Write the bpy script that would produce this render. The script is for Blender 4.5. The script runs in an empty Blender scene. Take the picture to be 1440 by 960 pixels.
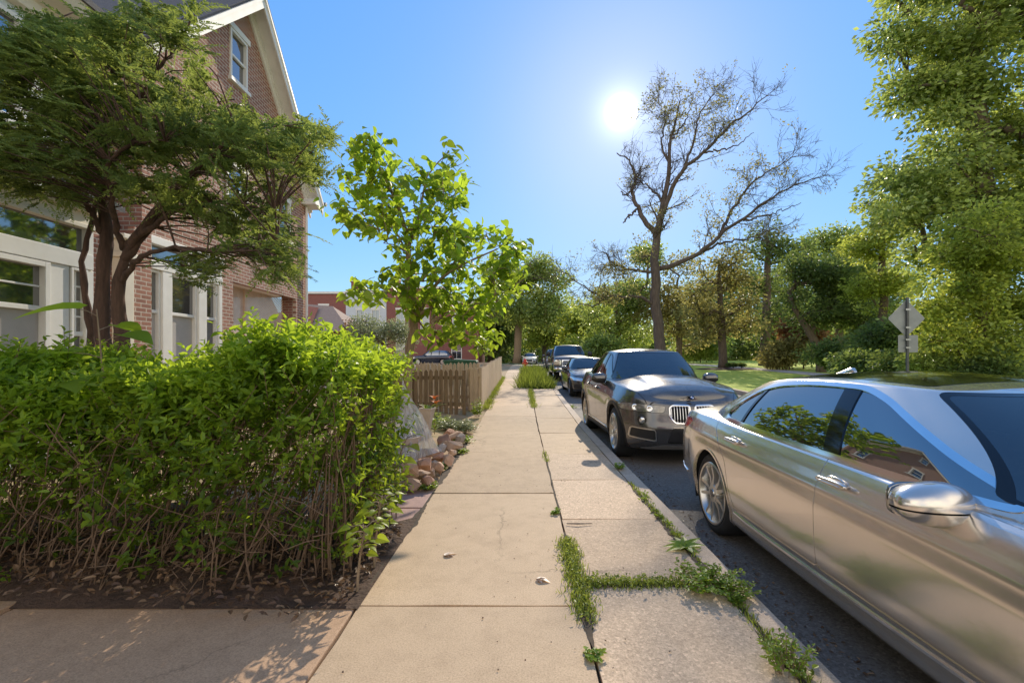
import bpy, math, random
import numpy as np
from mathutils import Vector, Matrix, Quaternion

SC = bpy.context.scene
COL = SC.collection
R = math.radians
rng = np.random.default_rng(7)
random.seed(7)
EYE = 1.42      # camera height above the pavement
FPX = 640.0     # focal length measured on the photograph (16 mm lens)


def pchip(x, pts):
    """smooth monotone interpolation through (x, y) points"""
    p = np.asarray(pts, float)
    xs, ys = p[:, 0], p[:, 1]
    x = np.clip(np.asarray(x, float), xs[0], xs[-1])
    h = np.diff(xs); d = np.diff(ys) / h
    m = np.zeros(len(xs))
    m[0], m[-1] = d[0], d[-1]
    for i in range(1, len(xs) - 1):
        if d[i - 1] * d[i] > 0:
            w1, w2 = 2 * h[i] + h[i - 1], h[i] + 2 * h[i - 1]
            m[i] = (w1 + w2) / (w1 / d[i - 1] + w2 / d[i])
    k = np.clip(np.searchsorted(xs, x, side='right') - 1, 0, len(xs) - 2)
    t = (x - xs[k]) / h[k]
    return ((1 + 2 * t) * (1 - t) ** 2 * ys[k] + t * (1 - t) ** 2 * h[k] * m[k]
            + t * t * (3 - 2 * t) * ys[k + 1] + t * t * (t - 1) * h[k] * m[k + 1])


def gz(y):
    """the street climbs gently away from the viewer"""
    return pchip(y, [(-40, 0), (9, 0), (12, .07), (19, .3), (32, .68), (53, .97), (80, 1.1), (900, 1.3)])


def W(px, py, D):
    """estimate of a world point from its place on the photograph and its distance"""
    return np.array([(px - 733) / FPX * D, D, EYE - (py - 506) / FPX * D])


# ------------------------------------------------------------------ objects
def link(o, parent=None):
    COL.objects.link(o)
    if parent is not None:
        o.parent = parent
    return o


def tag(o, label=None, cat=None, group=None, kind=None):
    if label: o['label'] = label
    if cat: o['category'] = cat
    if group: o['group'] = group
    if kind: o['kind'] = kind
    return o


def thing(name, label, cat, loc=(0, 0, 0), group=None, rz=0):
    o = bpy.data.objects.new(name, None)
    o.empty_display_size = .2
    o.location = loc
    o.rotation_euler = (0, 0, rz)
    link(o)
    return tag(o, label, cat, group)


def raw_mesh(name, V, F, smooth=False, shade=None, normals=None, fmat=None):
    me = bpy.data.meshes.new(name)
    V = np.asarray(V, np.float32)
    me.vertices.add(len(V))
    me.vertices.foreach_set('co', V.ravel())
    if isinstance(F, np.ndarray):
        n, k = F.shape
        loops = F.ravel().astype(np.int32)
        starts = np.arange(0, n * k, k, dtype=np.int32)
    else:
        n = len(F)
        lens = np.fromiter((len(f) for f in F), np.int32, n)
        loops = np.fromiter((i for f in F for i in f), np.int32)
        starts = np.concatenate(([0], np.cumsum(lens)[:-1])).astype(np.int32) if n else np.zeros(0, np.int32)
    me.loops.add(len(loops))
    me.loops.foreach_set('vertex_index', loops)
    me.polygons.add(n)
    me.polygons.foreach_set('loop_start', starts)
    me.polygons.foreach_set('use_smooth', np.full(n, bool(smooth)))
    if fmat is not None:
        me.polygons.foreach_set('material_index', np.asarray(fmat, np.int32))
    me.update(calc_edges=True)
    me.validate()
    if shade is not None:
        a = me.attributes.new('shade', 'FLOAT', 'FACE')
        a.data.foreach_set('value', np.asarray(shade, np.float32))
    if normals is not None and len(normals) == len(me.vertices):
        me.normals_split_custom_set_from_vertices([tuple(v) for v in normals])
    return me


def mesh_obj(name, V, F, mat, parent=None, world=False, **kw):
    V = np.asarray(V, float)
    if world and parent is not None:
        r = parent
        off = np.zeros(3)
        while r is not None:
            off += np.array(r.location); r = r.parent
        V = V - off
    me = raw_mesh(name, V, F, **kw)
    for m in (mat if isinstance(mat, (list, tuple)) else [mat]):
        me.materials.append(m)
    return link(bpy.data.objects.new(name, me), parent)


class MB:
    """collects simple shapes into one mesh"""
    def __init__(s):
        s.V = []; s.F = []; s.n = 0

    def add(s, V, F):
        V = np.asarray(V, float).reshape(-1, 3)
        s.V.append(V)
        s.F += [tuple(int(i) + s.n for i in f) for f in F]
        s.n += len(V)
        return s

    def box(s, x0, x1, y0, y1, z0, z1, M=None):
        V = np.array([(x, y, z) for z in (z0, z1) for y in (y0, y1) for x in (x0, x1)], float)
        if M is not None: V = V @ M[:3, :3].T + M[:3, 3]
        return s.add(V, [(0, 2, 3, 1), (4, 5, 7, 6), (0, 1, 5, 4), (2, 6, 7, 3), (0, 4, 6, 2), (1, 3, 7, 5)])

    def tube(s, P, r, n=6, cap=True):
        P = np.asarray(P, float)
        r = np.broadcast_to(np.asarray(r, float), (len(P),))
        T = np.gradient(P, axis=0)
        T /= np.linalg.norm(T, axis=1)[:, None] + 1e-9
        up = np.array([0, 0, 1.]) if abs(T[0][2]) < .9 else np.array([1., 0, 0])
        a = np.linspace(0, 2 * np.pi, n, endpoint=False)
        rings = []
        for i in range(len(P)):
            u = up - T[i] * (up @ T[i]); u /= np.linalg.norm(u) + 1e-9
            up = u
            w = np.cross(T[i], u)
            rings.append(P[i] + r[i] * (np.cos(a)[:, None] * u + np.sin(a)[:, None] * w))
        F = []
        for i in range(len(P) - 1):
            for j in range(n):
                k = (j + 1) % n
                F.append((i * n + j, i * n + k, (i + 1) * n + k, (i + 1) * n + j))
        if cap:
            F.append(tuple(range(n))[::-1]); F.append(tuple((len(P) - 1) * n + j for j in range(n)))
        return s.add(np.concatenate(rings), F)

    def lathe(s, prof, n=32, M=None, closed=False, caps=True):
        """prof: (radius, height) about +Z"""
        prof = np.asarray(prof, float)
        a = np.linspace(0, 2 * np.pi, n, endpoint=False)
        V = np.concatenate([np.stack([r * np.cos(a), r * np.sin(a), np.full(n, h)], 1) for r, h in prof])
        F = []
        m = len(prof)
        for i in range(m if closed else m - 1):
            i2 = (i + 1) % m
            for j in range(n):
                k = (j + 1) % n
                F.append((i * n + j, i * n + k, i2 * n + k, i2 * n + j))
        if not closed and caps:
            if prof[0][0] > 1e-4: F.append(tuple(range(n))[::-1])
            if prof[-1][0] > 1e-4: F.append(tuple((m - 1) * n + j for j in range(n)))
        if M is not None: V = V @ M[:3, :3].T + M[:3, 3]
        return s.add(V, F)

    def prism(s, poly, a, b, axes='yzx'):
        """extrude a 2D polygon; axes: first two = polygon axes, third = extrusion axis"""
        ix = ['xyz'.index(c) for c in axes]
        k = len(poly)
        V = np.zeros((2 * k, 3))
        for j, (u, v) in enumerate(poly):
            V[j, ix[0]] = u; V[j, ix[1]] = v; V[j, ix[2]] = a
            V[j + k, ix[0]] = u; V[j + k, ix[1]] = v; V[j + k, ix[2]] = b
        F = [tuple(range(k))[::-1], tuple(range(k, 2 * k))]
        F += [(j, (j + 1) % k, (j + 1) % k + k, j + k) for j in range(k)]
        return s.add(V, F)

    def superell(s, c, h, e=(.7, .7), n=20, m=12, M=None, shear=None):
        """superellipsoid pod"""
        def sp(w, p): return np.sign(w) * np.abs(w) ** p
        u = np.linspace(-np.pi, np.pi, n, endpoint=False); v = np.linspace(-np.pi / 2, np.pi / 2, m)
        V = []
        for b in v:
            V.append(np.stack([h[0] * sp(np.cos(b), e[1]) * sp(np.cos(u), e[0]),
                               h[1] * sp(np.cos(b), e[1]) * sp(np.sin(u), e[0]),
                               np.full(n, h[2] * sp(np.sin(b), e[1]))], 1))
        V = np.concatenate(V)
        if shear is not None: V = shear(V)
        if M is not None: V = V @ M[:3, :3].T
        V = V + np.array(c)
        F = [(i * n + j, i * n + (j + 1) % n, (i + 1) * n + (j + 1) % n, (i + 1) * n + j) for i in range(m - 1) for j in range(n)]
        return s.add(V, F)

    def build(s, name, mat, parent=None, smooth=False, bevel=0, **kw):
        V = np.concatenate(s.V) if s.V else np.zeros((0, 3))
        o = mesh_obj(name, V, s.F, mat, parent, smooth=smooth, **kw)
        if bevel:
            b = o.modifiers.new('bevel', 'BEVEL'); b.width = bevel; b.segments = 2; b.limit_method = 'ANGLE'
        if smooth == 'auto':
            pass
        return o


def rotm(axis, ang, loc=(0, 0, 0)):
    M = np.eye(4)
    M[:3, :3] = np.array(Matrix.Rotation(ang, 3, axis)); M[:3, 3] = loc
    return M


def sharp(o, ang=35):
    """smooth shading with sharp edges kept by angle"""
    me = o.data
    me.polygons.foreach_set('use_smooth', np.ones(len(me.polygons), bool))
    me.set_sharp_from_angle(angle=R(ang))
    return o


# ------------------------------------------------------------------ materials
def new_mat(name):
    m = bpy.data.materials.new(name); m.use_nodes = True
    nt = m.node_tree
    b = nt.nodes['Principled BSDF']
    return m, nt, b


def N(nt, t, **kw):
    n = nt.nodes.new(t)
    for k, v in kw.items():
        if k == 'op': n.operation = v
        elif k == 'inp':
            for a, b in v.items(): n.inputs[a].default_value = b
        else: setattr(n, k, v)
    return n


def ramp(nt, fac, stops):
    n = nt.nodes.new('ShaderNodeValToRGB')
    e = n.color_ramp.elements
    while len(e) < len(stops): e.new(.5)
    for i, (p, c) in enumerate(stops):
        e[i].position = p
        e[i].color = (*c, 1) if len(c) == 3 else c
    nt.links.new(fac, n.inputs[0])
    return n.outputs[0]


def noise(nt, scale, detail=6, rough=.6, vec=None, out='Fac', stretch=None):
    n = nt.nodes.new('ShaderNodeTexNoise')
    n.inputs['Scale'].default_value = scale; n.inputs['Detail'].default_value = detail
    n.inputs['Roughness'].default_value = rough
    if vec is None:
        tc = nt.nodes.new('ShaderNodeTexCoord'); vec = tc.outputs['Object']
    if stretch:
        mp = nt.nodes.new('ShaderNodeMapping'); mp.inputs['Scale'].default_value = stretch
        nt.links.new(vec, mp.inputs[0]); vec = mp.outputs[0]
    nt.links.new(vec, n.inputs['Vector'])
    return n.outputs[out]


def mixc(nt, fac, a, b, mode='MIX'):
    n = nt.nodes.new('ShaderNodeMix'); n.data_type = 'RGBA'; n.blend_type = mode
    for sock, v in ((n.inputs[0], fac), (n.inputs[6], a), (n.inputs[7], b)):
        if isinstance(v, (int, float)): sock.default_value = v
        elif isinstance(v, (tuple, list)): sock.default_value = (*v, 1) if len(v) == 3 else v
        else: nt.links.new(v, sock)
    return n.outputs[2]


def bump(nt, b, h, strength=.3, dist=.01):
    n = nt.nodes.new('ShaderNodeBump')
    n.inputs['Strength'].default_value = strength; n.inputs['Distance'].default_value = dist
    nt.links.new(h, n.inputs['Height']); nt.links.new(n.outputs[0], b.inputs['Normal'])


def mat(name, c1, c2=None, scale=4, rough=.7, metal=0, bump_s=0, bump_scale=None, bump_d=.01, spec=.5, stretch=None, coat=0, detail=6, vary=False):
    m, nt, b = new_mat(name)
    b.inputs['Roughness'].default_value = rough; b.inputs['Metallic'].default_value = metal
    b.inputs['Specular IOR Level'].default_value = spec
    b.inputs['Coat Weight'].default_value = coat
    if c2 is None: c2 = tuple(v * .82 for v in c1)
    f = noise(nt, scale, detail, stretch=stretch)
    col = ramp(nt, f, [(.3, c2), (.7, c1)])
    if vary:      # every stone a slightly different tone
        oi = N(nt, 'ShaderNodeObjectInfo')
        col = mixc(nt, 1, col, ramp(nt, oi.outputs['Random'], [(0, (.62, .58, .56)), (.4, (.9, .88, .86)), (.7, (1.1, 1.0, .92)), (1, (1.25, 1.2, 1.12))]), 'MULTIPLY')
    nt.links.new(col, b.inputs['Base Color'])
    if bump_s:
        bump(nt, b, noise(nt, bump_scale or scale * 4, 6, stretch=stretch), bump_s, bump_d)
    return m


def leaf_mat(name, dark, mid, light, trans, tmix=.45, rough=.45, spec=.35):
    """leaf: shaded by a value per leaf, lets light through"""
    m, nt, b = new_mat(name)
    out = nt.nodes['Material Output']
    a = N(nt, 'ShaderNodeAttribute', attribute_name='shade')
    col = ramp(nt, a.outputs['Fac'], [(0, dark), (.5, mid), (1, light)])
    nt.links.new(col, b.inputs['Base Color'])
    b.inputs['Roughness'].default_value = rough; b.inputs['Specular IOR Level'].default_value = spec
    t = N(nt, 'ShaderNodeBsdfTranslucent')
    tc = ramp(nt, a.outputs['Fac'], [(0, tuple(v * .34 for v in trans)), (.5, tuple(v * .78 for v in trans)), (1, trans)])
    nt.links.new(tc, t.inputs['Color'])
    mx = N(nt, 'ShaderNodeMixShader'); mx.inputs[0].default_value = tmix
    nt.links.new(b.outputs[0], mx.inputs[1]); nt.links.new(t.outputs[0], mx.inputs[2])
    nt.links.new(mx.outputs[0], out.inputs[0])
    return m


def brick_mat(name, axis, c1, c2, mortar, bw=.215, bh=.075, patch=None):
    """running-bond brick; axis = 'y' for walls along the street, 'x' for walls across it"""
    m, nt, b = new_mat(name)
    tc = N(nt, 'ShaderNodeTexCoord'); sp = N(nt, 'ShaderNodeSeparateXYZ'); cb = N(nt, 'ShaderNodeCombineXYZ')
    nt.links.new(tc.outputs['Object'], sp.inputs[0])
    nt.links.new(sp.outputs['Y' if axis == 'y' else 'X'], cb.inputs[0]); nt.links.new(sp.outputs['Z'], cb.inputs[1])
    t = N(nt, 'ShaderNodeTexBrick')
    t.inputs['Scale'].default_value = 1; t.inputs['Mortar Size'].default_value = .010
    t.inputs['Mortar Smooth'].default_value = .2; t.inputs['Bias'].default_value = -.1
    t.inputs['Brick Width'].default_value = bw; t.inputs['Row Height'].default_value = bh
    t.inputs['Color1'].default_value = (*c1, 1); t.inputs['Color2'].default_value = (*c2, 1); t.inputs['Mortar'].default_value = (*mortar, 1)
    nt.links.new(cb.outputs[0], t.inputs['Vector'])
    c = mixc(nt, noise(nt, 1.3, 5), t.outputs['Color'], (.5, .5, .5), 'OVERLAY')
    n2 = noise(nt, 30, 4)
    c2_ = mixc(nt, .35, c, ramp(nt, n2, [(.3, (.35, .3, .3)), (.7, (1, 1, 1))]), 'MULTIPLY')
    nt.links.new(c2_, b.inputs['Base Color'])
    b.inputs['Roughness'].default_value = .85
    inv = N(nt, 'ShaderNodeMath', op='SUBTRACT'); inv.inputs[0].default_value = 1
    nt.links.new(t.outputs['Fac'], inv.inputs[1])
    bump(nt, b, inv.outputs[0], .8, .008)
    return m


def glass_mat(name, tint=(.012, .016, .02), rough=.02, spec=.9):
    m, nt, b = new_mat(name)
    f = noise(nt, 1.2, 2)
    nt.links.new(ramp(nt, f, [(.3, tuple(v * .7 for v in tint)), (.7, tint)]), b.inputs['Base Color'])
    b.inputs['Roughness'].default_value = rough; b.inputs['Specular IOR Level'].default_value = spec
    b.inputs['IOR'].default_value = 2.4
    return m
# ------------------------------------------------------------------ camera, sky, sun
cam = bpy.data.cameras.new('camera'); camo = link(bpy.data.objects.new('camera', cam))
cam.sensor_width = 36; cam.lens = 16.0; cam.shift_x = -.009; cam.shift_y = .018
cam.clip_start = .05; cam.clip_end = 3000
camo.location = (0, 0, EYE); camo.rotation_euler = (R(90), 0, 0)
SC.camera = camo

SUN_AZ, SUN_EL = R(12.4), R(28.0)      # azimuth to the right of +Y
sdir = np.array([math.sin(SUN_AZ) * math.cos(SUN_EL), math.cos(SUN_AZ) * math.cos(SUN_EL), math.sin(SUN_EL)])
wd = bpy.data.worlds.new('World'); SC.world = wd; wd.use_nodes = True
nt = wd.node_tree
bg = nt.nodes['Background']
sky = N(nt, 'ShaderNodeTexSky', sky_type='NISHITA')
sky.sun_disc = False; sky.sun_elevation = SUN_EL; sky.sun_rotation = SUN_AZ
sky.air_density = 1.0; sky.dust_density = .15; sky.ozone_density = 3.0; sky.altitude = 50
# compress the very bright circumsolar part by luminance, so the blue stays blue
lum = N(nt, 'ShaderNodeVectorMath', operation='DOT_PRODUCT'); lum.inputs[1].default_value = (.25, .55, .20); nt.links.new(sky.outputs[0], lum.inputs[0])
lm = N(nt, 'ShaderNodeMath', op='MULTIPLY_ADD'); lm.inputs[1].default_value = 1 / 2.2; lm.inputs[2].default_value = 1; nt.links.new(lum.outputs['Value'], lm.inputs[0])
li = N(nt, 'ShaderNodeMath', op='DIVIDE'); li.inputs[0].default_value = 1; nt.links.new(lm.outputs[0], li.inputs[1])
sv3 = N(nt, 'ShaderNodeVectorMath', operation='SCALE'); nt.links.new(sky.outputs[0], sv3.inputs[0]); nt.links.new(li.outputs[0], sv3.inputs['Scale'])
hs = N(nt, 'ShaderNodeHueSaturation'); hs.inputs['Saturation'].default_value = 1.2; hs.inputs['Value'].default_value = 3.35
nt.links.new(sv3.outputs[0], hs.inputs['Color'])
# bright aureole round the sun
tcw = N(nt, 'ShaderNodeTexCoord'); vd = N(nt, 'ShaderNodeVectorMath', operation='DOT_PRODUCT')
nrm = N(nt, 'ShaderNodeVectorMath', operation='NORMALIZE'); nt.links.new(tcw.outputs['Generated'], nrm.inputs[0])
nt.links.new(nrm.outputs[0], vd.inputs[0]); vd.inputs[1].default_value = tuple(sdir)
def powr(k, amt):
    p = N(nt, 'ShaderNodeMath', op='POWER'); nt.links.new(clampd.outputs[0], p.inputs[0]); p.inputs[1].default_value = k
    m = N(nt, 'ShaderNodeMath', op='MULTIPLY'); nt.links.new(p.outputs[0], m.inputs[0]); m.inputs[1].default_value = amt
    return m.outputs[0]
clampd = N(nt, 'ShaderNodeMath', op='MAXIMUM'); nt.links.new(vd.outputs['Value'], clampd.inputs[0]); clampd.inputs[1].default_value = 0
s1 = N(nt, 'ShaderNodeMath', op='ADD'); nt.links.new(powr(8000, 40), s1.inputs[0]); nt.links.new(powr(1000, 3.4), s1.inputs[1])
s2 = N(nt, 'ShaderNodeMath', op='ADD'); nt.links.new(s1.outputs[0], s2.inputs[0]); nt.links.new(powr(60, .6), s2.inputs[1])
gl = mixc(nt, 1.0, (1, .97, .9), s2.outputs[0], 'MULTIPLY')
add = mixc(nt, 1.0, hs.outputs[0], gl, 'ADD')
# unseen pale cloud bank added low behind the viewer as fill light
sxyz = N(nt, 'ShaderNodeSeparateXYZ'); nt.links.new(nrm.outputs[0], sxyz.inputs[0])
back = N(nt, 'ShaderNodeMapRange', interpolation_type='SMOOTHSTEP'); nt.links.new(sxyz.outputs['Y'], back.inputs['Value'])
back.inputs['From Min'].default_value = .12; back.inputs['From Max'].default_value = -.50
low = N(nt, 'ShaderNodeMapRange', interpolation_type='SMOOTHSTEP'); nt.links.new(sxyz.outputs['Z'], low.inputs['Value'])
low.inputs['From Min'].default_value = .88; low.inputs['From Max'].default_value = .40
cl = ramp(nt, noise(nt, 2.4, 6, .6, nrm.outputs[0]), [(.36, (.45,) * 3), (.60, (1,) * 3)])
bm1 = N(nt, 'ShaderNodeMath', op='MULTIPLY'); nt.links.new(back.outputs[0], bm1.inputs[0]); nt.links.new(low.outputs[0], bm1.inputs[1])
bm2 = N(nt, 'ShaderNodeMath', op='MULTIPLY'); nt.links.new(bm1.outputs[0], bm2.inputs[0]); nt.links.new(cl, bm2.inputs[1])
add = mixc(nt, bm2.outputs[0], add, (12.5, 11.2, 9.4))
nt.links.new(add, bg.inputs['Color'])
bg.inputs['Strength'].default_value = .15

sl = bpy.data.lights.new('sun', 'SUN'); sl.energy = 5; sl.angle = R(.53); sl.color = (1, .88, .70)
so = link(bpy.data.objects.new('sun', sl))
so.rotation_euler = Vector(-sdir).to_track_quat('-Z', 'Y').to_euler(); so.location = (5, 20, 30)
SC.view_settings.view_transform = 'Standard'; SC.view_settings.look = 'None'
SC.view_settings.exposure = 0; SC.view_settings.gamma = 1
SC.cycles.max_bounces = 10; SC.cycles.transmission_bounces = 6; SC.cycles.diffuse_bounces = 5
SC.cycles.sample_clamp_indirect = 6
SC.cycles.use_denoising = True

# ------------------------------------------------------------------ ground materials
def concrete(name, c, dark, agg=0, tone=.5):
    m, nt, b = new_mat(name)
    tc = N(nt, 'ShaderNodeTexCoord'); v = tc.outputs['Object']
    big = noise(nt, .7, 4, .6, v); med = noise(nt, 5, 6, .7, v); fine = noise(nt, 120, 3, .7, v)
    col = ramp(nt, big, [(.25, tuple(x * .86 for x in c)), (.75, c)])
    col = mixc(nt, tone, col, ramp(nt, med, [(.3, (.72, .70, .68)), (.55, (1, 1, 1))]), 'MULTIPLY')
    col = mixc(nt, .6, col, ramp(nt, fine, [(.32, (.50, .47, .43)), (.55, (1.0, 1.0, 1.0)), (.72, (1.12, 1.12, 1.12))]), 'MULTIPLY')
    st = noise(nt, 1.9, 8, .75, v)
    col = mixc(nt, ramp(nt, st, [(.56, (0, 0, 0)), (.74, (.55, .55, .55))]), col, dark)
    # hairline cracks and rubbed dark patches
    wv = N(nt, 'ShaderNodeVectorMath', operation='ADD'); nt.links.new(v, wv.inputs[0])
    wn = N(nt, 'ShaderNodeVectorMath', operation='SCALE'); wn.inputs['Scale'].default_value = .35
    nt.links.new(noise(nt, 3, 5, .7, v, out='Color'), wn.inputs[0]); nt.links.new(wn.outputs[0], wv.inputs[1])
    cr = N(nt, 'ShaderNodeTexVoronoi', feature='DISTANCE_TO_EDGE'); cr.inputs['Scale'].default_value = .55; nt.links.new(wv.outputs[0], cr.inputs['Vector'])
    line = ramp(nt, cr.outputs['Distance'], [(.0, (.55,) * 3), (.006, (0,) * 3)])
    gate = ramp(nt, noise(nt, .45, 2, .5, v), [(.50, (0,) * 3), (.58, (1,) * 3)])
    col = mixc(nt, mixc(nt, 1, line, gate, 'MULTIPLY'), col, tuple(x * .35 for x in dark))
    col = mixc(nt, ramp(nt, noise(nt, 14, 6, .8, v), [(.60, (0,) * 3), (.72, (.35,) * 3)]), col, dark)
    if agg:
        vo = N(nt, 'ShaderNodeTexVoronoi'); vo.inputs['Scale'].default_value = 75; nt.links.new(v, vo.inputs['Vector'])
        sepn = N(nt, 'ShaderNodeSeparateColor'); nt.links.new(vo.outputs['Color'], sepn.inputs[0])
        col = mixc(nt, agg, col, ramp(nt, sepn.outputs[0], [(0, (.45, .42, .40)), (.5, (.95, .92, .9)), (.85, (1.1, 1.1, 1.1)), (1, (1.7, 1.7, 1.7))]), 'MULTIPLY')
        bump(nt, b, vo.outputs['Distance'], .25, .005)
    else:
        bump(nt, b, noise(nt, 90, 5, .7, v), .35, .004)
    geo = N(nt, 'ShaderNodeNewGeometry')
    col = mixc(nt, 1, col, ramp(nt, geo.outputs['Random Per Island'], [(0, (.84, .82, .80)), (.5, (.97, .96, .95)), (1, (1.08, 1.05, 1.02))]), 'MULTIPLY')
    nt.links.new(col, b.inputs['Base Color']); b.inputs['Roughness'].default_value = .82; b.inputs['Specular IOR Level'].default_value = .3
    return m

M = {}
M['slab'] = concrete('pavement_concrete', (.66, .49, .32), (.36, .25, .16), tone=.5)
M['slab_agg'] = concrete('pavement_aggregate', (.72, .54, .37), (.40, .29, .20), agg=.36, tone=.4)
M['walk'] = concrete('walkway_concrete', (.57, .38, .24), (.32, .205, .13))
M['kerb'] = concrete('kerb_concrete', (.64, .51, .39), (.36, .27, .20))
M['asphalt'] = concrete('asphalt', (.21, .19, .17), (.12, .11, .10), agg=.55)
M['soil'] = mat('soil', (.12, .07, .045), (.045, .026, .016), 3, .95, bump_s=.8, bump_scale=25, bump_d=.03)
M['yard'] = mat('yard_ground', (.50, .32, .20), (.22, .20, .08), 1.4, .95, bump_s=.6, bump_scale=18, bump_d=.03)
M['brickpath'] = mat('red_pavers', (.46, .29, .24), (.34, .21, .18), 9, .85, bump_s=.3, bump_scale=60)
M['lawn'] = mat('lawn_grass', (.60, .66, .09), (.40, .48, .06), .5, .9, bump_s=1, bump_scale=40, bump_d=.06)
M['ground'] = mat('far_ground', (.12, .14, .05), (.07, .08, .03), .05, .95)
M['joint'] = mat('joint_dirt', (.10, .07, .045), (.04, .03, .02), 12, .95)
M['parkpath'] = mat('park_path', (.52, .46, .42), (.42, .37, .33), 2, .85)

# ------------------------------------------------------------------ ground sheets
def sheet(name, xs, ys, mt, dz=0, zf=None, **kw):
    xs = np.asarray(xs, float); ys = np.asarray(ys, float)
    X, Y = np.meshgrid(xs, ys)
    Z = gz(Y) + dz
    if zf is not None: Z = Z + zf(X, Y)
    V = np.stack([X.ravel(), Y.ravel(), Z.ravel()], 1)
    n = len(xs)
    F = np.array([(j * n + i, j * n + i + 1, (j + 1) * n + i + 1, (j + 1) * n + i) for j in range(len(ys) - 1) for i in range(n - 1)])
    return tag(mesh_obj(name, V, F, mt, smooth=True), kind='structure', **kw)

YS = np.concatenate([np.arange(-14, 60, .75), np.linspace(60, 120, 12), [200, 400, 900]])
YN = np.concatenate([np.arange(-14, 44.1, .75)])
sheet('ground', np.concatenate([[-900, -300, -100], np.arange(-60, 61, 10), [100, 300, 900]]), np.concatenate([[-300, -60], YS]), M['ground'], -.32)
sheet('road', [1.43, 3, 5, 6.6, 8.2], np.concatenate([np.arange(-14, 60, .75), np.linspace(60, 130, 12)]), M['asphalt'], -.12)
sheet('cross_street', np.linspace(-60, 1.43, 30), [44.0, 46, 48, 50, 52, 54], M['asphalt'], -.118)
yard_bump = lambda X, Y: .10 * np.clip((-1.2 - X) / 1.2, 0, 1) + .04 * np.sin(X * 1.7 + Y * 2.1) * np.clip((-1.3 - X), 0, 1)
sheet('yard_ground', np.concatenate([[-60, -40, -25, -15, -10], np.arange(-8, -.9, .35), [-.94]]), np.concatenate([np.arange(4.2, 44, .4), [44]]), M['yard'], -.02, yard_bump)
sheet('hedge_soil', np.linspace(-8, -.925, 40), np.arange(2.58, 4.35, .15), M['soil'], .012, lambda X, Y: (.10 * np.clip((-1.2 - X) / 1.2, 0, 1) + .04 * np.sin(X * 5) * np.sin(Y * 4) * (X < -1.1)) * np.clip((Y - 2.6) / .35, 0, 1))
lawn_rise = lambda X, Y: .10 * np.clip((X - 9) / 6, 0, 3)
sheet('park_lawn', [8.36, 9, 10, 12, 15, 20, 30, 45, 80], np.concatenate([np.arange(-14, 60, 1.5), [70, 90, 120, 200]]), M['lawn'], .0, lawn_rise)
sheet('park_path', [15.5, 16.2, 17.0], np.arange(24, 60, 2.), M['parkpath'], .02, lambda X, Y: lawn_rise(X, Y) + 0 * X)
sheet('verge_soil', [-5, -.2, .355, 1.25], np.arange(17, 44, .75), M['soil'], -.035)

# pavement: real slabs with open joints
def slab_strip(name, x0, x1, joints, mt, seed, agg=None):
    r = random.Random(seed); b = MB(); b2 = MB()
    for i in range(len(joints) - 1):
        y0, y1 = joints[i] + .007, joints[i + 1] - .007
        t = [r.uniform(-.006, .006) for _ in range(4)]
        xa, xb = x0 + .006 + r.uniform(-.004, .006), x1 - .006 - r.uniform(-.003, .006)
        nx, ny = 5, max(3, int((y1 - y0) / .3))
        V = []
        for j in range(ny + 1):
            for k in range(nx + 1):
                u, v = k / nx, j / ny
                y = y0 + (y1 - y0) * v; x = xa + (xb - xa) * u
                if k in (0, nx): x += r.uniform(-.006, .006)
                if j in (0, ny): y += r.uniform(-.005, .005)
                V.append((x, y, float(gz(y)) + t[0] * (1 - u) * (1 - v) + t[1] * u * (1 - v) + t[2] * (1 - u) * v + t[3] * u * v))
        F = [(j * (nx + 1) + k, j * (nx + 1) + k + 1, (j + 1) * (nx + 1) + k + 1, (j + 1) * (nx + 1) + k) for j in range(ny) for k in range(nx)]
        # skirts
        rim = [k for k in range(nx + 1)] + [j * (nx + 1) + nx for j in range(1, ny + 1)] + [ny * (nx + 1) + k for k in range(nx - 1, -1, -1)] + [j * (nx + 1) for j in range(ny - 1, 0, -1)]
        m0 = len(V)
        V += [(V[q][0], V[q][1], V[q][2] - .06) for q in rim]
        L = len(rim)
        F += [(rim[(q + 1) % L], rim[q], m0 + q, m0 + (q + 1) % L) for q in range(L)]
        (b2 if agg and agg(i) else b).add(V, F)
    o = b.build(name, mt)
    tag(o, kind='structure'); o.location.z = .006
    if b2.n:
        o2 = b2.build(name, M['slab_agg']); tag(o2, kind='structure'); o2.location.z = .006

JM = [-6.2, -4.0, -1.8, .42, 2.62, 4.83, 7.01, 8.95, 11.1, 13.1, 15.1, 17.3, 19.5, 21.7, 23.9, 26.1, 28.3, 30.5, 32.7, 34.9, 37.1, 39.3, 41.5, 43.8]
slab_strip('pavement', -.935, .352, JM, M['slab'], 1)
JK = [-6, -3.5, -1.2, .9, 2.87, 4.06, 5.38, 6.88, 8.8, 10.8, 13.1, 15.5, 18.0]
slab_strip('pavement', .358, 1.245, JK, M['slab'], 2, agg=lambda i: i < 7)
JW = [-9.4, -7.2, -5.0, -2.9, -.945]
for a in range(4):
    pass
b = MB()
for i, (x0, x1) in enumerate(zip(JW[:-1], JW[1:])):
    for (y0, y1) in ((-3.0, -.9), (-.9, 1.0), (1.0, 2.655)):
        z = .004 * ((i * 7 + int(y0 * 3)) % 3 - 1) + .03 * (-.945 - (x0 + x1) / 2) / 4
        b.box(x0 + .006, x1 - .006, y0 + .006, y1 - .006, -.08, z + .002)
tag(b.build('front_walk', M['walk'], bevel=.008), kind='structure')
tag(MB().box(-1.95, -.945, 4.35, 5.0, -.1, .012).box(-1.95, -.945, 3.72, 4.335, -.1, .008).build('brick_path', M['brickpath'], bevel=.006), kind='structure')
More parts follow.
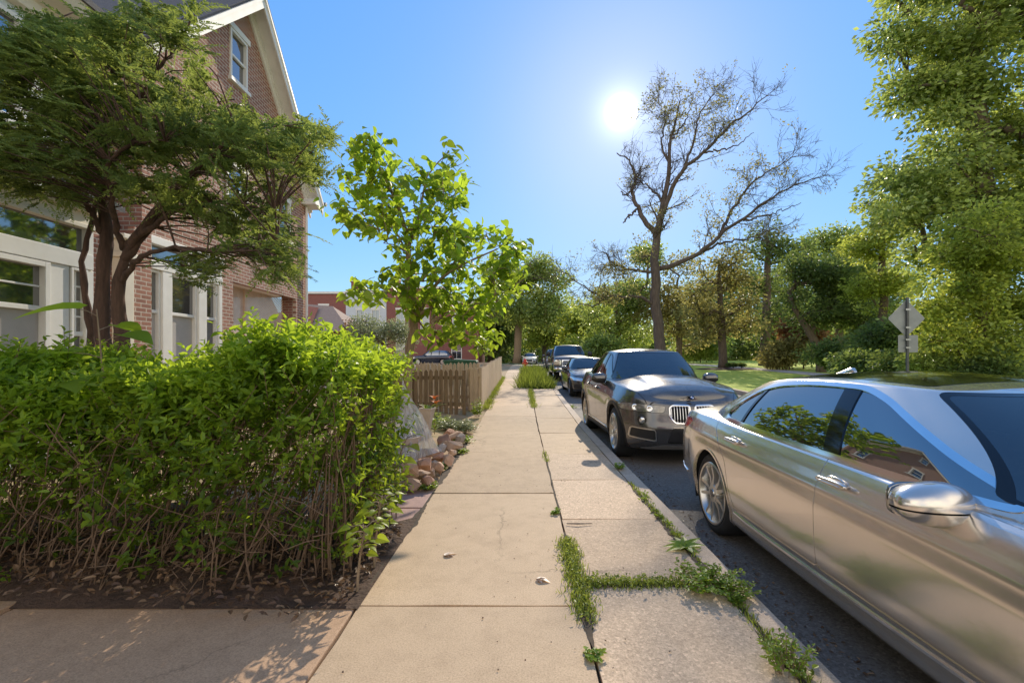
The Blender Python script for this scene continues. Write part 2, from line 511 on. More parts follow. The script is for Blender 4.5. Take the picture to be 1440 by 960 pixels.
# dirt that fills the joints
sheet('joint_soil', [-.96, -.3, .3, .8, 1.26], np.arange(-8, 44, .75), M['joint'], -.022)
# kerbs
def kerb(name, x0, x1, ylist, top=0.0, seed=3):
    r = random.Random(seed); b = MB()
    for y0, y1 in zip(ylist[:-1], ylist[1:]):
        n = 4
        for k in range(n):
            ya, yb = y0 + (y1 - y0) * k / n, y0 + (y1 - y0) * (k + 1) / n
            ga, gb = float(gz(ya)), float(gz(yb))
            g = .005 if k == 0 else 0
            V = [(x0, ya + g, ga - .3), (x1, ya + g, ga - .3), (x1, yb, gb - .3), (x0, yb, gb - .3),
                 (x0, ya + g, ga + top), (x1 - .022, ya + g, ga + top), (x1 - .022, yb, gb + top), (x0, yb, gb + top),
                 (x1, ya + g, ga + top - .03), (x1, yb, gb + top - .03)]
            b.add(V, [(4, 5, 6, 7), (5, 8, 9, 6), (8, 1, 2, 9), (0, 4, 7, 3), (0, 1, 8, 5, 4), (3, 7, 6, 9, 2)])
    tag(b.build(name, M['kerb']), kind='structure')
kerb('kerb', 1.255, 1.43, list(np.arange(-8, 44.1, 2.6)), .002)
def kerb_far():
    b = MB()
    for y in np.arange(-10, 56, 3.0):
        ga, gb = float(gz(y)), float(gz(y + 2.99))
        b.add([(8.2, y, ga - .3), (8.38, y, ga - .3), (8.38, y + 2.99, gb - .3), (8.2, y + 2.99, gb - .3),
               (8.2, y, ga + .03), (8.38, y, ga + .03), (8.38, y + 2.99, gb + .03), (8.2, y + 2.99, gb + .03)],
              [(4, 5, 6, 7), (0, 4, 7, 3), (1, 2, 6, 5), (0, 1, 5, 4), (3, 7, 6, 2)])
    tag(b.build('kerb', M['kerb']), kind='structure')
kerb_far()
# rounded kerb and rubble strip on the far side of the crossing
tag(MB().box(-30, -.9, 43.85, 44.0, .4, .93).box(-30, -3, 54.05, 54.25, .6, 1.12).build('kerb', M['kerb']), kind='structure')
# ------------------------------------------------------------------ cars
class Surf:
    """polygon surface that can be trimmed along smooth curves"""
    def __init__(s, V, F, Nn):
        s.V = V; s.F = F; s.N = Nn

    @staticmethod
    def grid(G, outward=None):
        S, T = G.shape[:2]
        du = np.gradient(G, axis=0); dv = np.gradient(G, axis=1)
        n = np.cross(du, dv); l = np.linalg.norm(n, axis=2, keepdims=True)
        # degenerate rows borrow their neighbours' normals
        n = np.where(l > 1e-9, n / np.maximum(l, 1e-9), 0)
        for i in range(S):
            for j in range(T):
                if l[i, j, 0] <= 1e-9:
                    n[i, j] = n[min(i + 1, S - 1) if i < S // 2 else i - 1, j]
        flip = False
        c = outward if outward is not None else G.mean((0, 1)) * np.array([0, 1, 1])
        if ((G - c) * n).sum(2).mean() < 0: n = -n; flip = True
        F = []
        for i in range(S - 1):
            for j in range(T - 1):
                f = [i * T + j, (i + 1) * T + j, (i + 1) * T + j + 1, i * T + j + 1]
                F.append(f[::-1] if flip else f)
        return Surf(G.reshape(-1, 3).copy(), F, n.reshape(-1, 3).copy())

    def clip(s, f):
        """keep the part where f < 0"""
        v = f(s.V, s.N)
        ins = v < 0
        V = list(s.V); Nn = list(s.N); F = []; cache = {}
        def cut(a, b):
            k = (a, b) if a < b else (b, a)
            if k not in cache:
                t = v[k[0]] / (v[k[0]] - v[k[1]])
                cache[k] = len(V)
                V.append(s.V[k[0]] * (1 - t) + s.V[k[1]] * t)
                n = s.N[k[0]] * (1 - t) + s.N[k[1]] * t
                Nn.append(n / (np.linalg.norm(n) + 1e-9))
            return cache[k]
        for face in s.F:
            fi = [ins[i] for i in face]
            if all(fi): F.append(face); continue
            if not any(fi): continue
            out = []
            m = len(face)
            for q in range(m):
                a, b = face[q], face[(q + 1) % m]
                if ins[a]: out.append(a)
                if ins[a] != ins[b]: out.append(cut(a, b))
            if len(out) > 2: F.append(out)
        used = sorted({i for f in F for i in f})
        mp = {u: k for k, u in enumerate(used)}
        if not used: return Surf(np.zeros((0, 3)), [], np.zeros((0, 3)))
        return Surf(np.array([V[u] for u in used]), [[mp[i] for i in f] for f in F], np.array([Nn[u] for u in used]))

    def off(s, d):
        return Surf(s.V + s.N * d, s.F, s.N)

    def plus(s, o):
        return Surf(np.concatenate([s.V, o.V]), s.F + [[i + len(s.V) for i in f] for f in o.F], np.concatenate([s.N, o.N]))

    def mirrored(s):
        m = np.array([-1, 1, 1])
        return Surf(s.V * m, [f[::-1] for f in s.F], s.N * m)

    def both(s):
        return s.plus(s.mirrored())

    def rimmed(s, d=.012):
        """turn the open border inwards so panels have thickness"""
        cnt = {}
        for f in s.F:
            for q in range(len(f)):
                a, b = f[q], f[(q + 1) % len(f)]
                k = (min(a, b), max(a, b))
                cnt.setdefault(k, []).append((a, b))
        V = [*s.V]; Nn = [*s.N]; F = list(s.F); mp = {}
        def dup(i):
            V.append(s.V[i]); Nn.append(s.N[i]); V.append(s.V[i] - s.N[i] * d); Nn.append(s.N[i]); return len(V) - 2
        for k, e in cnt.items():
            if len(e) == 1:
                a, b = e[0]
                if np.linalg.norm(s.V[a] - s.V[b]) < 1e-7: continue
                if a not in mp: mp[a] = dup(a)
                if b not in mp: mp[b] = dup(b)
                F.append([mp[b], mp[a], mp[a] + 1, mp[b] + 1])
        return Surf(np.array(V), F, np.array(Nn))

    def build(s, name, mt, parent, rim=0):
        t = s.rimmed(rim) if rim else s
        if not len(t.V): return None
        return mesh_obj(name, t.V, t.F, mt, parent, smooth=True, normals=t.N)


def sdpoly(P, poly):
    """signed distance of 2D points to a polygon (negative inside)"""
    P = np.asarray(P); poly = np.asarray(poly, float)
    d = np.full(len(P), 1e9); ins = np.zeros(len(P), bool)
    k = len(poly)
    for i in range(k):
        a, b = poly[i], poly[(i + 1) % k]
        e = b - a; w = P - a
        t = np.clip((w @ e) / (e @ e + 1e-12), 0, 1)
        d = np.minimum(d, np.linalg.norm(w - t[:, None] * e, axis=1))
        c = ((a[1] > P[:, 1]) != (b[1] > P[:, 1]))
        with np.errstate(divide='ignore', invalid='ignore'):
            xi = (b[0] - a[0]) * (P[:, 1] - a[1]) / (b[1] - a[1] + 1e-12) + a[0]
        ins ^= c & (P[:, 0] < xi)
    return np.where(ins, -d, d)


def chaikin(poly, it=2, r=.035):
    """polygon with its corners rounded by a small radius"""
    p = [np.array(q, float) for q in poly]
    o = []
    for i in range(len(p)):
        a, b, c = p[i - 1], p[i], p[(i + 1) % len(p)]
        la, lc = np.linalg.norm(a - b), np.linalg.norm(c - b)
        k = min(r, .38 * la, .38 * lc)
        q0, q1 = b + (a - b) / (la + 1e-9) * k, b + (c - b) / (lc + 1e-9) * k
        for t in (0, .25, .5, .75, 1):
            o.append(q0 * (1 - t) ** 2 + 2 * b * t * (1 - t) + q1 * t * t)
    return np.array(o)


def rspline(pts, n):
    """Catmull-Rom through plan points, mirrored at the centre line at both ends"""
    p = np.asarray(pts, float)
    a = p[1] * np.array([-1] + [1] * (p.shape[1] - 1)); z = p[-2] * np.array([-1] + [1] * (p.shape[1] - 1))
    q = np.concatenate([[a], p, [z]])
    # chord-length spread of samples, knots by index
    L = np.concatenate([[0], np.cumsum(np.linalg.norm(np.diff(p, axis=0), axis=1) + .04)])
    u = np.interp(np.linspace(0, L[-1], n), L, np.arange(len(p)))
    k = np.clip(u.astype(int), 0, len(p) - 2); t = (u - k)[:, None]
    p0, p1, p2, p3 = q[k], q[k + 1], q[k + 2], q[k + 3]
    # centripetal-ish tangents scaled by local chord so uneven spacing does not wiggle
    d01 = np.linalg.norm(p1 - p0, axis=1, keepdims=True) + 1e-6; d12 = np.linalg.norm(p2 - p1, axis=1, keepdims=True) + 1e-6; d23 = np.linalg.norm(p3 - p2, axis=1, keepdims=True) + 1e-6
    m1 = d12 * ((p1 - p0) / d01 * d12 + (p2 - p1) / d12 * d01) / (d01 + d12)
    m2 = d12 * ((p2 - p1) / d12 * d23 + (p3 - p2) / d23 * d12) / (d12 + d23)
    return ((2 * t ** 3 - 3 * t ** 2 + 1) * p1 + (t ** 3 - 2 * t ** 2 + t) * m1 + (-2 * t ** 3 + 3 * t ** 2) * p2 + (t ** 3 - t ** 2) * m2), u


M['tyre'] = mat('tyre_rubber', (.022, .022, .023), (.012, .012, .012), 20, .75, bump_s=.2)
M['black'] = mat('black_plastic', (.02, .02, .021), (.012, .012, .013), 10, .5)
M['gloss_black'] = mat('gloss_black', (.008, .008, .009), (.006, .006, .006), 5, .08, spec=.6)
M['dark_well'] = mat('dark_underside', (.012, .012, .012), (.008, .008, .008), 5, .95)
M['chrome'] = mat('chrome', (.80, .80, .80), (.72, .72, .73), 6, .10, metal=1)
M['alloy'] = mat('alloy_rim', (.62, .60, .56), (.52, .50, .46), 8, .28, metal=.9)
M['alloy_dark'] = mat('alloy_rim_dark', (.20, .20, .21), (.15, .15, .16), 8, .3, metal=.9)
M['brake'] = mat('brake_disc', (.30, .29, .28), (.22, .21, .20), 30, .4, metal=.9)
M['car_glass'] = glass_mat('tinted_car_glass')
M['windshield'] = glass_mat('windshield_glass', (.02, .035, .05), .03, .8)
M['tail_red'] = mat('tail_lamp_red', (.55, .012, .02), (.38, .008, .012), 9, .12, coat=1)
M['lamp'] = mat('headlamp_lens', (.36, .33, .28), (.14, .13, .12), 18, .08, coat=1, metal=.4)
M['lamp_white'] = mat('lamp_reflector', (.85, .83, .78), (.7, .7, .68), 9, .12, metal=.8)
M['amber'] = mat('amber_lamp', (.7, .25, .02), (.5, .15, .02), 9, .15)
M['badge_blue'] = mat('badge_blue', (.02, .10, .35), (.02, .08, .3), 9, .2)
M['badge_white'] = mat('badge_white', (.8, .8, .8), (.75, .75, .75), 9, .2)


def paint(name, c, metal=.75, rough=.28, dust=.12, dustc=(.42, .36, .28), topdust=.38):
    m, nt, b = new_mat(name)
    tc = N(nt, 'ShaderNodeTexCoord'); v = tc.outputs['Object']
    b.inputs['Metallic'].default_value = metal; b.inputs['Coat Weight'].default_value = 1; b.inputs['Coat Roughness'].default_value = .03
    big = noise(nt, 1.6, 3, .5, v)
    col = mixc(nt, ramp(nt, big, [(.38, (dust * .25,) * 3), (.75, (dust,) * 3)]), c, dustc)
    geo = N(nt, 'ShaderNodeNewGeometry'); sx = N(nt, 'ShaderNodeSeparateXYZ'); nt.links.new(geo.outputs['Normal'], sx.inputs[0])
    up = ramp(nt, sx.outputs['Z'], [(.35, (0,) * 3), (.95, (1,) * 3)])
    dn = ramp(nt, noise(nt, 5, 6, .65, v), [(.3, (.25 * topdust,) * 3), (.7, (topdust,) * 3)])
    upd = mixc(nt, 1, up, dn, 'MULTIPLY')
    col = mixc(nt, upd, col, (.50, .47, .43))
    iv = N(nt, 'ShaderNodeMath', op='MULTIPLY_ADD'); nt.links.new(upd, iv.inputs[0]); iv.inputs[1].default_value = -metal; iv.inputs[2].default_value = metal
    nt.links.new(iv.outputs[0], b.inputs['Metallic'])
    iw = N(nt, 'ShaderNodeMath', op='MULTIPLY_ADD'); nt.links.new(upd, iw.inputs[0]); iw.inputs[1].default_value = -.9; iw.inputs[2].default_value = 1
    nt.links.new(iw.outputs[0], b.inputs['Coat Weight'])
    nt.links.new(col, b.inputs['Base Color'])
    fl = noise(nt, 3, 4, .6, v)
    rr = ramp(nt, fl, [(.3, (rough * .9,) * 3), (.75, (rough * 1.12,) * 3)])
    nt.links.new(rr, b.inputs['Roughness'])
    return m


m_, nt_g, b_g = new_mat('clear_windshield')
_out = nt_g.nodes['Material Output']
b_g.inputs['Base Color'].default_value = (.02, .03, .04, 1); b_g.inputs['Roughness'].default_value = .03; b_g.inputs['IOR'].default_value = 2.9
_tr = N(nt_g, 'ShaderNodeBsdfTransparent'); _mx = N(nt_g, 'ShaderNodeMixShader')
nt_g.links.new(ramp(nt_g, noise(nt_g, 3, 3), [(.3, (.42, .47, .50)), (.7, (.50, .55, .58))]), _tr.inputs['Color'])
_mx.inputs[0].default_value = .55
nt_g.links.new(b_g.outputs[0], _mx.inputs[2]); nt_g.links.new(_tr.outputs[0], _mx.inputs[1]); nt_g.links.new(_mx.outputs[0], _out.inputs[0])
M['windshield'] = m_
M['seat'] = mat('seat_leather', (.10, .08, .065), (.06, .05, .042), 8, .6)
M['dash'] = mat('dashboard', (.035, .034, .034), (.02, .02, .02), 8, .6)


def make_wheel(root, cx, cy, r, w, side, style, rimr, spokes=5, rim_mat=None, name='wheel', detail=True):
    """wheel with tyre, rim, spokes, brake disc; side = -1 for the face looking to -x"""
    rm = rim_mat or M['alloy']
    a = rotm('Y', R(90) * side, (cx, cy, r))
    hw = w / 2
    t = MB().lathe([(rimr + .005, hw - .012), (rimr + .022, hw - .002), (r * .88, hw), (r * .965, hw - .018), (r, hw - .045), (r, 0), (r, -hw + .045), (r * .965, -hw + .018), (r * .88, -hw), (rimr, -hw)], 56 if detail else 28, a, caps=False)
    ty = t.build('wheel', M['tyre'], root, smooth=True); sharp(ty, 40)
    if not detail:
        c = MB().lathe([(0, hw - .03), (rimr * .25, hw - .03), (rimr * .95, hw - .015), (rimr + .006, hw - .012)], 28, a)
        sharp(c.build('rim', rm, ty), 40)
        return ty
    b = MB().lathe([(rimr + .012, hw - .002), (rimr + .004, hw + .004), (rimr - .010, hw + .001), (rimr - .018, hw - .014), (rimr - .035, hw - .05), (rimr - .045, -hw + .02), (rimr, -hw + .01)], 56, a, caps=False)
    def spoke(ang, half_in, half_out, tw, skew=0):
        ri, ro = rimr * .16, rimr - .012
        V = []
        for (rad, hh, z0, z1, sk) in ((ri, half_in, hw - .010, hw - .06, 0), (rimr * .55, (half_in + half_out) / 2 * .92, hw - .022, hw - .065, skew * .6), (ro, half_out, hw - .006, hw - .06, skew)):
            for (o, z) in ((-hh, z1), (-hh * .72, z0), (hh * .72, z0), (hh, z1)):
                p = np.array([rad, o + sk, z]); ca, sa = math.cos(ang), math.sin(ang)
                V.append((p[0] * ca - p[1] * sa, p[0] * sa + p[1] * ca, p[2]))
        V = np.array(V) @ a[:3, :3].T + a[:3, 3]
        F = []
        for q in range(2):
            for j in range(3):
                F.append((q * 4 + j, q * 4 + j + 1, (q + 1) * 4 + j + 1, (q + 1) * 4 + j))
        return V, F
    for k in range(spokes):
        g = 2 * math.pi * k / spokes + .3
        if style == 'double':
            for sgn in (-1, 1):
                b.add(*spoke(g + sgn * .13, .026, .017, 0, sgn * .030))
        elif style == 'wide':
            b.add(*spoke(g, .05, .035, 0))
        else:
            for sgn in (-1, 1):
                b.add(*spoke(g + sgn * .10, .02, .014, 0, sgn * .05))
    b.lathe([(0, hw - .004), (.032, hw - .004), (.036, hw - .012), (.075, hw - .012), (.085, hw - .03), (.09, hw - .07)], 32, a, caps=False)
    ro = b.build('rim', rm, ty); sharp(ro, 35)
    for k in range(5):
        g = 2 * math.pi * k / 5
    MB().lathe([(0, hw - .085), (rimr * .78, hw - .085), (rimr * .78, hw - .1), (0, hw - .1)], 40, a).build('brake_disc', M['brake'], ty)
    cap = MB().lathe([(0, hw - .001), (.030, hw - .001), (.030, hw - .004)], 24, a).build('hub_cap', M['gloss_black'], ty)
    return ty


def make_car(p):
    """p: dictionary of measurements; local frame: nose at y = 0, tail at y = L, wheels on z = 0"""
    root = thing(p['name'], p['label'], p['cat'], p['loc'], p.get('group'), p.get('rz', 0))
    S, T1, T2 = p.get('res', (150, 36, 14))
    body_m = p['paint']
    O, _ = rspline(p['outline'], S)
    ys = O[:, 1]
    tan = np.gradient(O, axis=0); tan /= np.linalg.norm(tan, axis=1)[:, None] + 1e-9
    nrm2 = np.stack([tan[:, 1], -tan[:, 0]], 1)            # outward in plan (x > 0 side)
    nrm2[0] = (0, -1); nrm2[-1] = (0, 1)
    zs = pchip(ys, p['zs']); zb = pchip(ys, p['zb'])
    t = np.linspace(0, 1, T1)
    ins_side = pchip(t, p['ins_side'])
    ins_f = pchip(t, p['ins_front']); ins_r = pchip(t, p['ins_rear'])
    wf = np.clip(-nrm2[:, 1], 0, 1) ** 1.0; wr = np.clip(nrm2[:, 1], 0, 1) ** 1.0
    G = np.zeros((S, T1 + T2, 3))
    ins = ins_side[None] * (1 - wf - wr)[:, None] + ins_f[None] * wf[:, None] + ins_r[None] * wr[:, None]
    flare = p.get('flare', 0)
    Z1 = zb[:, None] + (zs - zb)[:, None] * t[None]
    if flare:
        for ya in p['axles']:
            d = np.hypot(ys[:, None] - ya, (Z1 - p['wheel_r']) * 1.0)
            ins -= flare * np.exp(-((d - p['arch_r'] - .02) / .11) ** 2) * (np.abs(nrm2[:, 0]) > .5)[:, None] * (Z1 < zs[:, None] * .93)
    XY = O[:, None] - nrm2[:, None] * ins[..., None]
    XY[0, :, 0] = 0; XY[-1, :, 0] = 0
    G[:, :T1, :2] = XY; G[:, :T1, 2] = Z1
    rim = G[:, T1 - 1]
    for j in range(T2):
        w = ((j + 1) / T2) ** 1.15
        G[:, T1 + j, 0] = rim[:, 0] * (1 - w)
        G[:, T1 + j, 1] = rim[:, 1]
        c = pchip(rim[:, 1], p['crown'])
        G[:, T1 + j, 2] = rim[:, 2] + c * (1 - (1 - w) ** 2.4)
        if 'bulge' in p:      # two ridges on the bonnet
            xn = G[:, T1 + j, 0]
            yb = np.exp(-((rim[:, 1] - p['bulge'][1]) / p['bulge'][2]) ** 2)
            G[:, T1 + j, 2] += p['bulge'][0] * yb * (1 / (1 + np.exp((xn - p['bulge'][3]) * 60)))
    body = Surf.grid(G, np.array([0, p['L'] / 2, .4]))
    p['_skin'] = body
    for ya in p['axles']:
        def far(V, Nn, ya=ya):
            d = p['arch_r'] - np.hypot(V[:, 1] - ya, V[:, 2] - p['wheel_r'])
            return np.where(V[:, 0] > .45, d, -1.)
        def band(V, Nn, ya=ya):
            d = np.hypot(V[:, 1] - ya, V[:, 2] - p['wheel_r']) - p['arch_r'] - p.get('lip', .03)
            return np.where(V[:, 0] > .45, d, 1.)
        lipS = body.clip(far).clip(band).off(.007)
        body = body.clip(far)
        if len(lipS.V):
            for sd_ in (lipS, lipS.mirrored()): sd_.build('wheel_arch_trim', p.get('lip_mat', body_m), root, rim=.03)
    liner = body.off(-.03).both()
    liner.build('underbody', M['dark_well'], root)
    # cladding along the sill
    if 'clad' in p:
        f = lambda V, Nn: V[:, 2] - pchip(V[:, 1], p['clad'])
        cl = body.clip(f).off(.006); body = body.clip(lambda V, Nn: -f(V, Nn))
        for sd_ in (cl, cl.mirrored()): sd_.build('lower_cladding', p.get('clad_mat', M['black']), root, rim=.02)
    # lamps, grille and intakes cut out of the skin
    for q in p.get('front_cuts', []):
        nm, poly, mt, of = q[:4]
        opts = q[4] if len(q) > 4 else {}
        poly = chaikin(poly, 2)
        ax = opts.get('axes', (0, 2)); end = opts.get('end', 'front')
        def f(V, Nn):
            d = sdpoly(V[:, ax], poly)
            if end == 'front': return np.where((V[:, 1] < p['axles'][0] + .3) & (Nn[:, 2] < .8), d, 1.)
            if end == 'rear': return np.where((V[:, 1] > p['axles'][1] + .4) & (Nn[:, 1] > .25), d, 1.)
            return np.where(V[:, 0] > .4, d, 1.)
        part = body.clip(lambda V, Nn: f(V, Nn) + .003)
        body = body.clip(lambda V, Nn: .003 - f(V, Nn))
        if not len(part.V): continue
        rm = opts.get('ring')
        parent = root
        pieces = [part, part.mirrored()] if opts.get('split', True) else [part.both()]
        for pc in pieces:
            if rm:
                rg = pc
                def fr(V, Nn):
                    W_ = V * np.array([np.sign(pc.V[:, 0].mean()) or 1, 1, 1])
                    return sdpoly(W_[:, ax], poly)
                ring = pc.clip(lambda V, Nn: -rm[0] - fr(V, Nn)).off(rm[2] if len(rm) > 2 else .008)
                inner = pc.clip(lambda V, Nn: fr(V, Nn) + rm[0]).off(of)
                oo = inner.build(nm, mt, root, rim=.02)
                if oo: ring.build(opts.get('ring_name', 'trim'), rm[1], oo, rim=.02)
            else:
                oo = pc.off(of).build(nm, mt, root, rim=.02)
    # doors, bonnet, boot
    xin = p.get('door_xin', .12)
    g = .0035
    for nm, poly in p.get('doors', []):
        f = lambda V, Nn: np.maximum(sdpoly(V[:, (1, 2)], chaikin(poly, 2)), (p['W'] - xin) - V[:, 0])
        part = body.clip(lambda V, Nn: f(V, Nn) + g); body = body.clip(lambda V, Nn: g - f(V, Nn))
        part.build(nm, body_m, root, rim=.015); part.mirrored().build(nm, body_m, root, rim=.015)
    for nm, poly in p.get('lids', []):
        f = lambda V, Nn: np.where((Nn[:, 2] > .25) | (V[:, 2] > pchip(V[:, 1], p['zs']) - .02), sdpoly(np.abs(V[:, (0, 1)]), chaikin(poly, 2)), 1.)
        part = body.clip(lambda V, Nn: f(V, Nn) + g); body = body.clip(lambda V, Nn: g - f(V, Nn))
        part.both().build(nm, body_m, root, rim=.015)
    body.both().build('body', body_m, root, rim=.015)
    p['_body'] = body
    # ---- cabin
    n2 = p.get('cab_res', (120, 22, 10))
    ncp = len(p['cab_base'])
    comb = np.concatenate([np.asarray(p['cab_base'], float), np.asarray(p['cab_top'], float)], 1)
    base_xy = comb[:, :2]; 
    def sp(cols):
        q = comb[:, cols]
        # same knots for base and top
        return q
    L = np.concatenate([[0], np.cumsum(np.linalg.norm(np.diff(base_xy, axis=0), axis=1) + .05)])
    uu = np.interp(np.linspace(0, L[-1], n2[0]), L, np.arange(ncp))
    def ev(col, odd):
        q = np.concatenate([[comb[1, col] * (-1 if odd else 1)], comb[:, col], [comb[-2, col] * (-1 if odd else 1)]])
        k = np.clip(uu.astype(int), 0, ncp - 2); tt = uu - k
        p0, p1, p2, p3 = q[k], q[k + 1], q[k + 2], q[k + 3]
        Lq = np.concatenate([[-(L[1])], L, [2 * L[-1] - L[-2]]])
        d0, d1, d2 = Lq[k + 1] - Lq[k], Lq[k + 2] - Lq[k + 1], Lq[k + 3] - Lq[k + 2]
        m1 = d1 * ((p1 - p0) / d0 * d1 + (p2 - p1) / d1 * d0) / (d0 + d1)
        m2 = d1 * ((p2 - p1) / d1 * d2 + (p3 - p2) / d2 * d1) / (d1 + d2)
        return (2 * tt ** 3 - 3 * tt ** 2 + 1) * p1 + (tt ** 3 - 2 * tt ** 2 + tt) * m1 + (-2 * tt ** 3 + 3 * tt ** 2) * p2 + (tt ** 3 - tt ** 2) * m2
    bx, by, bz, tx, ty, tz = ev(0, True), ev(1, False), ev(2, False), ev(3, True), ev(4, False), ev(5, False)
    t = np.linspace(0, 1, n2[1])
    tn = np.stack([np.gradient(bx), np.gradient(by)], 1); tn /= np.linalg.norm(tn, axis=1)[:, None] + 1e-9
    nn = np.stack([tn[:, 1], -tn[:, 0]], 1); nn[0] = (0, -1); nn[-1] = (0, 1)
    H = np.zeros((n2[0], n2[1] + n2[2], 3))
    bl = p.get('cab_bulge', .035)
    k = 4 * t * (1 - t)
    H[:, :n2[1], 0] = bx[:, None] * (1 - t) + tx[:, None] * t + nn[:, :1] * bl * k
    H[:, :n2[1], 1] = by[:, None] * (1 - t) + ty[:, None] * t + nn[:, 1:] * bl * k
    H[:, :n2[1], 2] = bz[:, None] * (1 - t) + tz[:, None] * t
    rim2 = H[:, n2[1] - 1]
    for j in range(n2[2]):
        w = ((j + 1) / n2[2]) ** 1.2
        H[:, n2[1] + j, 0] = rim2[:, 0] * (1 - w)
        H[:, n2[1] + j, 1] = rim2[:, 1]
        yn = np.clip((rim2[:, 1] - ty[0]) / (ty[-1] - ty[0]), 0, 1)
        H[:, n2[1] + j, 2] = rim2[:, 2] + p['roof_crown'] * (1 - (1 - w) ** 2) * (.25 + .75 * np.sin(np.pi * yn) ** .6)
    H[0, :, 0] = 0; H[-1, :, 0] = 0
    cab = Surf.grid(H, np.array([0, (by[0] + by[-1]) / 2, .9]))
    ymid = (ty[0] + ty[-1]) / 2
    def endcut(poly, end):
        pl = chaikin(poly, 3, .035)
        def f(V, Nn):
            d = sdpoly(np.abs(V[:, (0, 2)]), pl)
            ok = (V[:, 1] < ymid) if end == 'front' else (V[:, 1] > ymid)
            return np.where(ok & ((Nn[:, 1] < -.06) if end == 'front' else (Nn[:, 1] > .06)), d, .5)
        return f
    for nm, poly, end, mt in p['end_glass']:
        f = endcut(poly, end)
        gl = cab.clip(f)
        sur = gl.clip(lambda V, Nn: -.013 - f(V, Nn)); gl2 = gl.clip(lambda V, Nn: f(V, Nn) + .013)
        cab = cab.clip(lambda V, Nn: -f(V, Nn))
        o = gl2.off(-.002).both().build(nm, mt, root)
        if o: sur.off(-.001).both().build('seal', M['gloss_black'], o)
    dlo = chaikin(p['dlo'], 2, .12)
    fd = lambda V, Nn: np.where(np.abs(Nn[:, 0]) > .25, sdpoly(V[:, (1, 2)], dlo), .5)
    inner = cab.clip(fd)
    tw = p.get('trim_w', .018)
    if tw:
        tr = cab.clip(lambda V, Nn: fd(V, Nn) - tw).clip(lambda V, Nn: -.004 - fd(V, Nn))
        for sd in (tr, tr.mirrored()):
            sd.off(.006).build('window_trim', p.get('trim_mat', M['chrome']), root, rim=.012)
    cab = cab.clip(lambda V, Nn: -fd(V, Nn))
    cuts = p['pillars']       # (y at bottom, y at top, half width)
    zmin, zmax = dlo[:, 1].min(), dlo[:, 1].max()
    def pil(V):
        d = np.full(len(V), 1.)
        for yb_, yt_, hw in cuts:
            yc = yb_ + (yt_ - yb_) * (V[:, 2] - zmin) / (zmax - zmin)
            d = np.minimum(d, np.abs(V[:, 1] - yc) - hw)
        return d
    edges = [-9] + [None] * 0
    rest = inner
    lo = None
    bounds = []
    def yc(V, c): return c[0] + (c[1] - c[0]) * (V[:, 2] - zmin) / (zmax - zmin)
    segs = []
    for i in range(len(cuts) + 1):
        s_ = inner
        if i > 0:
            c = cuts[i - 1]; s_ = s_.clip(lambda V, Nn, c=c: yc(V, c) + c[2] - V[:, 1])
        if i < len(cuts):
            c = cuts[i]; s_ = s_.clip(lambda V, Nn, c=c: V[:, 1] - yc(V, c) + c[2])
        segs.append(s_)
    for s_ in segs:
        for sd in (s_, s_.mirrored()):
            sd.off(-.006).build('side_window', p.get('side_glass', M['car_glass']), root)
    for c in cuts:
        s_ = inner.clip(lambda V, Nn: yc(V, c) - c[2] - V[:, 1]).clip(lambda V, Nn: V[:, 1] - yc(V, c) - c[2])
        for sd in (s_, s_.mirrored()):
            sd.off(.001).build('pillar', p.get('pillar_mat', M['gloss_black']), root, rim=.012)
    if 'roof_panel' in p:
        f = lambda V, Nn: np.where(Nn[:, 2] > .75, sdpoly(np.abs(V[:, (0, 1)]), chaikin(p['roof_panel'], 2)), .5)
        cab.clip(lambda V, Nn: f(V, Nn) + .004).off(.001).both().build('sunroof', M['gloss_black'], root, rim=.01)
        cab = cab.clip(lambda V, Nn: .004 - f(V, Nn))
    cab.both().build('roof', p.get('roof_mat', body_m), root)
    # ---- wheels and wells
    for ya in p['axles']:
        for sd in (-1, 1):
            xo = p['track'] - p['tyre_w'] / 2
            make_wheel(root, sd * xo, ya, p['wheel_r'], p['tyre_w'], sd, p.get('rim_style', 'double'), p['rim_r'], p.get('spokes', 5), p.get('rim_mat'), detail=p.get('detail', True))
            a = np.linspace(-.35, np.pi + .35, 26)
            ar = p['arch_r'] + .01
            x0, x1 = sd * (p['W'] - .05), sd * (p['W'] - .36)
            V = np.concatenate([np.stack([np.full(26, x), ya + ar * np.cos(a), p['wheel_r'] + ar * np.sin(a)], 1) for x in (x0, x1)])
            F = [(i, i + 1, i + 27, i + 26) for i in range(25)] + [tuple(range(26, 52))]
            mesh_obj('wheel_well', V, F, M['dark_well'], root)
    bw = p['W'] - .34
    MB().box(-bw, bw, .35, p['L'] - .35, p['zb'][len(p['zb']) // 2][1] + .02, .62).build('floor_pan', M['dark_well'], root)
    # ---- things seen through the windscreen
    zc = float(pchip([ty[0]], p['zs'])[0])
    if p.get('seats', True):
        hw_ = p['W'] * .40; yst = ty[0] + .42
        for sd in (-1, 1):
            for dy in (0, .95):
                se = MB().superell((sd * hw_, yst + dy, zc - .02), (.24, .075, .22), (.5, .6), 20, 12).build('seat', M['seat'], root, smooth=True)
                MB().superell((sd * hw_, yst + dy + .03, zc + .27), (.13, .05, .085), (.6, .7), 16, 10).tube([(sd * hw_ - .05, yst + dy + .02, zc + .1), (sd * hw_ - .05, yst + dy + .02, zc + .25)], .008, 6).build('headrest', M['seat'], se, smooth=True)
        a_ = np.linspace(0, 2 * np.pi, 25)
        sw_ = np.stack([hw_ + .18 * np.cos(a_), yst - .50 - .05 * np.sin(a_), zc + .02 + .17 * np.sin(a_)], 1)
        MB().tube(sw_, .016, 8, cap=False).build('steering_wheel', M['dash'], root, smooth=True)
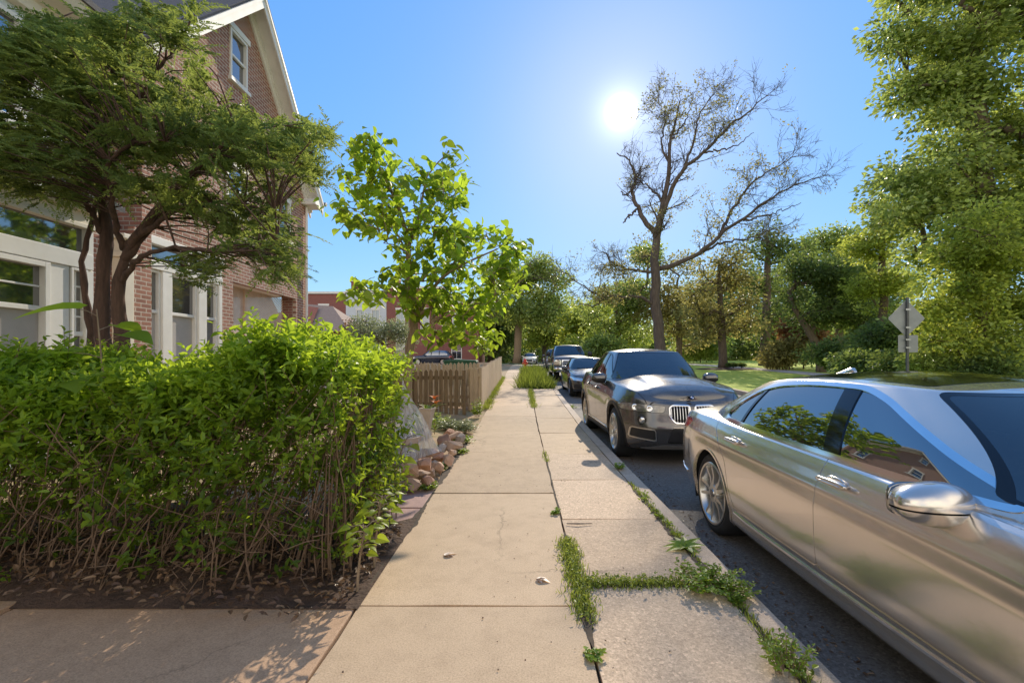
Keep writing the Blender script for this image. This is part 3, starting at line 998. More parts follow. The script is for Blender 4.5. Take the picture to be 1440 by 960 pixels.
        MB().superell((0, ty[0] - .30, zc + .02), (p['W'] * .72, .22, .06), (.5, .6), 28, 10).build('dashboard', M['dash'], root, smooth=True)
        MB().superell((0, ty[0] + .06, tz[0] - .07), (.11, .02, .035), (.5, .6), 16, 8).build('rear_view_mirror', M['black'], root, smooth=True)
        # wiper arms at the foot of the screen
        for x0_, x1_ in ((-.55, -.02), (.05, .62)):
            q_ = []
            for x_ in np.linspace(x0_ * p['W'], x1_ * p['W'], 8):
                d_ = (cab.V[:, 0] - abs(x_)) ** 2 + (cab.V[:, 2] - (bz[0] + .035)) ** 2; d_ = np.where(cab.V[:, 1] < ymid, d_, 9.)
                k_ = int(np.argmin((H[:, :n2[1], 0].ravel() - abs(x_)) ** 2 + (H[:, :n2[1], 2].ravel() - (bz[0] + .045)) ** 2 + np.where(H[:, :n2[1], 1].ravel() < ymid, 0, 9)))
                q_.append((x_, H[:, :n2[1], 1].ravel()[k_] - .018, bz[0] + .045 + .02 * (x_ - x0_)))
            MB().tube(q_, .008, 5).build('wiper', M['black'], root)
    # ---- mirrors
    if 'mirror' in p:
        mx, my, mz, hx, hy, hz = p['mirror']
        for sd in (-1, 1):
            def shr(V):
                V = V.copy(); k = V[:, 0] / hx
                V[:, 1] += .25 * hy * k * k + .35 * hy * np.abs(k + 0) * 0
                V[:, 2] *= (1 - .18 * np.clip(k, 0, 1)); V[:, 1] *= 1 - .2 * np.clip(k, -1, 1)
                return V
            mm = np.eye(4); mm[0, 0] = sd
            def half(up):
                b = MB(); b.superell((0, 0, 0), (hx, hy, hz), (.62, .72), 36, 22, None, shr)
                V = b.V[0]
                G = Surf(V, [list(f) for f in b.F], np.zeros_like(V))
                return G
            gsf = half(1)
            nv = gsf.V / np.array([hx, hy, hz]) ** 2; nv /= np.linalg.norm(nv, axis=1)[:, None] + 1e-9; gsf.N = nv
            cutz = -.18 * hz
            up = gsf.clip(lambda V, Nn: cutz + .004 - V[:, 2]); dn = gsf.clip(lambda V, Nn: V[:, 2] - cutz + .004); md = gsf.off(-.004)
            def place(s_):
                s_ = Surf(s_.V.copy(), s_.F, s_.N.copy())
                if sd < 0: s_ = s_.mirrored()
                s_.V += np.array([sd * mx, my, mz]); return s_
            mo = place(up).build('mirror', p.get('mirror_mat', body_m), root)
            place(dn).build('mirror_base', p.get('mirror_low', body_m), mo)
            place(md).build('mirror_seam', M['gloss_black'], mo)
            MB().superell((sd * mx, my + hy * .93, mz), (hx * .86, .012, hz * .8), (.4, .5), 24, 10).build('mirror_glass', M['car_glass'], mo, smooth=True)
            MB().tube([(sd * (mx - hx * .45), my, mz - hz * .75), (sd * (mx - hx * .85), my + .01, mz - hz * 1.25), (sd * (mx - hx * 1.1), my + .02, mz - hz * 1.45)], [.035, .03, .035], 10).build('mirror_arm', M['gloss_black'], mo, smooth=True)
    # ---- handles
    for hy_, hz_, hx_ in p.get('handles', []):
        for sd in (-1, 1):
            h = MB().superell((sd * (hx_ + .022), hy_, hz_), (.016, .115, .017), (.5, .6), 28, 12)
            ho = h.build('door_handle', p.get('handle_mat', body_m), root, smooth=True)
            MB().superell((sd * (hx_ - .004), hy_, hz_ - .002), (.010, .075, .032), (.8, .8), 24, 10).build('handle_recess', M['dark_well'] if not p.get('detail', True) else p.get('recess_mat', body_m), ho, smooth=True)
            MB().superell((sd * (hx_ + .039), hy_, hz_ - .004), (.003, .095, .005), (.6, .8), 20, 8).build('handle_strip', M['chrome'], ho, smooth=True)
    return root
def skin_x(p, y, z):
    V = p['_skin'].V
    d = ((V[:, 1] - y) ** 2 + (V[:, 2] - z) ** 2)
    d = np.where(V[:, 0] > .4, d, 9.)
    k = np.argsort(d)[:4]; w = 1 / (d[k] + 1e-6)
    return float((V[k, 0] * w).sum() / w.sum())


def side_strip(p, root, name, pts, r, mt, out=.004, n=30):
    pts = np.asarray(pts, float)
    u = np.linspace(0, 1, n); k = np.linspace(0, 1, len(pts))
    yy = np.interp(u, k, pts[:, 0]); zz = np.interp(u, k, pts[:, 1])
    xx = np.array([skin_x(p, a, b) for a, b in zip(yy, zz)])
    xx = np.convolve(np.concatenate([[xx[0]] * 3, xx, [xx[-1]] * 3]), np.ones(7) / 7, 'valid') + out
    for sd in (-1, 1):
        P = np.stack([sd * xx, yy, zz], 1)
        V = []; F = []
        for i in range(n):
            x, y, z = P[i]
            V += [(x - sd * .01, y, z - r), (x + sd * r * .6, y, z - r * .6), (x + sd * r * .6, y, z + r * .6), (x - sd * .01, y, z + r)]
        for i in range(n - 1):
            for j in range(3):
                F.append((i * 4 + j, i * 4 + j + 1, i * 4 + j + 5, i * 4 + j + 4))
        F += [(0, 1, 2, 3), tuple(4 * (n - 1) + j for j in range(4))]
        mesh_obj(name, V, F, mt, root)


# ---------------- silver sedan beside the viewer
sedan = dict(
    name='parked_sedan', cat='car', label='silver beige four-door sedan parked nearest at the kerb, chrome-trimmed dark windows', loc=(2.605, -.02, -.12), rz=0,
    L=5.24, W=.951, paint=paint('silver_paint', (.74, .68, .61), .82, .21, .08, (.55, .45, .33), .10), res=(260, 60, 16), cab_res=(200, 40, 14),
    outline=[(0, 0), (.35, .03), (.62, .12), (.80, .34), (.89, .68), (.93, 1.1), (.945, 1.8), (.951, 2.6), (.951, 3.4), (.943, 4.1), (.915, 4.62), (.83, 5.0), (.66, 5.17), (.38, 5.225), (0, 5.24)],
    zs=[(0, .66), (.15, .72), (.5, .80), (1.0, .87), (1.6, .935), (2.2, .965), (3.0, .985), (3.8, 1.0), (4.3, 1.015), (4.7, 1.015), (5.05, .985), (5.24, .95)],
    zb=[(0, .24), (.5, .19), (1, .19), (3, .19), (4.5, .21), (5.0, .27), (5.24, .30)],
    crown=[(0, .03), (.5, .07), (1.3, .10), (2, .1), (4, .09), (4.4, .08), (5.0, .07), (5.24, .045)],
    ins_side=[(0, .085), (.05, .05), (.16, .036), (.22, .022), (.45, .004), (.66, .0), (.775, .010), (.80, .011), (.83, .022), (.93, .052), (1, .085)],
    ins_front=[(0, .10), (.15, .02), (.4, 0), (.65, .02), (.85, .07), (1, .16)],
    ins_rear=[(0, .12), (.15, .02), (.45, 0), (.6, .01), (.75, .04), (.93, .06), (1, .075)],
    axles=[.88, 4.09], wheel_r=.352, arch_r=.385, track=.905, tyre_w=.26, rim_r=.262, rim_style='double', spokes=5, lip=.016,
    doors=[('front_door', [(1.42, .37), (2.60, .37), (2.60, 1.2), (1.42, 1.2)]), ('rear_door', [(2.60, .37), (3.60, .37), (3.68, .50), (3.73, .72), (3.90, .85), (4.02, .96), (4.02, 1.2), (2.60, 1.2)])],
    door_xin=.115,
    lids=[('bonnet', [(-.7, .42), (.7, .42), (.78, .9), (.80, 1.7), (-.80, 1.7)]), ('boot_lid', [(-.69, 4.55), (.69, 4.55), (.66, 5.3), (-.66, 5.3)])],
    cab_base=[(0, 1.18, .985), (.42, 1.25, .98), (.70, 1.44, .962), (.812, 1.74, .950), (.850, 2.2, .955), (.862, 2.9, .975), (.858, 3.4, .985), (.838, 3.85, .99), (.78, 4.25, 1.0), (.66, 4.52, 1.03), (.4, 4.64, 1.06), (0, 4.68, 1.065)],
    cab_top=[(0, 2.16, 1.395), (.34, 2.18, 1.395), (.52, 2.25, 1.39), (.585, 2.42, 1.395), (.615, 2.66, 1.405), (.622, 2.95, 1.41), (.615, 3.25, 1.405), (.60, 3.5, 1.39), (.56, 3.72, 1.37), (.50, 3.86, 1.355), (.3, 3.93, 1.35), (0, 3.95, 1.35)],
    roof_crown=.055, cab_bulge=.032,
    end_glass=[('windshield', [(-.79, 1.0), (.79, 1.0), (.555, 1.384), (-.555, 1.384)], 'front', M['windshield']), ('rear_window', [(-.66, 1.06), (.66, 1.06), (.5, 1.34), (-.5, 1.34)], 'rear', M['windshield'])],
    dlo=[(1.63, .992), (2.2, 1.004), (2.9, 1.015), (3.6, 1.035), (3.93, 1.045), (3.99, 1.06), (3.98, 1.10), (3.86, 1.20), (3.68, 1.295), (3.45, 1.345), (3.15, 1.372), (2.85, 1.378), (2.6, 1.37), (2.42, 1.315), (2.2, 1.215), (1.95, 1.105)],
    dlo_round=2, pillars=[(2.60, 2.70, .062), (3.70, 3.58, .018)], trim_w=.022,
    roof_panel=[(-.50, 2.36), (.50, 2.36), (.54, 2.7), (.54, 3.5), (-.54, 3.5), (-.54, 2.7)],
    mirror=(.935, 1.87, .955, .142, .085, .088), handles=[(2.46, .885, .925), (3.62, .905, .925)],
    front_cuts=[('headlight', [(.42, .56), (.88, .58), (.93, .70), (.5, .66)], M['lamp'], .002), ('grille', [(.04, .40), (.30, .40), (.33, .66), (.04, .67)], M['black'], -.004, dict(ring=(.02, M['chrome'], .006))),
                ('taillight', [(4.74, .845), (5.3, .80), (5.3, .955), (4.60, .945)], M['tail_red'], .003, dict(axes=(1, 2), end='side')),
                ('taillight', [(.35, .83), (.70, .82), (.70, .93), (.35, .92)], M['tail_red'], .003, dict(end='rear'))],
)
sr = make_car(sedan)
side_strip(sedan, sr, 'chrome_strip', [(1.30, .335), (2.4, .315), (3.4, .318), (3.62, .335)], .011, M['chrome'])
side_strip(sedan, sr, 'bumper_reflector', [(4.72, .40), (5.02, .43)], .014, M['chrome'], n=10)
fin = MB()
Vf = []
prof = [(-.10, .0, .030), (-.04, .018, .030), (.02, .038, .027), (.07, .052, .020), (.095, .052, .014), (.11, .03, .016), (.115, 0, .018)]
for y, h, w in prof:
    Vf += [(-w, y, 0), (-w * .55, y, h * .75), (-w * .2, y, h), (w * .2, y, h), (w * .55, y, h * .75), (w, y, 0)]
Ff = [(i * 6 + j, i * 6 + j + 1, (i + 1) * 6 + j + 1, (i + 1) * 6 + j) for i in range(len(prof) - 1) for j in range(5)]
Vf = np.array(Vf) * np.array([1.3, -1.5, 1.5]) + np.array([0, 3.72, 1.40])
mesh_obj('roof_antenna', Vf, Ff, sedan['paint'], sr, smooth=True)
MB().superell((0, 5.20, .62), (.26, .012, .06), (.3, .3), 24, 8).build('number_plate', M['badge_white'], sr)

# ---------------- dark coupe-backed SUV behind it
suv = dict(
    name='parked_suv', cat='car', label='dark grey coupe-backed SUV with twin chrome kidney grille, parked behind the silver sedan', loc=(2.45, 6.45, -.12), rz=R(.8),
    L=4.91, W=.995, paint=paint('graphite_paint', (.085, .085, .09), .7, .24, .35, (.34, .30, .25)), res=(200, 56, 22), cab_res=(140, 28, 10),
    outline=[(0, 0), (.32, .02), (.60, .075), (.80, .22), (.905, .46), (.955, .85), (.975, 1.5), (.985, 2.4), (.99, 3.2), (.985, 3.9), (.95, 4.4), (.86, 4.72), (.68, 4.86), (.38, 4.90), (0, 4.91)],
    zs=[(0, .92), (.10, .99), (.4, 1.05), (.9, 1.10), (1.5, 1.13), (2.2, 1.15), (3.2, 1.18), (3.9, 1.21), (4.4, 1.22), (4.7, 1.20), (4.91, 1.12)],
    zb=[(0, .24), (.5, .22), (1, .24), (4, .24), (4.6, .28), (4.91, .34)],
    crown=[(0, .045), (.4, .085), (1.3, .115), (2, .1), (4, .1), (4.5, .06), (4.91, .04)],
    bulge=(.022, .9, .8, .50),
    ins_side=[(0, .09), (.08, .05), (.2, .035), (.35, .028), (.5, .012), (.65, .004), (.75, .0), (.80, .012), (.9, .05), (1, .10)],
    ins_front=[(0, .14), (.12, .05), (.25, .02), (.42, .0), (.55, .02), (.75, .045), (.9, .07), (1, .13)],
    ins_rear=[(0, .12), (.15, .03), (.45, 0), (.6, .02), (.8, .06), (1, .12)],
    axles=[.88, 3.81], wheel_r=.385, arch_r=.43, track=.955, tyre_w=.285, rim_r=.275, rim_style='v', spokes=5, lip=.055, lip_mat=M['black'], flare=.025, rim_mat=M['alloy'],
    clad=[(0, .0), (1.3, .30), (1.4, .36), (3.3, .36), (3.4, .30), (4.91, .0)],
    doors=[('front_door', [(1.42, .40), (2.45, .40), (2.45, 1.4), (1.42, 1.4)]), ('rear_door', [(2.45, .40), (3.25, .40), (3.36, .7), (3.6, .95), (3.65, 1.4), (2.45, 1.4)])],
    door_xin=.12, lids=[('bonnet', [(-.62, .13), (.62, .13), (.80, .45), (.86, 1.7), (-.86, 1.7), (-.8, .45)])],
    cab_base=[(0, 1.28, 1.16), (.45, 1.36, 1.155), (.72, 1.56, 1.11), (.83, 1.95, 1.09), (.868, 2.4, 1.095), (.875, 2.9, 1.11), (.86, 3.4, 1.13), (.82, 3.95, 1.16), (.74, 4.45, 1.18), (.6, 4.66, 1.19), (.35, 4.74, 1.2), (0, 4.76, 1.2)],
    cab_top=[(0, 2.12, 1.655), (.36, 2.14, 1.65), (.55, 2.21, 1.64), (.61, 2.38, 1.645), (.635, 2.62, 1.66), (.64, 2.85, 1.662), (.63, 3.1, 1.65), (.60, 3.35, 1.615), (.56, 3.6, 1.575), (.49, 3.78, 1.54), (.3, 3.86, 1.53), (0, 3.88, 1.53)],
    roof_crown=.06, cab_bulge=.035,
    end_glass=[('windshield', [(-.80, 1.175), (.80, 1.175), (.575, 1.635), (-.575, 1.635)], 'front', M['windshield']), ('rear_window', [(-.66, 1.25), (.66, 1.25), (.5, 1.5), (-.5, 1.5)], 'rear', M['car_glass'])],
    dlo=[(1.72, 1.16), (2.4, 1.165), (3.2, 1.20), (3.85, 1.26), (3.95, 1.29), (3.85, 1.36), (3.5, 1.51), (3.1, 1.60), (2.75, 1.635), (2.5, 1.625), (2.3, 1.56)],
    pillars=[(2.42, 2.55, .05), (3.4, 3.3, .02)], trim_w=.016, trim_mat=M['gloss_black'],
    mirror=(1.02, 1.80, 1.18, .135, .085, .09), mirror_low=M['black'], handles=[(2.30, 1.0, .985), (3.2, 1.03, .985)],
    front_cuts=[
        ('headlight', [(.40, .755), (.93, .775), (.965, .86), (.86, .885), (.58, .865), (.37, .855)], M['lamp'], .002),
        ('grille', [(.025, .60), (.26, .61), (.335, .70), (.335, .84), (.27, .875), (.03, .87)], M['black'], -.03, dict(ring=(.020, M['chrome'], .014), ring_name='chrome_surround')),
        ('lower_intake', [(.50, .35), (.86, .40), (.84, .56), (.52, .53)], M['black'], -.01, dict(ring=(.016, M['alloy'], .006))),
        ('centre_intake', [(-.36, .33), (.36, .33), (.30, .55), (-.30, .55)], M['black'], -.02, dict(split=False)),
        ('skid_plate', [(-.75, .235), (.75, .235), (.42, .31), (-.42, .31)], M['alloy'], .006, dict(split=False)),
        ('taillight', [(.45, .95), (.9, .95), (.9, 1.08), (.45, 1.07)], M['tail_red'], .003, dict(end='rear'))],
)
sv = make_car(suv); sv.scale = (1, 1, 1.03)
def front_y(p, x, z):
    V = p['_skin'].V
    d = (V[:, 0] - abs(x)) ** 2 + (V[:, 2] - z) ** 2
    d = np.where(V[:, 1] < 1.0, d, 9.)
    k = np.argsort(d)[:3]
    return float(V[k, 1].mean())
for sd in (-1, 1):
    g = MB()
    for k in range(7):
        x = .058 + k * .040
        z0, z1 = .625 + (.05 if k == 6 else 0), .86 - (.02 if k == 6 else 0)
        P = [(sd * x, front_y(suv, x, z) - .002 + .006, z) for z in np.linspace(z0, z1, 6)]
        g.tube(P, .0065, 6)
    g.build('grille_slats', M['chrome'], sv, smooth=True)
    for x, z, r in ((.60, .81, .042), (.78, .825, .042)):
        y = front_y(suv, x, z)
        nx = np.array([sd * .25, -1, .15]); nx /= np.linalg.norm(nx)
        q = np.array(Vector(nx).to_track_quat('Z', 'Y').to_matrix().to_4x4()); q[:3, 3] = (sd * x, y - .001, z)
        MB().lathe([(r * .35, .004), (r * .7, .010), (r, .010), (r + .006, .004), (r + .006, -.01)], 28, q).build('headlamp_ring', M['lamp_white'], sv, smooth=True)
    x, z = .70, .655
    y = front_y(suv, x, z); nx = np.array([sd * .35, -1, 0]); nx /= np.linalg.norm(nx)
    q = np.array(Vector(nx).to_track_quat('Z', 'Y').to_matrix().to_4x4()); q[:3, 3] = (sd * x, y - .006, z)
    fl = MB().lathe([(0, .012), (.036, .010), (.040, .004), (.040, -.02)], 28, q).build('fog_lamp', M['lamp_white'], sv, smooth=True)
    MB().lathe([(.042, .004), (.058, .010), (.068, .006), (.07, -.02)], 28, q).build('fog_lamp_bezel', M['gloss_black'], fl, smooth=True)
q = np.array(Vector((0, -.75, .66)).to_track_quat('Z', 'Y').to_matrix().to_4x4()); q[:3, 3] = (0, .075, .968)
bd = MB().lathe([(0, .006), (.034, .006), (.038, .0)], 32, q).build('badge', M['gloss_black'], sv, smooth=False)
for k, mm in enumerate(('badge_blue', 'badge_white', 'badge_blue', 'badge_white')):
    a = np.linspace(k * np.pi / 2, (k + 1) * np.pi / 2, 9)
    Vb = np.array([(0, 0, .0075)] + [(.023 * math.cos(c), .023 * math.sin(c), .0075) for c in a]) @ q[:3, :3].T + q[:3, 3]
    mesh_obj('badge_quarter', Vb, [tuple(range(10))], M[mm], bd)
side_strip(suv, sv, 'sill_trim', [(1.36, .37), (3.3, .37)], .012, M['chrome'])

# ---------------- dark sedan third in the row
sed3 = dict(
    name='parked_sedan', cat='car', label='black four-door sedan parked between the dark SUV and the pickup truck', loc=(2.62, 15.7, float(gz(17)) - .12), rz=0,
    L=4.75, W=.92, paint=paint('black_paint', (.035, .038, .042), .5, .25, .30, (.30, .27, .23)), res=(110, 34, 12), cab_res=(90, 20, 8),
    outline=[(0, 0), (.32, .02), (.58, .09), (.76, .27), (.86, .58), (.90, 1.0), (.915, 1.7), (.92, 2.4), (.92, 3.1), (.91, 3.8), (.87, 4.3), (.78, 4.58), (.6, 4.70), (.35, 4.74), (0, 4.75)],
    zs=[(0, .64), (.12, .70), (.45, .78), (1.0, .86), (1.6, .92), (2.3, .94), (3.4, .965), (4.0, .985), (4.4, .98), (4.75, .92)],
    zb=[(0, .22), (.5, .18), (4.2, .19), (4.75, .28)],
    crown=[(0, .03), (.5, .07), (1.3, .09), (3.6, .08), (4.2, .06), (4.75, .04)],
    ins_side=sedan['ins_side'], ins_front=sedan['ins_front'], ins_rear=sedan['ins_rear'],
    axles=[.85, 3.65], wheel_r=.33, arch_r=.365, track=.875, tyre_w=.23, rim_r=.235, rim_style='wide', rim_mat=M['alloy_dark'], lip=.015,
    doors=[('front_door', [(1.36, .33), (2.4, .33), (2.4, 1.1), (1.36, 1.1)]), ('rear_door', [(2.4, .33), (3.2, .33), (3.3, .7), (3.5, .9), (3.5, 1.1), (2.4, 1.1)])],
    lids=[('bonnet', [(-.6, .3), (.6, .3), (.74, .8), (.76, 1.6), (-.76, 1.6)])],
    cab_base=[(0, 1.28, .96), (.42, 1.35, .955), (.68, 1.54, .935), (.79, 1.9, .925), (.825, 2.3, .93), (.83, 2.8, .945), (.81, 3.3, .955), (.76, 3.75, .965), (.62, 4.02, 1.0), (.35, 4.12, 1.02), (0, 4.15, 1.02)],
    cab_top=[(0, 2.02, 1.37), (.33, 2.04, 1.37), (.50, 2.11, 1.365), (.56, 2.3, 1.37), (.585, 2.5, 1.378), (.59, 2.75, 1.38), (.575, 3.0, 1.37), (.545, 3.2, 1.345), (.47, 3.36, 1.325), (.3, 3.42, 1.32), (0, 3.44, 1.32)],
    roof_crown=.055, end_glass=[('windshield', [(-.76, .975), (.76, .975), (.52, 1.355), (-.52, 1.355)], 'front', M['windshield']), ('rear_window', [(-.6, 1.03), (.6, 1.03), (.47, 1.3), (-.47, 1.3)], 'rear', M['car_glass'])],
    dlo=[(1.8, .975), (2.4, .98), (3.3, 1.0), (3.6, 1.03), (3.5, 1.12), (3.2, 1.27), (2.85, 1.345), (2.5, 1.345), (2.25, 1.29)],
    pillars=[(2.4, 2.5, .05)], trim_w=.015, mirror=(.955, 1.82, 1.0, .12, .075, .075), handles=[(2.25, .85, .90), (3.15, .87, .90)],
    front_cuts=[('headlight', [(.40, .56), (.84, .60), (.90, .72), (.45, .66)], M['lamp_white'], .002), ('grille', [(-.36, .36), (.36, .36), (.40, .62), (-.40, .62)], M['black'], -.01, dict(split=False, ring=(.015, M['chrome'], .006))),
                ('lower_intake', [(.46, .30), (.78, .32), (.76, .46), (.48, .46)], M['black'], -.01),
                ('taillight', [(.42, .76), (.85, .76), (.85, .90), (.42, .88)], M['tail_red'], .003, dict(end='rear'))],
)
make_car(sed3)

# ---------------- pickup truck
truck = dict(
    name='pickup_truck', cat='truck', label='large navy pickup truck with a broad chrome grille at the kerb', loc=(2.62, 23.0, float(gz(25)) - .12), rz=0,
    L=5.8, W=1.0, paint=paint('navy_paint', (.03, .04, .06), .5, .28, .25, (.30, .27, .23)), res=(110, 34, 12), cab_res=(90, 20, 8),
    outline=[(0, 0), (.45, .01), (.75, .05), (.92, .18), (.97, .45), (.985, 1.0), (1.0, 2.0), (1.0, 3.2), (1.0, 4.6), (.99, 5.4), (.95, 5.7), (.82, 5.78), (.4, 5.8), (0, 5.8)],
    zs=[(0, 1.10), (.15, 1.15), (.8, 1.20), (1.6, 1.24), (2.6, 1.25), (4, 1.26), (5.8, 1.28)], zb=[(0, .42), (1, .38), (5, .40), (5.8, .48)],
    crown=[(0, .04), (.5, .07), (1.5, .08), (3.6, .05), (3.8, -.02), (5.8, -.02)],
    ins_side=[(0, .06), (.1, .03), (.4, .01), (.7, 0), (.85, .01), (1, .07)], ins_front=[(0, .05), (.2, .0), (.35, .02), (.4, .05), (.9, .06), (1, .12)], ins_rear=[(0, .05), (.2, 0), (.4, .04), (1, .05)],
    axles=[1.0, 4.55], wheel_r=.40, arch_r=.46, track=.93, tyre_w=.27, rim_r=.25, rim_style='wide', lip=.03, detail=True,
    doors=[('front_door', [(1.55, .55), (2.65, .55), (2.65, 1.4), (1.55, 1.4)]), ('rear_door', [(2.65, .55), (3.5, .55), (3.65, .9), (3.65, 1.4), (2.65, 1.4)])],
    lids=[('bonnet', [(-.75, .12), (.75, .12), (.85, .5), (.86, 1.55), (-.86, 1.55)])],
    cab_base=[(0, 1.45, 1.27), (.5, 1.5, 1.265), (.8, 1.66, 1.23), (.89, 1.95, 1.22), (.91, 2.5, 1.225), (.91, 3.2, 1.23), (.90, 3.6, 1.235), (.85, 3.75, 1.24), (.4, 3.8, 1.24), (0, 3.8, 1.24)],
    cab_top=[(0, 2.12, 1.83), (.4, 2.14, 1.83), (.62, 2.22, 1.82), (.68, 2.4, 1.825), (.70, 2.65, 1.835), (.70, 3.1, 1.835), (.69, 3.35, 1.825), (.62, 3.5, 1.815), (.35, 3.55, 1.81), (0, 3.56, 1.81)],
    roof_crown=.06, end_glass=[('windshield', [(-.85, 1.285), (.85, 1.285), (.64, 1.81), (-.64, 1.81)], 'front', M['windshield']), ('rear_window', [(-.7, 1.3), (.7, 1.3), (.6, 1.75), (-.6, 1.75)], 'rear', M['car_glass'])],
    dlo=[(1.85, 1.27), (2.6, 1.275), (3.55, 1.29), (3.58, 1.34), (3.45, 1.76), (3.3, 1.79), (2.5, 1.79), (2.35, 1.75)],
    pillars=[(2.65, 2.68, .06)], trim_w=.015, mirror=(1.14, 1.9, 1.38, .12, .09, .13), handles=[(2.5, 1.12, .985), (3.5, 1.14, .985)], mirror_mat=M['black'], mirror_low=M['black'],
    front_cuts=[('headlight', [(.60, .80), (.96, .80), (.97, 1.05), (.60, 1.05)], M['lamp_white'], .002), ('grille', [(-.54, .70), (.54, .70), (.56, 1.06), (-.56, 1.06)], M['black'], -.02, dict(split=False, ring=(.045, M['chrome'], .012))),
                ('bumper', [(-1.0, .44), (1.0, .44), (1.0, .64), (-1.0, .64)], M['chrome'], .02, dict(split=False))],
)
tr = make_car(truck)
b = MB()
for z in (.79, .88, .97): b.box(-.5, .5, .005, .05, z - .02, z + .02)
b.build('grille_bars', M['chrome'], tr, bevel=.008)

# ---------------- simpler cars far down the street, still with their parts
def far_car(kind, label, loc, rz, col, group=None, name='parked_car', lampm=None):
    import copy
    src = sed3 if kind == 'sedan' else van
    p = {k: v for k, v in src.items() if not k.startswith('_')}
    p.update(name=name, label=label, loc=loc, rz=rz, paint=col, res=(60, 20, 7), cab_res=(50, 14, 6), detail=False, group=group, handles=[], trim_w=.0 if kind == 'x' else .012)
    return make_car(p)

van = dict(
    name='parked_suv', cat='car', label='', loc=(0, 0, 0), L=4.7, W=.95, paint=None, res=(70, 22, 8), cab_res=(60, 16, 7),
    outline=[(0, 0), (.38, .02), (.65, .09), (.83, .28), (.90, .6), (.93, 1.1), (.95, 2), (.95, 3), (.945, 3.8), (.92, 4.3), (.85, 4.58), (.65, 4.67), (.3, 4.7), (0, 4.7)],
    zs=[(0, .86), (.15, .93), (.6, 1.0), (1.2, 1.04), (2, 1.06), (4, 1.09), (4.7, 1.05)], zb=[(0, .26), (.6, .24), (4.2, .25), (4.7, .34)], crown=[(0, .04), (.6, .08), (1.5, .08), (4, .05), (4.7, .03)],
    ins_side=[(0, .08), (.1, .04), (.4, .012), (.7, 0), (.85, .02), (1, .08)], ins_front=[(0, .1), (.2, .01), (.5, 0), (.8, .05), (1, .13)], ins_rear=[(0, .1), (.2, 0), (.6, .02), (1, .06)],
    axles=[.9, 3.7], wheel_r=.36, arch_r=.40, track=.90, tyre_w=.25, rim_r=.24, rim_style='wide', lip=.025,
    doors=[('front_door', [(1.36, .42), (2.4, .42), (2.4, 1.3), (1.36, 1.3)]), ('rear_door', [(2.4, .42), (3.2, .42), (3.4, .8), (3.45, 1.3), (2.4, 1.3)])],
    lids=[('bonnet', [(-.6, .25), (.6, .25), (.75, .7), (.8, 1.5), (-.8, 1.5)])],
    cab_base=[(0, 1.2, 1.08), (.45, 1.27, 1.075), (.72, 1.45, 1.05), (.82, 1.8, 1.04), (.85, 2.3, 1.045), (.85, 3.0, 1.055), (.84, 3.8, 1.07), (.80, 4.3, 1.08), (.66, 4.52, 1.09), (.35, 4.58, 1.09), (0, 4.6, 1.09)],
    cab_top=[(0, 1.98, 1.63), (.38, 2.0, 1.63), (.57, 2.08, 1.62), (.63, 2.28, 1.63), (.65, 2.6, 1.64), (.65, 3.1, 1.64), (.64, 3.6, 1.63), (.62, 3.95, 1.61), (.54, 4.14, 1.595), (.3, 4.2, 1.59), (0, 4.22, 1.59)],
    roof_crown=.05, end_glass=[('windshield', [(-.79, 1.09), (.79, 1.09), (.59, 1.61), (-.59, 1.61)], 'front', M['windshield']), ('rear_window', [(-.66, 1.15), (.66, 1.15), (.54, 1.56), (-.54, 1.56)], 'rear', M['car_glass'])],
    dlo=[(1.68, 1.10), (2.4, 1.105), (3.6, 1.13), (4.2, 1.16), (4.15, 1.25), (3.98, 1.54), (3.8, 1.58), (2.6, 1.60), (2.25, 1.56)], pillars=[(2.4, 2.45, .05), (3.3, 3.3, .05)], trim_w=.012,
    mirror=(1.0, 1.72, 1.13, .11, .08, .085), mirror_low=M['black'],
    front_cuts=[('headlight', [(.48, .70), (.86, .74), (.90, .88), (.52, .84)], M['lamp_white'], .002), ('grille', [(-.4, .55), (.4, .55), (.45, .80), (-.45, .80)], M['black'], -.01, dict(split=False)),
                ('taillight', [(4.35, .85), (4.8, .85), (4.8, 1.06), (4.45, 1.05)], M['tail_red'], .003, dict(axes=(1, 2), end='side')), ('taillight', [(.55, .84), (.9, .84), (.9, 1.05), (.55, 1.05)], M['tail_red'], .003, dict(end='rear'))],
)
CARS = True
far_car('van', 'dark SUV just visible past the left shoulder of the pickup truck', (2.75, 33.5, float(gz(35)) - .12), 0, paint('charcoal_paint', (.05, .045, .05), .5, .3), name='parked_suv')
far_car('sedan', 'small white oncoming car far down the street beyond the red hydrant', (.95, 55.0, float(gz(56)) - .12), R(-4), paint('white_paint', (.75, .75, .76), 0, .3), name='oncoming_car')
far_car('van', 'dark blue SUV seen side-on above the picket fence, red tail light at its right end', (-12.3, 51.2, float(gz(51)) - .12), R(-93), paint('blue_black_paint', (.02, .028, .05), .4, .22), name='crossing_suv')
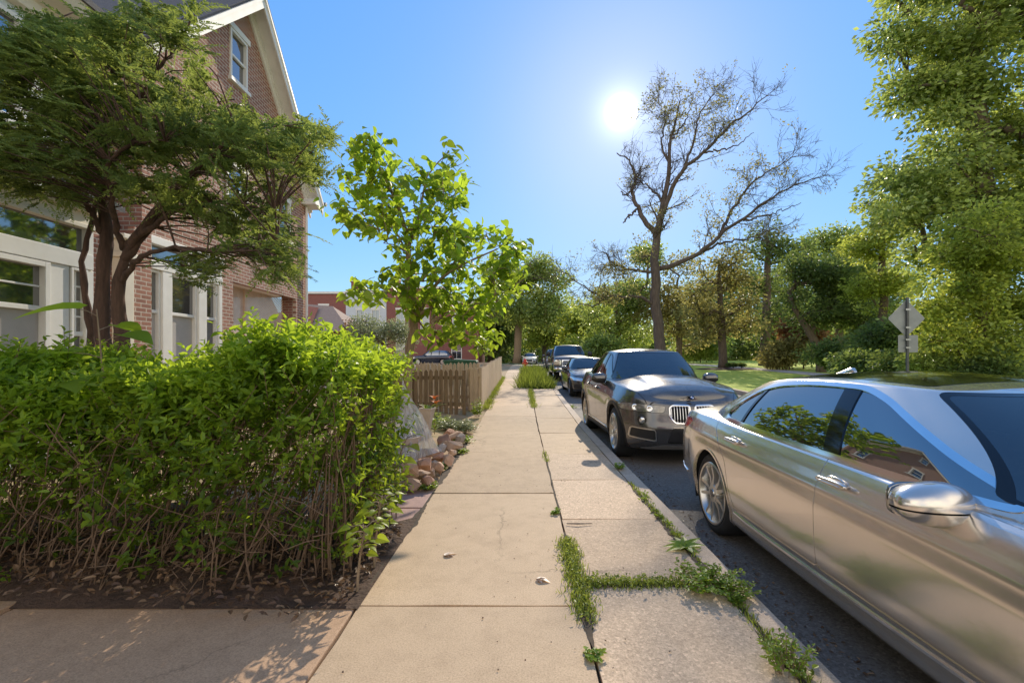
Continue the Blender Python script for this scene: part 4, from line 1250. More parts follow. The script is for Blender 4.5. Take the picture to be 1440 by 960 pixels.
# ------------------------------------------------------------------ houses
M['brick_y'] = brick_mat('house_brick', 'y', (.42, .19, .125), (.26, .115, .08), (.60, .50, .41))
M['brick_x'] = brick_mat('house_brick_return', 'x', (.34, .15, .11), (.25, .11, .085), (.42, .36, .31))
M['brick_far'] = brick_mat('row_house_brick', 'x', (.32, .10, .08), (.26, .08, .065), (.30, .18, .15))
M['white'] = mat('white_trim', (.80, .78, .74), (.70, .68, .63), 3, .5, bump_s=.05)
M['cream'] = mat('cream_trim', (.74, .67, .55), (.64, .57, .46), 3, .55)
M['siding'] = mat('pale_siding', (.60, .62, .60), (.52, .54, .52), 2, .6)
M['shingle'] = mat('roof_shingles', (.16, .15, .15), (.08, .075, .075), 14, .9, bump_s=.5, bump_scale=30, bump_d=.02, stretch=(1, 1, 5))
M['shingle_brown'] = mat('brown_shingles', (.42, .31, .24), (.30, .21, .16), 9, .9, bump_s=.4, stretch=(1, 1, 4))
M['shingle_red'] = mat('red_shingles', (.42, .16, .10), (.30, .11, .07), 9, .9)
M['win_glass'] = glass_mat('window_glass', (.03, .036, .04), .04, .8)
M['screen'] = mat('window_screen', (.16, .155, .15), (.11, .108, .105), 2, .35, spec=.5)
M['curtain'] = mat('drawn_blind', (.42, .39, .37), (.35, .33, .31), 3, .5)
M['lattice'] = mat('lattice_wood', (.78, .58, .46), (.64, .45, .34), 5, .7)
M['gutter'] = mat('gutter_metal', (.30, .29, .28), (.22, .21, .20), 5, .4, metal=.4)
M['bluewhite'] = mat('painted_side_wall', (.62, .66, .70), (.52, .56, .60), 1, .7)


def wall_y(b, X, y0, y1, z0, z1, holes, top=None, depth=.12):
    """wall in the plane x = X seen from +x, with openings (y0, y1, z0, z1) and their reveals"""
    ys = sorted({y0, y1, *[h[0] for h in holes], *[h[1] for h in holes]}); zs = sorted({z0, z1, *[h[2] for h in holes], *[h[3] for h in holes]})
    for a, c in zip(ys[:-1], ys[1:]):
        for e, f in zip(zs[:-1], zs[1:]):
            ym, zm = (a + c) / 2, (e + f) / 2
            if any(h[0] < ym < h[1] and h[2] < zm < h[3] for h in holes): continue
            b.add([(X, a, e), (X, c, e), (X, c, f), (X, a, f)], [(0, 1, 2, 3)])
    for h in holes:
        a, c, e, f = h
        d = X - depth
        b.add([(X, a, e), (d, a, e), (d, a, f), (X, a, f)], [(0, 1, 2, 3)])
        b.add([(X, c, e), (d, c, e), (d, c, f), (X, c, f)], [(3, 2, 1, 0)])
        b.add([(X, a, f), (d, a, f), (d, c, f), (X, c, f)], [(0, 1, 2, 3)])
        b.add([(X, a, e), (d, a, e), (d, c, e), (X, c, e)], [(3, 2, 1, 0)])


def sash_window(root, X, y0, y1, z0, z1, cols=1, rows=1, rail=None, frame=.06, low=None, out=.03, muntin_low=False, sill=True, glass=None):
    """double-hung window in the plane x = X"""
    f = MB()
    xo, xi = X + out, X - .09
    f.box(xi, xo, y0, y0 + frame, z0, z1).box(xi, xo, y1 - frame, y1, z0, z1)
    f.box(xi, xo, y0 + frame, y1 - frame, z1 - frame, z1).box(xi, xo, y0 + frame, y1 - frame, z0, z0 + frame)
    rl = rail if rail is not None else (z0 + z1) / 2
    f.box(X - .07, X - .005, y0 + frame, y1 - frame, rl - .028, rl + .028)
    def grid(za, zb, cols, rows, xx):
        for i in range(1, cols):
            y = y0 + frame + (y1 - y0 - 2 * frame) * i / cols
            f.box(xx - .012, xx + .006, y - .011, y + .011, za, zb)
        for j in range(1, rows):
            z = za + (zb - za) * j / rows
            f.box(xx - .011, xx + .005, y0 + frame, y1 - frame, z - .011, z + .011)
    if cols * rows > 1:
        grid(rl + .028, z1 - frame, cols, rows, X - .035)
        if muntin_low: grid(z0 + frame, rl - .028, cols, rows, X - .045)
    o = f.build('window', M['white'], root, world=True, bevel=.004)
    gx = X - .045
    mesh_obj('pane', [(gx, y0 + frame, rl), (gx, y1 - frame, rl), (gx, y1 - frame, z1 - frame), (gx, y0 + frame, z1 - frame)], [(0, 1, 2, 3)], glass or M['win_glass'], o, world=True)
    gx = X - .055
    mesh_obj('pane', [(gx, y0 + frame, z0 + frame), (gx, y1 - frame, z0 + frame), (gx, y1 - frame, rl), (gx, y0 + frame, rl)], [(0, 1, 2, 3)], low or M['win_glass'], o, world=True)
    if sill:
        MB().box(X - .02, X + .08, y0 - .05, y1 + .05, z0 - .09, z0 - .003).build('sill', M['white'], o, world=True, bevel=.006)
    return o

# ---- brick house with the steep gable
FX = -6.5
gh = thing('brick_house', 'tall brick house with a steep white-trimmed gable facing the street', 'house', (FX, 10.78, .2))
wb = MB()
holes = [(12.06, 12.80, 4.72, 5.84), (10.02, 10.80, 4.72, 5.84), (7.90, 9.83, 1.15, 3.56), (10.27, 13.14, .3, 3.18)]
wall_y(wb, FX, 7.8, 13.73, -.2, 6.35, holes[:3], depth=.10)
# cut the porch opening by hand: rebuild with all holes
wb = MB(); wall_y(wb, FX, 7.8, 13.73, -.2, 6.35, holes, depth=.10)
# gable triangle with attic window
def gable_z(y): return 9.95 - (10.78 - y) * 1.02 if y < 10.78 else 9.95 - (y - 10.78) * 1.213
ya = [7.8, 8.4, 9, 9.6, 10.14, 10.45, 10.78, 11.3, 12, 12.7, 13.3, 13.73]
aw = (10.14, 10.78, 7.74, 8.86)
for a, c in zip(ya[:-1], ya[1:]):
    za, zc = gable_z(a), gable_z(c)
    if aw[0] - .01 <= a and c <= aw[1] + .01:
        wb.add([(FX, a, 6.35), (FX, c, 6.35), (FX, c, aw[2]), (FX, a, aw[2])], [(0, 1, 2, 3)])
        wb.add([(FX, a, aw[3]), (FX, c, aw[3]), (FX, c, zc), (FX, a, za)], [(0, 1, 2, 3)])
    else:
        wb.add([(FX, a, 6.35), (FX, c, 6.35), (FX, c, zc), (FX, a, za)], [(0, 1, 2, 3)])
wb.build('wall', M['brick_y'], gh, world=True)
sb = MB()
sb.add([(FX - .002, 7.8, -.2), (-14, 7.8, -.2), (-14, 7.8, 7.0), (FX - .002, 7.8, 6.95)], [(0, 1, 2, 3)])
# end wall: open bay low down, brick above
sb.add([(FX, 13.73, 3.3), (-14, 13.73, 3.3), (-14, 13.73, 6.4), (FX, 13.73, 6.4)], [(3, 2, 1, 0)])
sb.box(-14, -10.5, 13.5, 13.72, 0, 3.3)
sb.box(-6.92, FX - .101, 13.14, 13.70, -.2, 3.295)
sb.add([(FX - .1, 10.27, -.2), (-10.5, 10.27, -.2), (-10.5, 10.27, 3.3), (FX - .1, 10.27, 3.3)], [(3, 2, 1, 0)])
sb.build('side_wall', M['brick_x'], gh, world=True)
MB().box(-14, FX - .11, 10.3, 13.7, 3.31, 3.36).build('porch_ceiling', M['white'], gh, world=True)
MB().box(-14, FX - .11, 10.3, 13.7, .1, .3).build('porch_floor', M['walk'], gh, world=True)
lt = MB()
y0, y1, z0, z1, lx = 10.3, 13.12, .9, 3.18, -6.88
for k in range(-44, 60):
    for sgn in (1, -1):
        # diagonal strip clipped to the opening
        c = y0 + k * .075
        pts = []
        za = z0; zb_ = z1
        yA = c; yB = c + sgn * (z1 - z0)
        t0, t1 = 0., 1.
        d = yB - yA
        for lim, sg in ((y0, 1), (y1, -1)):
            pa, pb = sg * (yA - lim), sg * (yB - lim)
            if pa < 0 and pb < 0: t0 = 2; break
            if pa < 0: t0 = max(t0, pa / (pa - pb))
            elif pb < 0: t1 = min(t1, pa / (pa - pb))
        if t0 >= t1 - .01: continue
        P0 = np.array([lx + .006 * sgn, yA + d * t0, z0 + (z1 - z0) * t0]); P1 = np.array([lx + .006 * sgn, yA + d * t1, z0 + (z1 - z0) * t1])
        n = np.array([0, -(z1 - z0), d]); n = n / np.linalg.norm(n) * .020
        lt.add([P0 - n, P0 + n, P1 + n, P1 - n], [(0, 1, 2, 3)])
lo = lt.build('lattice_screen', M['lattice'], gh, world=True)
MB().box(-6.95, -6.84, 11.26, 11.36, .3, 3.18).box(-6.93, -6.85, 10.28, 10.36, .3, 3.18).box(-6.93, -6.85, 11.37, 13.13, .84, .92).build('lattice_post', M['lattice'], lo, world=True, bevel=.005)
for (a, c, e, f) in holes[:2]:
    sash_window(gh, FX, a, c, e, f, low=M['win_glass'])
    MB().box(FX - .01, FX + .012, a - .08, c + .08, f + .002, f + .16).build('lintel', M['cream'], gh, world=True)
sash_window(gh, FX, *aw)
MB().box(FX - .01, FX + .05, aw[0] - .07, aw[1] + .07, aw[3] + .002, aw[3] + .13).build('window_head', M['white'], gh, world=True)
# triple window with transom
tw = MB()
for a, c in ((7.90, 7.93), (8.20, 8.42), (9.12, 9.35), (9.73, 9.83)):
    tw.box(FX - .10, FX + .045, a, c, 1.15, 3.02)
tw.box(FX - .10, FX + .055, 7.90, 9.83, 3.022, 3.17).box(FX - .10, FX + .07, 7.86, 9.87, 3.46, 3.60).box(FX - .10, FX + .04, 7.90, 7.96, 3.172, 3.458).box(FX - .10, FX + .04, 9.77, 9.83, 3.172, 3.458).box(FX - .10, FX + .03, 8.84, 8.88, 3.172, 3.458)
two = tw.build('window_frame', M['white'], gh, world=True, bevel=.006)
mesh_obj('transom_pane', [(FX - .05, 7.96, 3.17), (FX - .05, 9.77, 3.17), (FX - .05, 9.77, 3.46), (FX - .05, 7.96, 3.46)], [(0, 1, 2, 3)], M['win_glass'], two, world=True)
for a, c, low in ((7.935, 8.195, M['curtain']), (8.425, 9.115, M['curtain']), (9.355, 9.725, M['screen'])):
    sash_window(gh, FX - .005, a, c, 1.16, 3.015, rail=2.28, frame=.045, low=low, sill=False, out=.015)
# roof: two slopes, white rake boards with soffit, gutter returns
ov = .42
rf = MB()
xf, xb = FX + ov, -14.0
th = .14
Lz, Rz = gable_z(7.55), gable_z(13.98)
rf.add([(xf, 7.55, Lz + th), (xf, 10.78, 9.95 + th + .03), (xb, 10.78, 9.95 + th + .03), (xb, 7.55, Lz + th)], [(0, 1, 2, 3)])
rf.add([(xf, 13.98, Rz + th), (xf, 10.78, 9.95 + th + .03), (xb, 10.78, 9.95 + th + .03), (xb, 13.98, Rz + th)], [(3, 2, 1, 0)])
rf.add([(xf + .02, 13.98, Rz + th), (xf + .02, 10.78, 9.98 + th), (xf + .02, 10.78, 9.94 + th), (xf + .02, 13.98, Rz + th - .045)], [(0, 1, 2, 3), (3, 2, 1, 0)])
ro = rf.build('roof', M['shingle'], gh, world=True)
so_ = ro.modifiers.new('thick', 'SOLIDIFY'); so_.thickness = .04; so_.offset = -1
def rake(ya_, yb_, nm):
    b = MB()
    P = np.array([(ya_, gable_z(ya_)), (yb_, gable_z(yb_))])
    for (x0, x1, lo_, hi_) in ((xf - .03, xf, -.20, .09), (xf - .035, xf + .03, .0, .085), (FX + .005, xf - .032, -.055, -.02), (FX + .003, FX + .05, -.30, -.06), (FX + .003, FX + .09, -.14, -.058)):
        V = []
        for x in (x0, x1):
            for (y, z) in P: V += [(x, y, z + lo_), (x, y, z + hi_)]
        b.add(V, [(0, 1, 3, 2), (4, 6, 7, 5), (0, 4, 5, 1), (2, 3, 7, 6), (1, 5, 7, 3), (0, 2, 6, 4)])
    b.build(nm, M['white'], gh, world=True)
rake(7.55, 10.78, 'rake_board'); rake(10.782, 13.98, 'rake_board')
# cornice return and gutter at the right eave
cr = MB()
cr.prism([(13.45, 6.02), (13.98, 6.02), (14.08, 6.16), (14.08, 6.24), (13.60, 6.24), (13.45, 6.12)], FX + .003, xf - .002, 'yzx')
cr.box(xb, FX + .002, 13.735, 14.02, 6.05, 6.10)
cr.build('cornice_return', M['white'], gh, world=True, bevel=.01)
MB().tube([(xf + .05, 14.09, 6.22), (xb, 14.09, 6.26)], .065, 10).build('gutter', M['gutter'], gh, world=True)
MB().tube([(FX + .06, 13.66, 6.0), (FX + .06, 13.66, 3.0), (FX + .06, 13.66, .5)], .038, 8).build('downspout', M['white'], gh, world=True)
# brick pier between the houses
MB().box(FX, FX + .10, 7.52, 7.88, -.2, 3.62).build('brick_pier', M['brick_y'], gh, world=True)

# ---- neighbour with the enclosed white porch
nh = thing('porch_house', 'pale house with a glazed white front porch half hidden behind the evergreen', 'house', (-6, 4.5, .2))
nb = MB(); wall_y(nb, -6.5, -3, 6.44, 3.4, 6.15, [(4.75, 5.93, 4.47, 5.85), (1.6, 2.8, 4.47, 5.85)], depth=.10)
nb.add([(-6.5, 6.44, 3.4), (-8.2, 6.44, 3.4), (-8.2, 6.44, 6.15), (-6.5, 6.44, 6.15)], [(3, 2, 1, 0)])
nb.build('upper_wall', M['siding'], nh, world=True)
nb = MB(); wall_y(nb, -8.2, 6.44, 7.79, 3.0, 6.15, [(6.75, 7.35, 4.47, 5.7)], depth=.08); nb.build('recessed_wall', M['siding'], nh, world=True)
sash_window(nh, -8.2, 6.75, 7.35, 4.47, 5.7)
nb = MB(); wall_y(nb, -6.5, 5.95, 7.52, -.2, 3.4, []); nb.build('brick_wall', M['brick_y'], nh, world=True)
sash_window(nh, -6.5, 4.75, 5.93, 4.47, 5.85); sash_window(nh, -6.5, 1.6, 2.8, 4.47, 5.85)
c = MB(); c.prism([(-6.5, 5.95), (-6.40, 5.98), (-6.38, 6.12), (-6.12, 6.22), (-6.05, 6.36), (-6.5, 6.36)], -3, 6.58, 'xzy'); c.build('cornice', M['cream'], nh, world=True, bevel=.008)
MB().box(-8.4, -6.02, -3, 6.62, 6.362, 6.45).box(-14, -8.41, -3, 7.7, 6.3, 6.45).build('roof', M['shingle'], nh, world=True)
PX = -5.6
pr = MB(); pr.add([(PX + .25, -3, 3.46), (PX + .25, 6.15, 3.46), (-6.5, 6.15, 4.25), (-6.5, -3, 4.25), (PX + .25, -3, 3.40), (PX + .25, 6.15, 3.40), (-6.5, 6.15, 3.9), (-6.5, -3, 3.9)], [(0, 1, 2, 3), (0, 4, 5, 1), (1, 5, 6, 2), (4, 7, 6, 5)])
pr.build('porch_roof', M['shingle'], nh, world=True)
bm_ = MB(); bm_.box(PX - .12, PX, -3, 5.98, 3.10, 3.398).box(PX, PX + .07, -3, 6.02, 3.30, 3.398).box(PX, PX + .03, -3, 5.99, 3.10, 3.16).box(-6.49, PX - .121, 5.86, 5.98, 3.10, 3.398)
bm_.build('porch_beam', M['cream'], nh, world=True, bevel=.008)
pf = MB()
pf.box(PX - .09, PX + .03, -3, 5.93, 2.58, 2.78)
for a, c in ((5.40, 5.63), (5.86, 5.95), (3.35, 3.55), (1.2, 1.4), (-1, -.8)):
    pf.box(PX - .10, PX + .01, a, c, .3, 2.578)
pf.box(PX - .09, PX + .005, -3, 5.95, .2, .95)
for a, c in ((5.86, 5.95), (3.42, 3.48)): pf.box(PX - .10, PX + .01, a, c, 2.782, 3.098)
pf.build('porch_frame', M['white'], nh, world=True, bevel=.006)
mesh_obj('transom_pane', [(PX - .06, -3, 2.78), (PX - .06, 5.86, 2.78), (PX - .06, 5.86, 3.1), (PX - .06, -3, 3.1)], [(0, 1, 2, 3)], M['win_glass'], nh, world=True)
MB().box(-6.49, PX - .105, 5.90, 5.94, .2, 3.098).build('porch_side', M['white'], nh, world=True)
sash_window(nh, PX, 3.56, 5.39, .96, 2.57, 3, 2, rail=2.02, low=M['curtain'], sill=False, muntin_low=True)
sash_window(nh, PX, 1.41, 3.34, .96, 2.57, 3, 2, rail=2.02, low=M['curtain'], sill=False, muntin_low=True)
sash_window(nh, PX, 5.64, 5.855, .96, 2.57, 2, 4, rail=1.75, frame=.03, low=M['screen'], sill=False)
pl = MB(); pl.box(FX, FX + .16, 7.22, 7.46, -.2, 3.05).box(FX, FX + .22, 7.18, 7.50, 3.052, 3.14).box(FX, FX + .19, 7.20, 7.48, 3.142, 3.34).box(FX, FX + .25, 7.16, 7.515, 3.342, 3.42)
pl.build('pilaster', M['cream'], nh, world=True, bevel=.01)

# ---- row houses beyond the crossing
def far_house(name, label, x0, x1, yf, z1, wall_m, wins, door=None, chimney=None, group=None, cornice=M['white'], side_m=None):
    g0 = float(gz(yf))
    t = thing(name, label, 'house', ((x0 + x1) / 2, yf, g0), group)
    holes = wins
    b = MB()
    xs = sorted({x0, x1, *[w[0] for w in wins], *[w[1] for w in wins]}); zs = sorted({g0 - .5, z1, *[w[2] for w in wins], *[w[3] for w in wins]})
    for a, c in zip(xs[:-1], xs[1:]):
        for e, f in zip(zs[:-1], zs[1:]):
            if any(w[0] < (a + c) / 2 < w[1] and w[2] < (e + f) / 2 < w[3] for w in wins): continue
            b.add([(a, yf, e), (c, yf, e), (c, yf, f), (a, yf, f)], [(0, 1, 2, 3)])
    b.build('wall', wall_m, t, world=True)
    MB().add([(x1, yf, g0 - .5), (x1, yf + 9, g0 - .5), (x1, yf + 9, z1), (x1, yf, z1)], [(0, 1, 2, 3)]).add([(x0, yf, g0 - .5), (x0, yf + 9, g0 - .5), (x0, yf + 9, z1), (x0, yf, z1)], [(3, 2, 1, 0)]).build('side_wall', side_m or wall_m, t, world=True)
    MB().box(x0, x1, yf + .02, yf + 9, z1 - .05, z1 + .02).build('roof', M['shingle'], t, world=True)
    MB().box(x0, x1, yf - .18, yf - .002, z1 - .22, z1 + .06).build('cornice', cornice, t, world=True, bevel=.02)
    for w in wins:
        a, c, e, f = w
        fr = MB().box(a, a + .09, yf - .03, yf + .12, e, f).box(c - .09, c, yf - .03, yf + .12, e, f).box(a + .09, c - .09, yf - .03, yf + .12, f - .1, f).box(a + .09, c - .09, yf - .05, yf + .12, e, e + .1).box(a + .09, c - .09, yf + .02, yf + .1, (e + f) / 2 - .04, (e + f) / 2 + .04)
        fr.box((a + c) / 2 - .02, (a + c) / 2 + .02, yf + .03, yf + .09, e + .1, f - .1).box(a - .08, c + .08, yf - .06, yf - .003, f + .002, f + .22)
        o = fr.build('window', M['white'], t, world=True)
        mesh_obj('pane', [(a + .09, yf + .08, e + .1), (c - .09, yf + .08, e + .1), (c - .09, yf + .08, f - .1), (a + .09, yf + .08, f - .1)], [(0, 1, 2, 3)], M['win_glass'], o, world=True)
    if chimney:
        cx, w = chimney
        MB().box(cx - w, cx + w, yf + 1.5, yf + 2.3, z1 + .02, z1 + 1.3).box(cx - w - .08, cx + w + .08, yf + 1.42, yf + 2.38, z1 + 1.302, z1 + 1.45).build('chimney', M['brick_far'], t, world=True, bevel=.02)
    return t
YB = 56.0
far_house('row_house', 'dark red brick row house with one white window over the garage roof', -29.5, -21.6, YB, 9.75, M['brick_far'], [(-24.9, -23.7, 5.1, 8.1), (-28, -26.9, 5.1, 8.1), (-24.9, -23.7, 1.7, 4.1)], chimney=None)
far_house('row_house', 'pale painted row house with brick chimney left of the catalpa crown', -21.58, -16.6, YB, 9.9, M['bluewhite'], [(-20.3, -19.2, 5.1, 7.6), (-18.4, -17.4, 5.1, 7.6)], chimney=(-21.0, .5))
far_house('row_house', 'brick row house glimpsed behind the catalpa trunk', -16.58, -9.6, YB, 10.4, M['brick_far'], [(-15.4, -14.3, 5.1, 7.6), (-12.4, -11.3, 5.1, 7.6), (-15.4, -14.3, 1.7, 4.2)], chimney=(-15.9, .5))
far_house('row_house', 'brick house at the corner seen under the catalpa leaves', -9.58, -5.2, YB, 8.6, M['brick_far'], [(-8.5, -7.4, 4.6, 7.0), (-8.6, -7.3, 1.5, 3.6)])
# garage with a shallow brown roof
ga = thing('garage', 'low brick garage with a brown shingle roof between the gable house and row houses', 'garage', (-12, 29, float(gz(29))))
g0 = float(gz(29))
MB().box(-16.5, -10.7, 28.2, 33, g0 - .4, 3.15).build('wall', M['brick_far'], ga, world=True)
rg = MB().add([(-16.8, 27.7, 3.16), (-10.4, 27.7, 3.16), (-10.4, 33.4, 3.16), (-16.8, 33.4, 3.16), (-15.0, 30.4, 5.2), (-12.6, 30.4, 5.0)], [(0, 1, 5, 4), (1, 2, 5), (2, 3, 4, 5), (3, 0, 4), (0, 3, 2, 1)])
rg.build('roof', M['shingle_brown'], ga, world=True)
MB().add([(-13.95, 27.62, 3.2), (-12.9, 27.62, 3.2), (-13.3, 29.9, 4.85), (-13.95, 29.9, 4.95)], [(0, 1, 2, 3)]).build('red_roof_patch', M['shingle_red'], ga, world=True)
MB().box(-14.2, -11.6, 28.15, 28.19, g0, 2.75).build('garage_door', M['white'], ga, world=True)
# service wires over the roofs
M['wire'] = mat('black_wire', (.02, .02, .02), (.015, .015, .015), 3, .6)
for k, (za, zb_) in enumerate(((6.9, 7.0), (7.15, 7.2), (7.4, 7.45), (7.7, 7.62))):
    P = [(-13 + 6 * u, 9.0 + u * 2, za + (zb_ - za) * u - .25 * math.sin(math.pi * u)) for u in np.linspace(-.4, 1.0, 14)]
    tag(MB().tube(P, .010, 5).build('utility_wire', M['wire']), 'thin black utility wire crossing the sky over the pale porch house', 'wire', 'service wires above the porch house')

# ------------------------------------------------------------------ fences
M['picket'] = mat('weathered_pickets', (.60, .46, .31), (.40, .30, .19), 5, .85, bump_s=.4, bump_scale=30, stretch=(4, 4, .6))
M['picket_dark'] = mat('dark_pickets', (.28, .19, .11), (.14, .095, .055), 5, .85, bump_s=.4, bump_scale=30, stretch=(4, 4, .6))
M['picket_pale'] = mat('pale_pickets', (.58, .53, .47), (.44, .39, .34), 5, .85, stretch=(4, 4, .6))
def fence(name, label, p0, p1, h, mt, pitch=.105, w=.09, th=.018, rails=(.25, .82), posts=3, side=1, back=.02, dog=True):
    t = thing(name, label, 'fence', (p0[0], p0[1], float(gz(p0[1]))))
    p0 = np.array(p0, float); p1 = np.array(p1, float); L = np.linalg.norm(p1 - p0); d = (p1 - p0) / L; n = np.array([d[1], -d[0]]) * side
    r = random.Random(int(L * 100))
    b = MB(); k = 0
    for k in range(int(L / pitch)):
        c = p0 + d * (k * pitch + w / 2)
        g = float(gz(c[1])); hh = h + r.uniform(-.025, .02); lean = r.uniform(-.012, .012)
        a = c - d * w / 2; e = c + d * w / 2
        prof = [(0, .03), (0, hh - .06), (.5, hh), (1, hh - .06), (1, .03)] if dog else [(0, .03), (0, hh), (1, hh), (1, .03)]
        V = []
        for o in (0, th):
            for (u, z) in prof:
                q = a + (e - a) * u + d * lean * z + n * (o + r.uniform(0, .004))
                V.append((q[0], q[1], g + z))
        m = len(prof)
        b.add(V, [tuple(range(m)), tuple(range(m, 2 * m))[::-1]] + [(i, i + m, (i + 1) % m + m, (i + 1) % m) for i in range(m)])
    b.build('pickets', mt, t, world=True)
    for z in rails:
        rr = MB()
        V = []
        for c in (p0, p1):
            g = float(gz(c[1]))
            for o, zz in ((-.003, -.045), (-.04, -.045), (-.04, .045), (-.003, .045)):
                q = c + n * o; V.append((q[0], q[1], g + h * z + zz))
        rr.add(V, [(0, 1, 2, 3), (7, 6, 5, 4)] + [(i, i + 4, (i + 1) % 4 + 4, (i + 1) % 4) for i in range(4)])
        rr.build('rail', mt, t, world=True)
    for i in range(posts):
        c = p0 + (p1 - p0) * i / max(1, posts - 1) - n * .09
        g = float(gz(c[1]))
        MB().box(c[0] - .045, c[0] + .045, c[1] - .045, c[1] + .045, g - .1, g + h * .98).build('post', mt, t, world=True, bevel=.006)
    return t
fence('picket_fence', 'weathered picket fence running beside the pavement into the distance', (-1.10, 12.05), (-1.02, 23.4), 1.16, M['picket'], posts=5, side=1)
fence('picket_fence', 'dark picket fence behind the flower bed, facing the viewer', (-3.9, 11.25), (-1.42, 11.25), 1.14, M['picket_dark'], pitch=.125, w=.09, posts=3, side=1)
fence('picket_fence', 'short pale picket panel closing the corner of the fence', (-1.36, 12.0), (-1.09, 12.0), 1.17, M['picket'], posts=2, side=1, pitch=.095)
fence('picket_fence', 'long low picket fence behind the dark one, its sunlit tips in a row', (-4.4, 12.6), (-1.2, 12.6), 1.26, M['picket'], posts=2)
fence('board_fence', 'pale pointed board fence left of the catalpa by the garage', (-8.9, 20.0), (-6.7, 20.6), 1.95, M['picket_pale'], pitch=.16, w=.12, posts=3)
fence('board_fence', 'tall grey board fence panel behind the catalpa trunk', (-5.0, 18.2), (-4.55, 18.0), 1.55, M['picket_pale'], pitch=.15, w=.14, posts=2, dog=False)
# ------------------------------------------------------------------ foliage tools
def unit(v):
    return v / (np.linalg.norm(v, axis=-1, keepdims=True) + 1e-9)


def leaf_geo(C, T, Nn, L, Wd, fold=.18, droop=.12, simple=False):
    """folded pointed leaves: C bases, T directions, Nn normals, L lengths, Wd widths"""
    T = unit(T); B = unit(np.cross(Nn, T)); Nn = np.cross(T, B)
    L = np.asarray(L)[:, None]; Wd = np.asarray(Wd)[:, None]
    n = len(C)
    if simple:
        V = np.stack([C, C + T * .45 * L + B * Wd * .5 + Nn * L * .06, C + T * L - Nn * L * droop, C + T * .45 * L - B * Wd * .5 + Nn * L * .06], 1).reshape(-1, 3)
        F = np.arange(4 * n).reshape(n, 4)
        return V, F, 1
    up = Nn * Wd * fold
    V = np.stack([C, C + T * .25 * L + B * .42 * Wd + up, C + T * .62 * L + B * .42 * Wd + up - Nn * L * droop * .5, C + T * L - Nn * L * droop,
                  C + T * .62 * L - B * .42 * Wd + up - Nn * L * droop * .5, C + T * .25 * L - B * .42 * Wd + up], 1).reshape(-1, 3)
    i = np.arange(n)[:, None] * 6
    F = np.concatenate([i + np.array([[0, 1, 2, 3]]), i + np.array([[0, 3, 4, 5]])], 1).reshape(-1, 4)
    return V, F, 2


class Foliage:
    def __init__(s): s.V = []; s.F = []; s.S = []; s.n = 0
    def add(s, V, F, shade):
        s.V.append(V); s.F.append(F + s.n); s.S.append(shade); s.n += len(V)
    def leaves(s, C, T, Nn, L, Wd, shade, **kw):
        V, F, k = leaf_geo(C, T, Nn, L, Wd, **kw)
        s.add(V, F, np.repeat(shade, k))
    def build(s, name, mt, parent=None, world=True):
        return mesh_obj(name, np.concatenate(s.V), np.concatenate(s.F), mt, parent, world=world, shade=np.clip(np.concatenate(s.S), 0, 1))


def skeleton(trunk, tips, r, step=.5, up=.15, jit=.08, start=.35):
    """grow limbs from a trunk line to the tips; returns list of polylines with child counts"""
    P = [np.array(p, float) for p in trunk]; par = [i - 1 for i in range(len(P))]
    s0 = max(1, int(len(P) * start))
    allow = list(range(s0, len(P)))
    tips = sorted(tips, key=lambda t: min(np.linalg.norm(t - P[i]) for i in allow))
    ends = []
    A = np.array([P[i] for i in allow]); idx = list(allow)
    for t in tips:
        d = t - A; dist = np.linalg.norm(d, axis=1)
        cost = dist * (1 + .9 * np.clip(-d[:, 2] / (dist + 1e-6) + .15, 0, 1))
        k = int(np.argmin(cost)); base = idx[k]
        a = P[base]; L = dist[k]; n = max(2, int(L / step) + 1)
        prev = base
        new = []
        for j in range(1, n + 1):
            u = j / n
            q = a + (t - a) * u + np.array([0, 0, up * L * math.sin(math.pi * u) * (.6 if t[2] > a[2] else 1)]) + (rng.normal(0, jit * L / n, 3) if j < n else 0)
            P.append(q); par.append(prev); prev = len(P) - 1
            new.append(prev)
        A = np.concatenate([A, np.array([P[i] for i in new])]); idx += new
        ends.append(prev)
    cnt = np.zeros(len(P)); cnt[ends] = 1
    cnt[len(trunk) - 1] += 1
    for i in range(len(P) - 1, 0, -1): cnt[par[i]] += cnt[i]
    return P, par, cnt, ends


def branch_mesh(P, par, cnt, ends, r0, rmin, b=None, power=.5, n0=8, ntr=0, flare=True):
    b = b or MB()
    tot = max(cnt[0], 1)
    rad = lambda i: max(rmin, r0 * (cnt[i] / tot) ** power)
    seen = set()
    def path_to(i):
        path = [i]
        while par[i] >= 0:
            i = par[i]; path.append(i)
            if i in seen: break
        return path[::-1]
    order = ([ntr - 1] if ntr else []) + sorted(ends, key=lambda e: -cnt[par[e]])
    for e in order:
        pth = path_to(e)
        if len(pth) < 2: continue
        seen.update(pth)
        rr = [rad(i) for i in pth]
        if pth[0] != 0: rr[0] = min(rr[0], rr[1] * 1.3)
        elif flare: rr[0] *= 1.35
        rr[-1] *= .5
        b.tube([P[i] for i in pth], rr, n0 if rr[0] > .03 else (5 if rr[0] > .012 else 4))
    return b


def crown_tips(blobs, n, shell=.55):
    """clump centres inside ellipsoids (centre, radii), mostly near their surface"""
    vol = np.array([b[1][0] * b[1][1] * b[1][2] for b in blobs]) ** .75
    k = rng.choice(len(blobs), n, p=vol / vol.sum())
    d = unit(rng.normal(size=(n, 3)))
    rr = (shell + (1 - shell) * rng.random(n)) * np.where(rng.random(n) < .25, rng.random(n) ** .5, 1)
    C = np.array([blobs[i][0] for i in k]); Rr = np.array([blobs[i][1] for i in k])
    return C + d * rr[:, None] * Rr, C


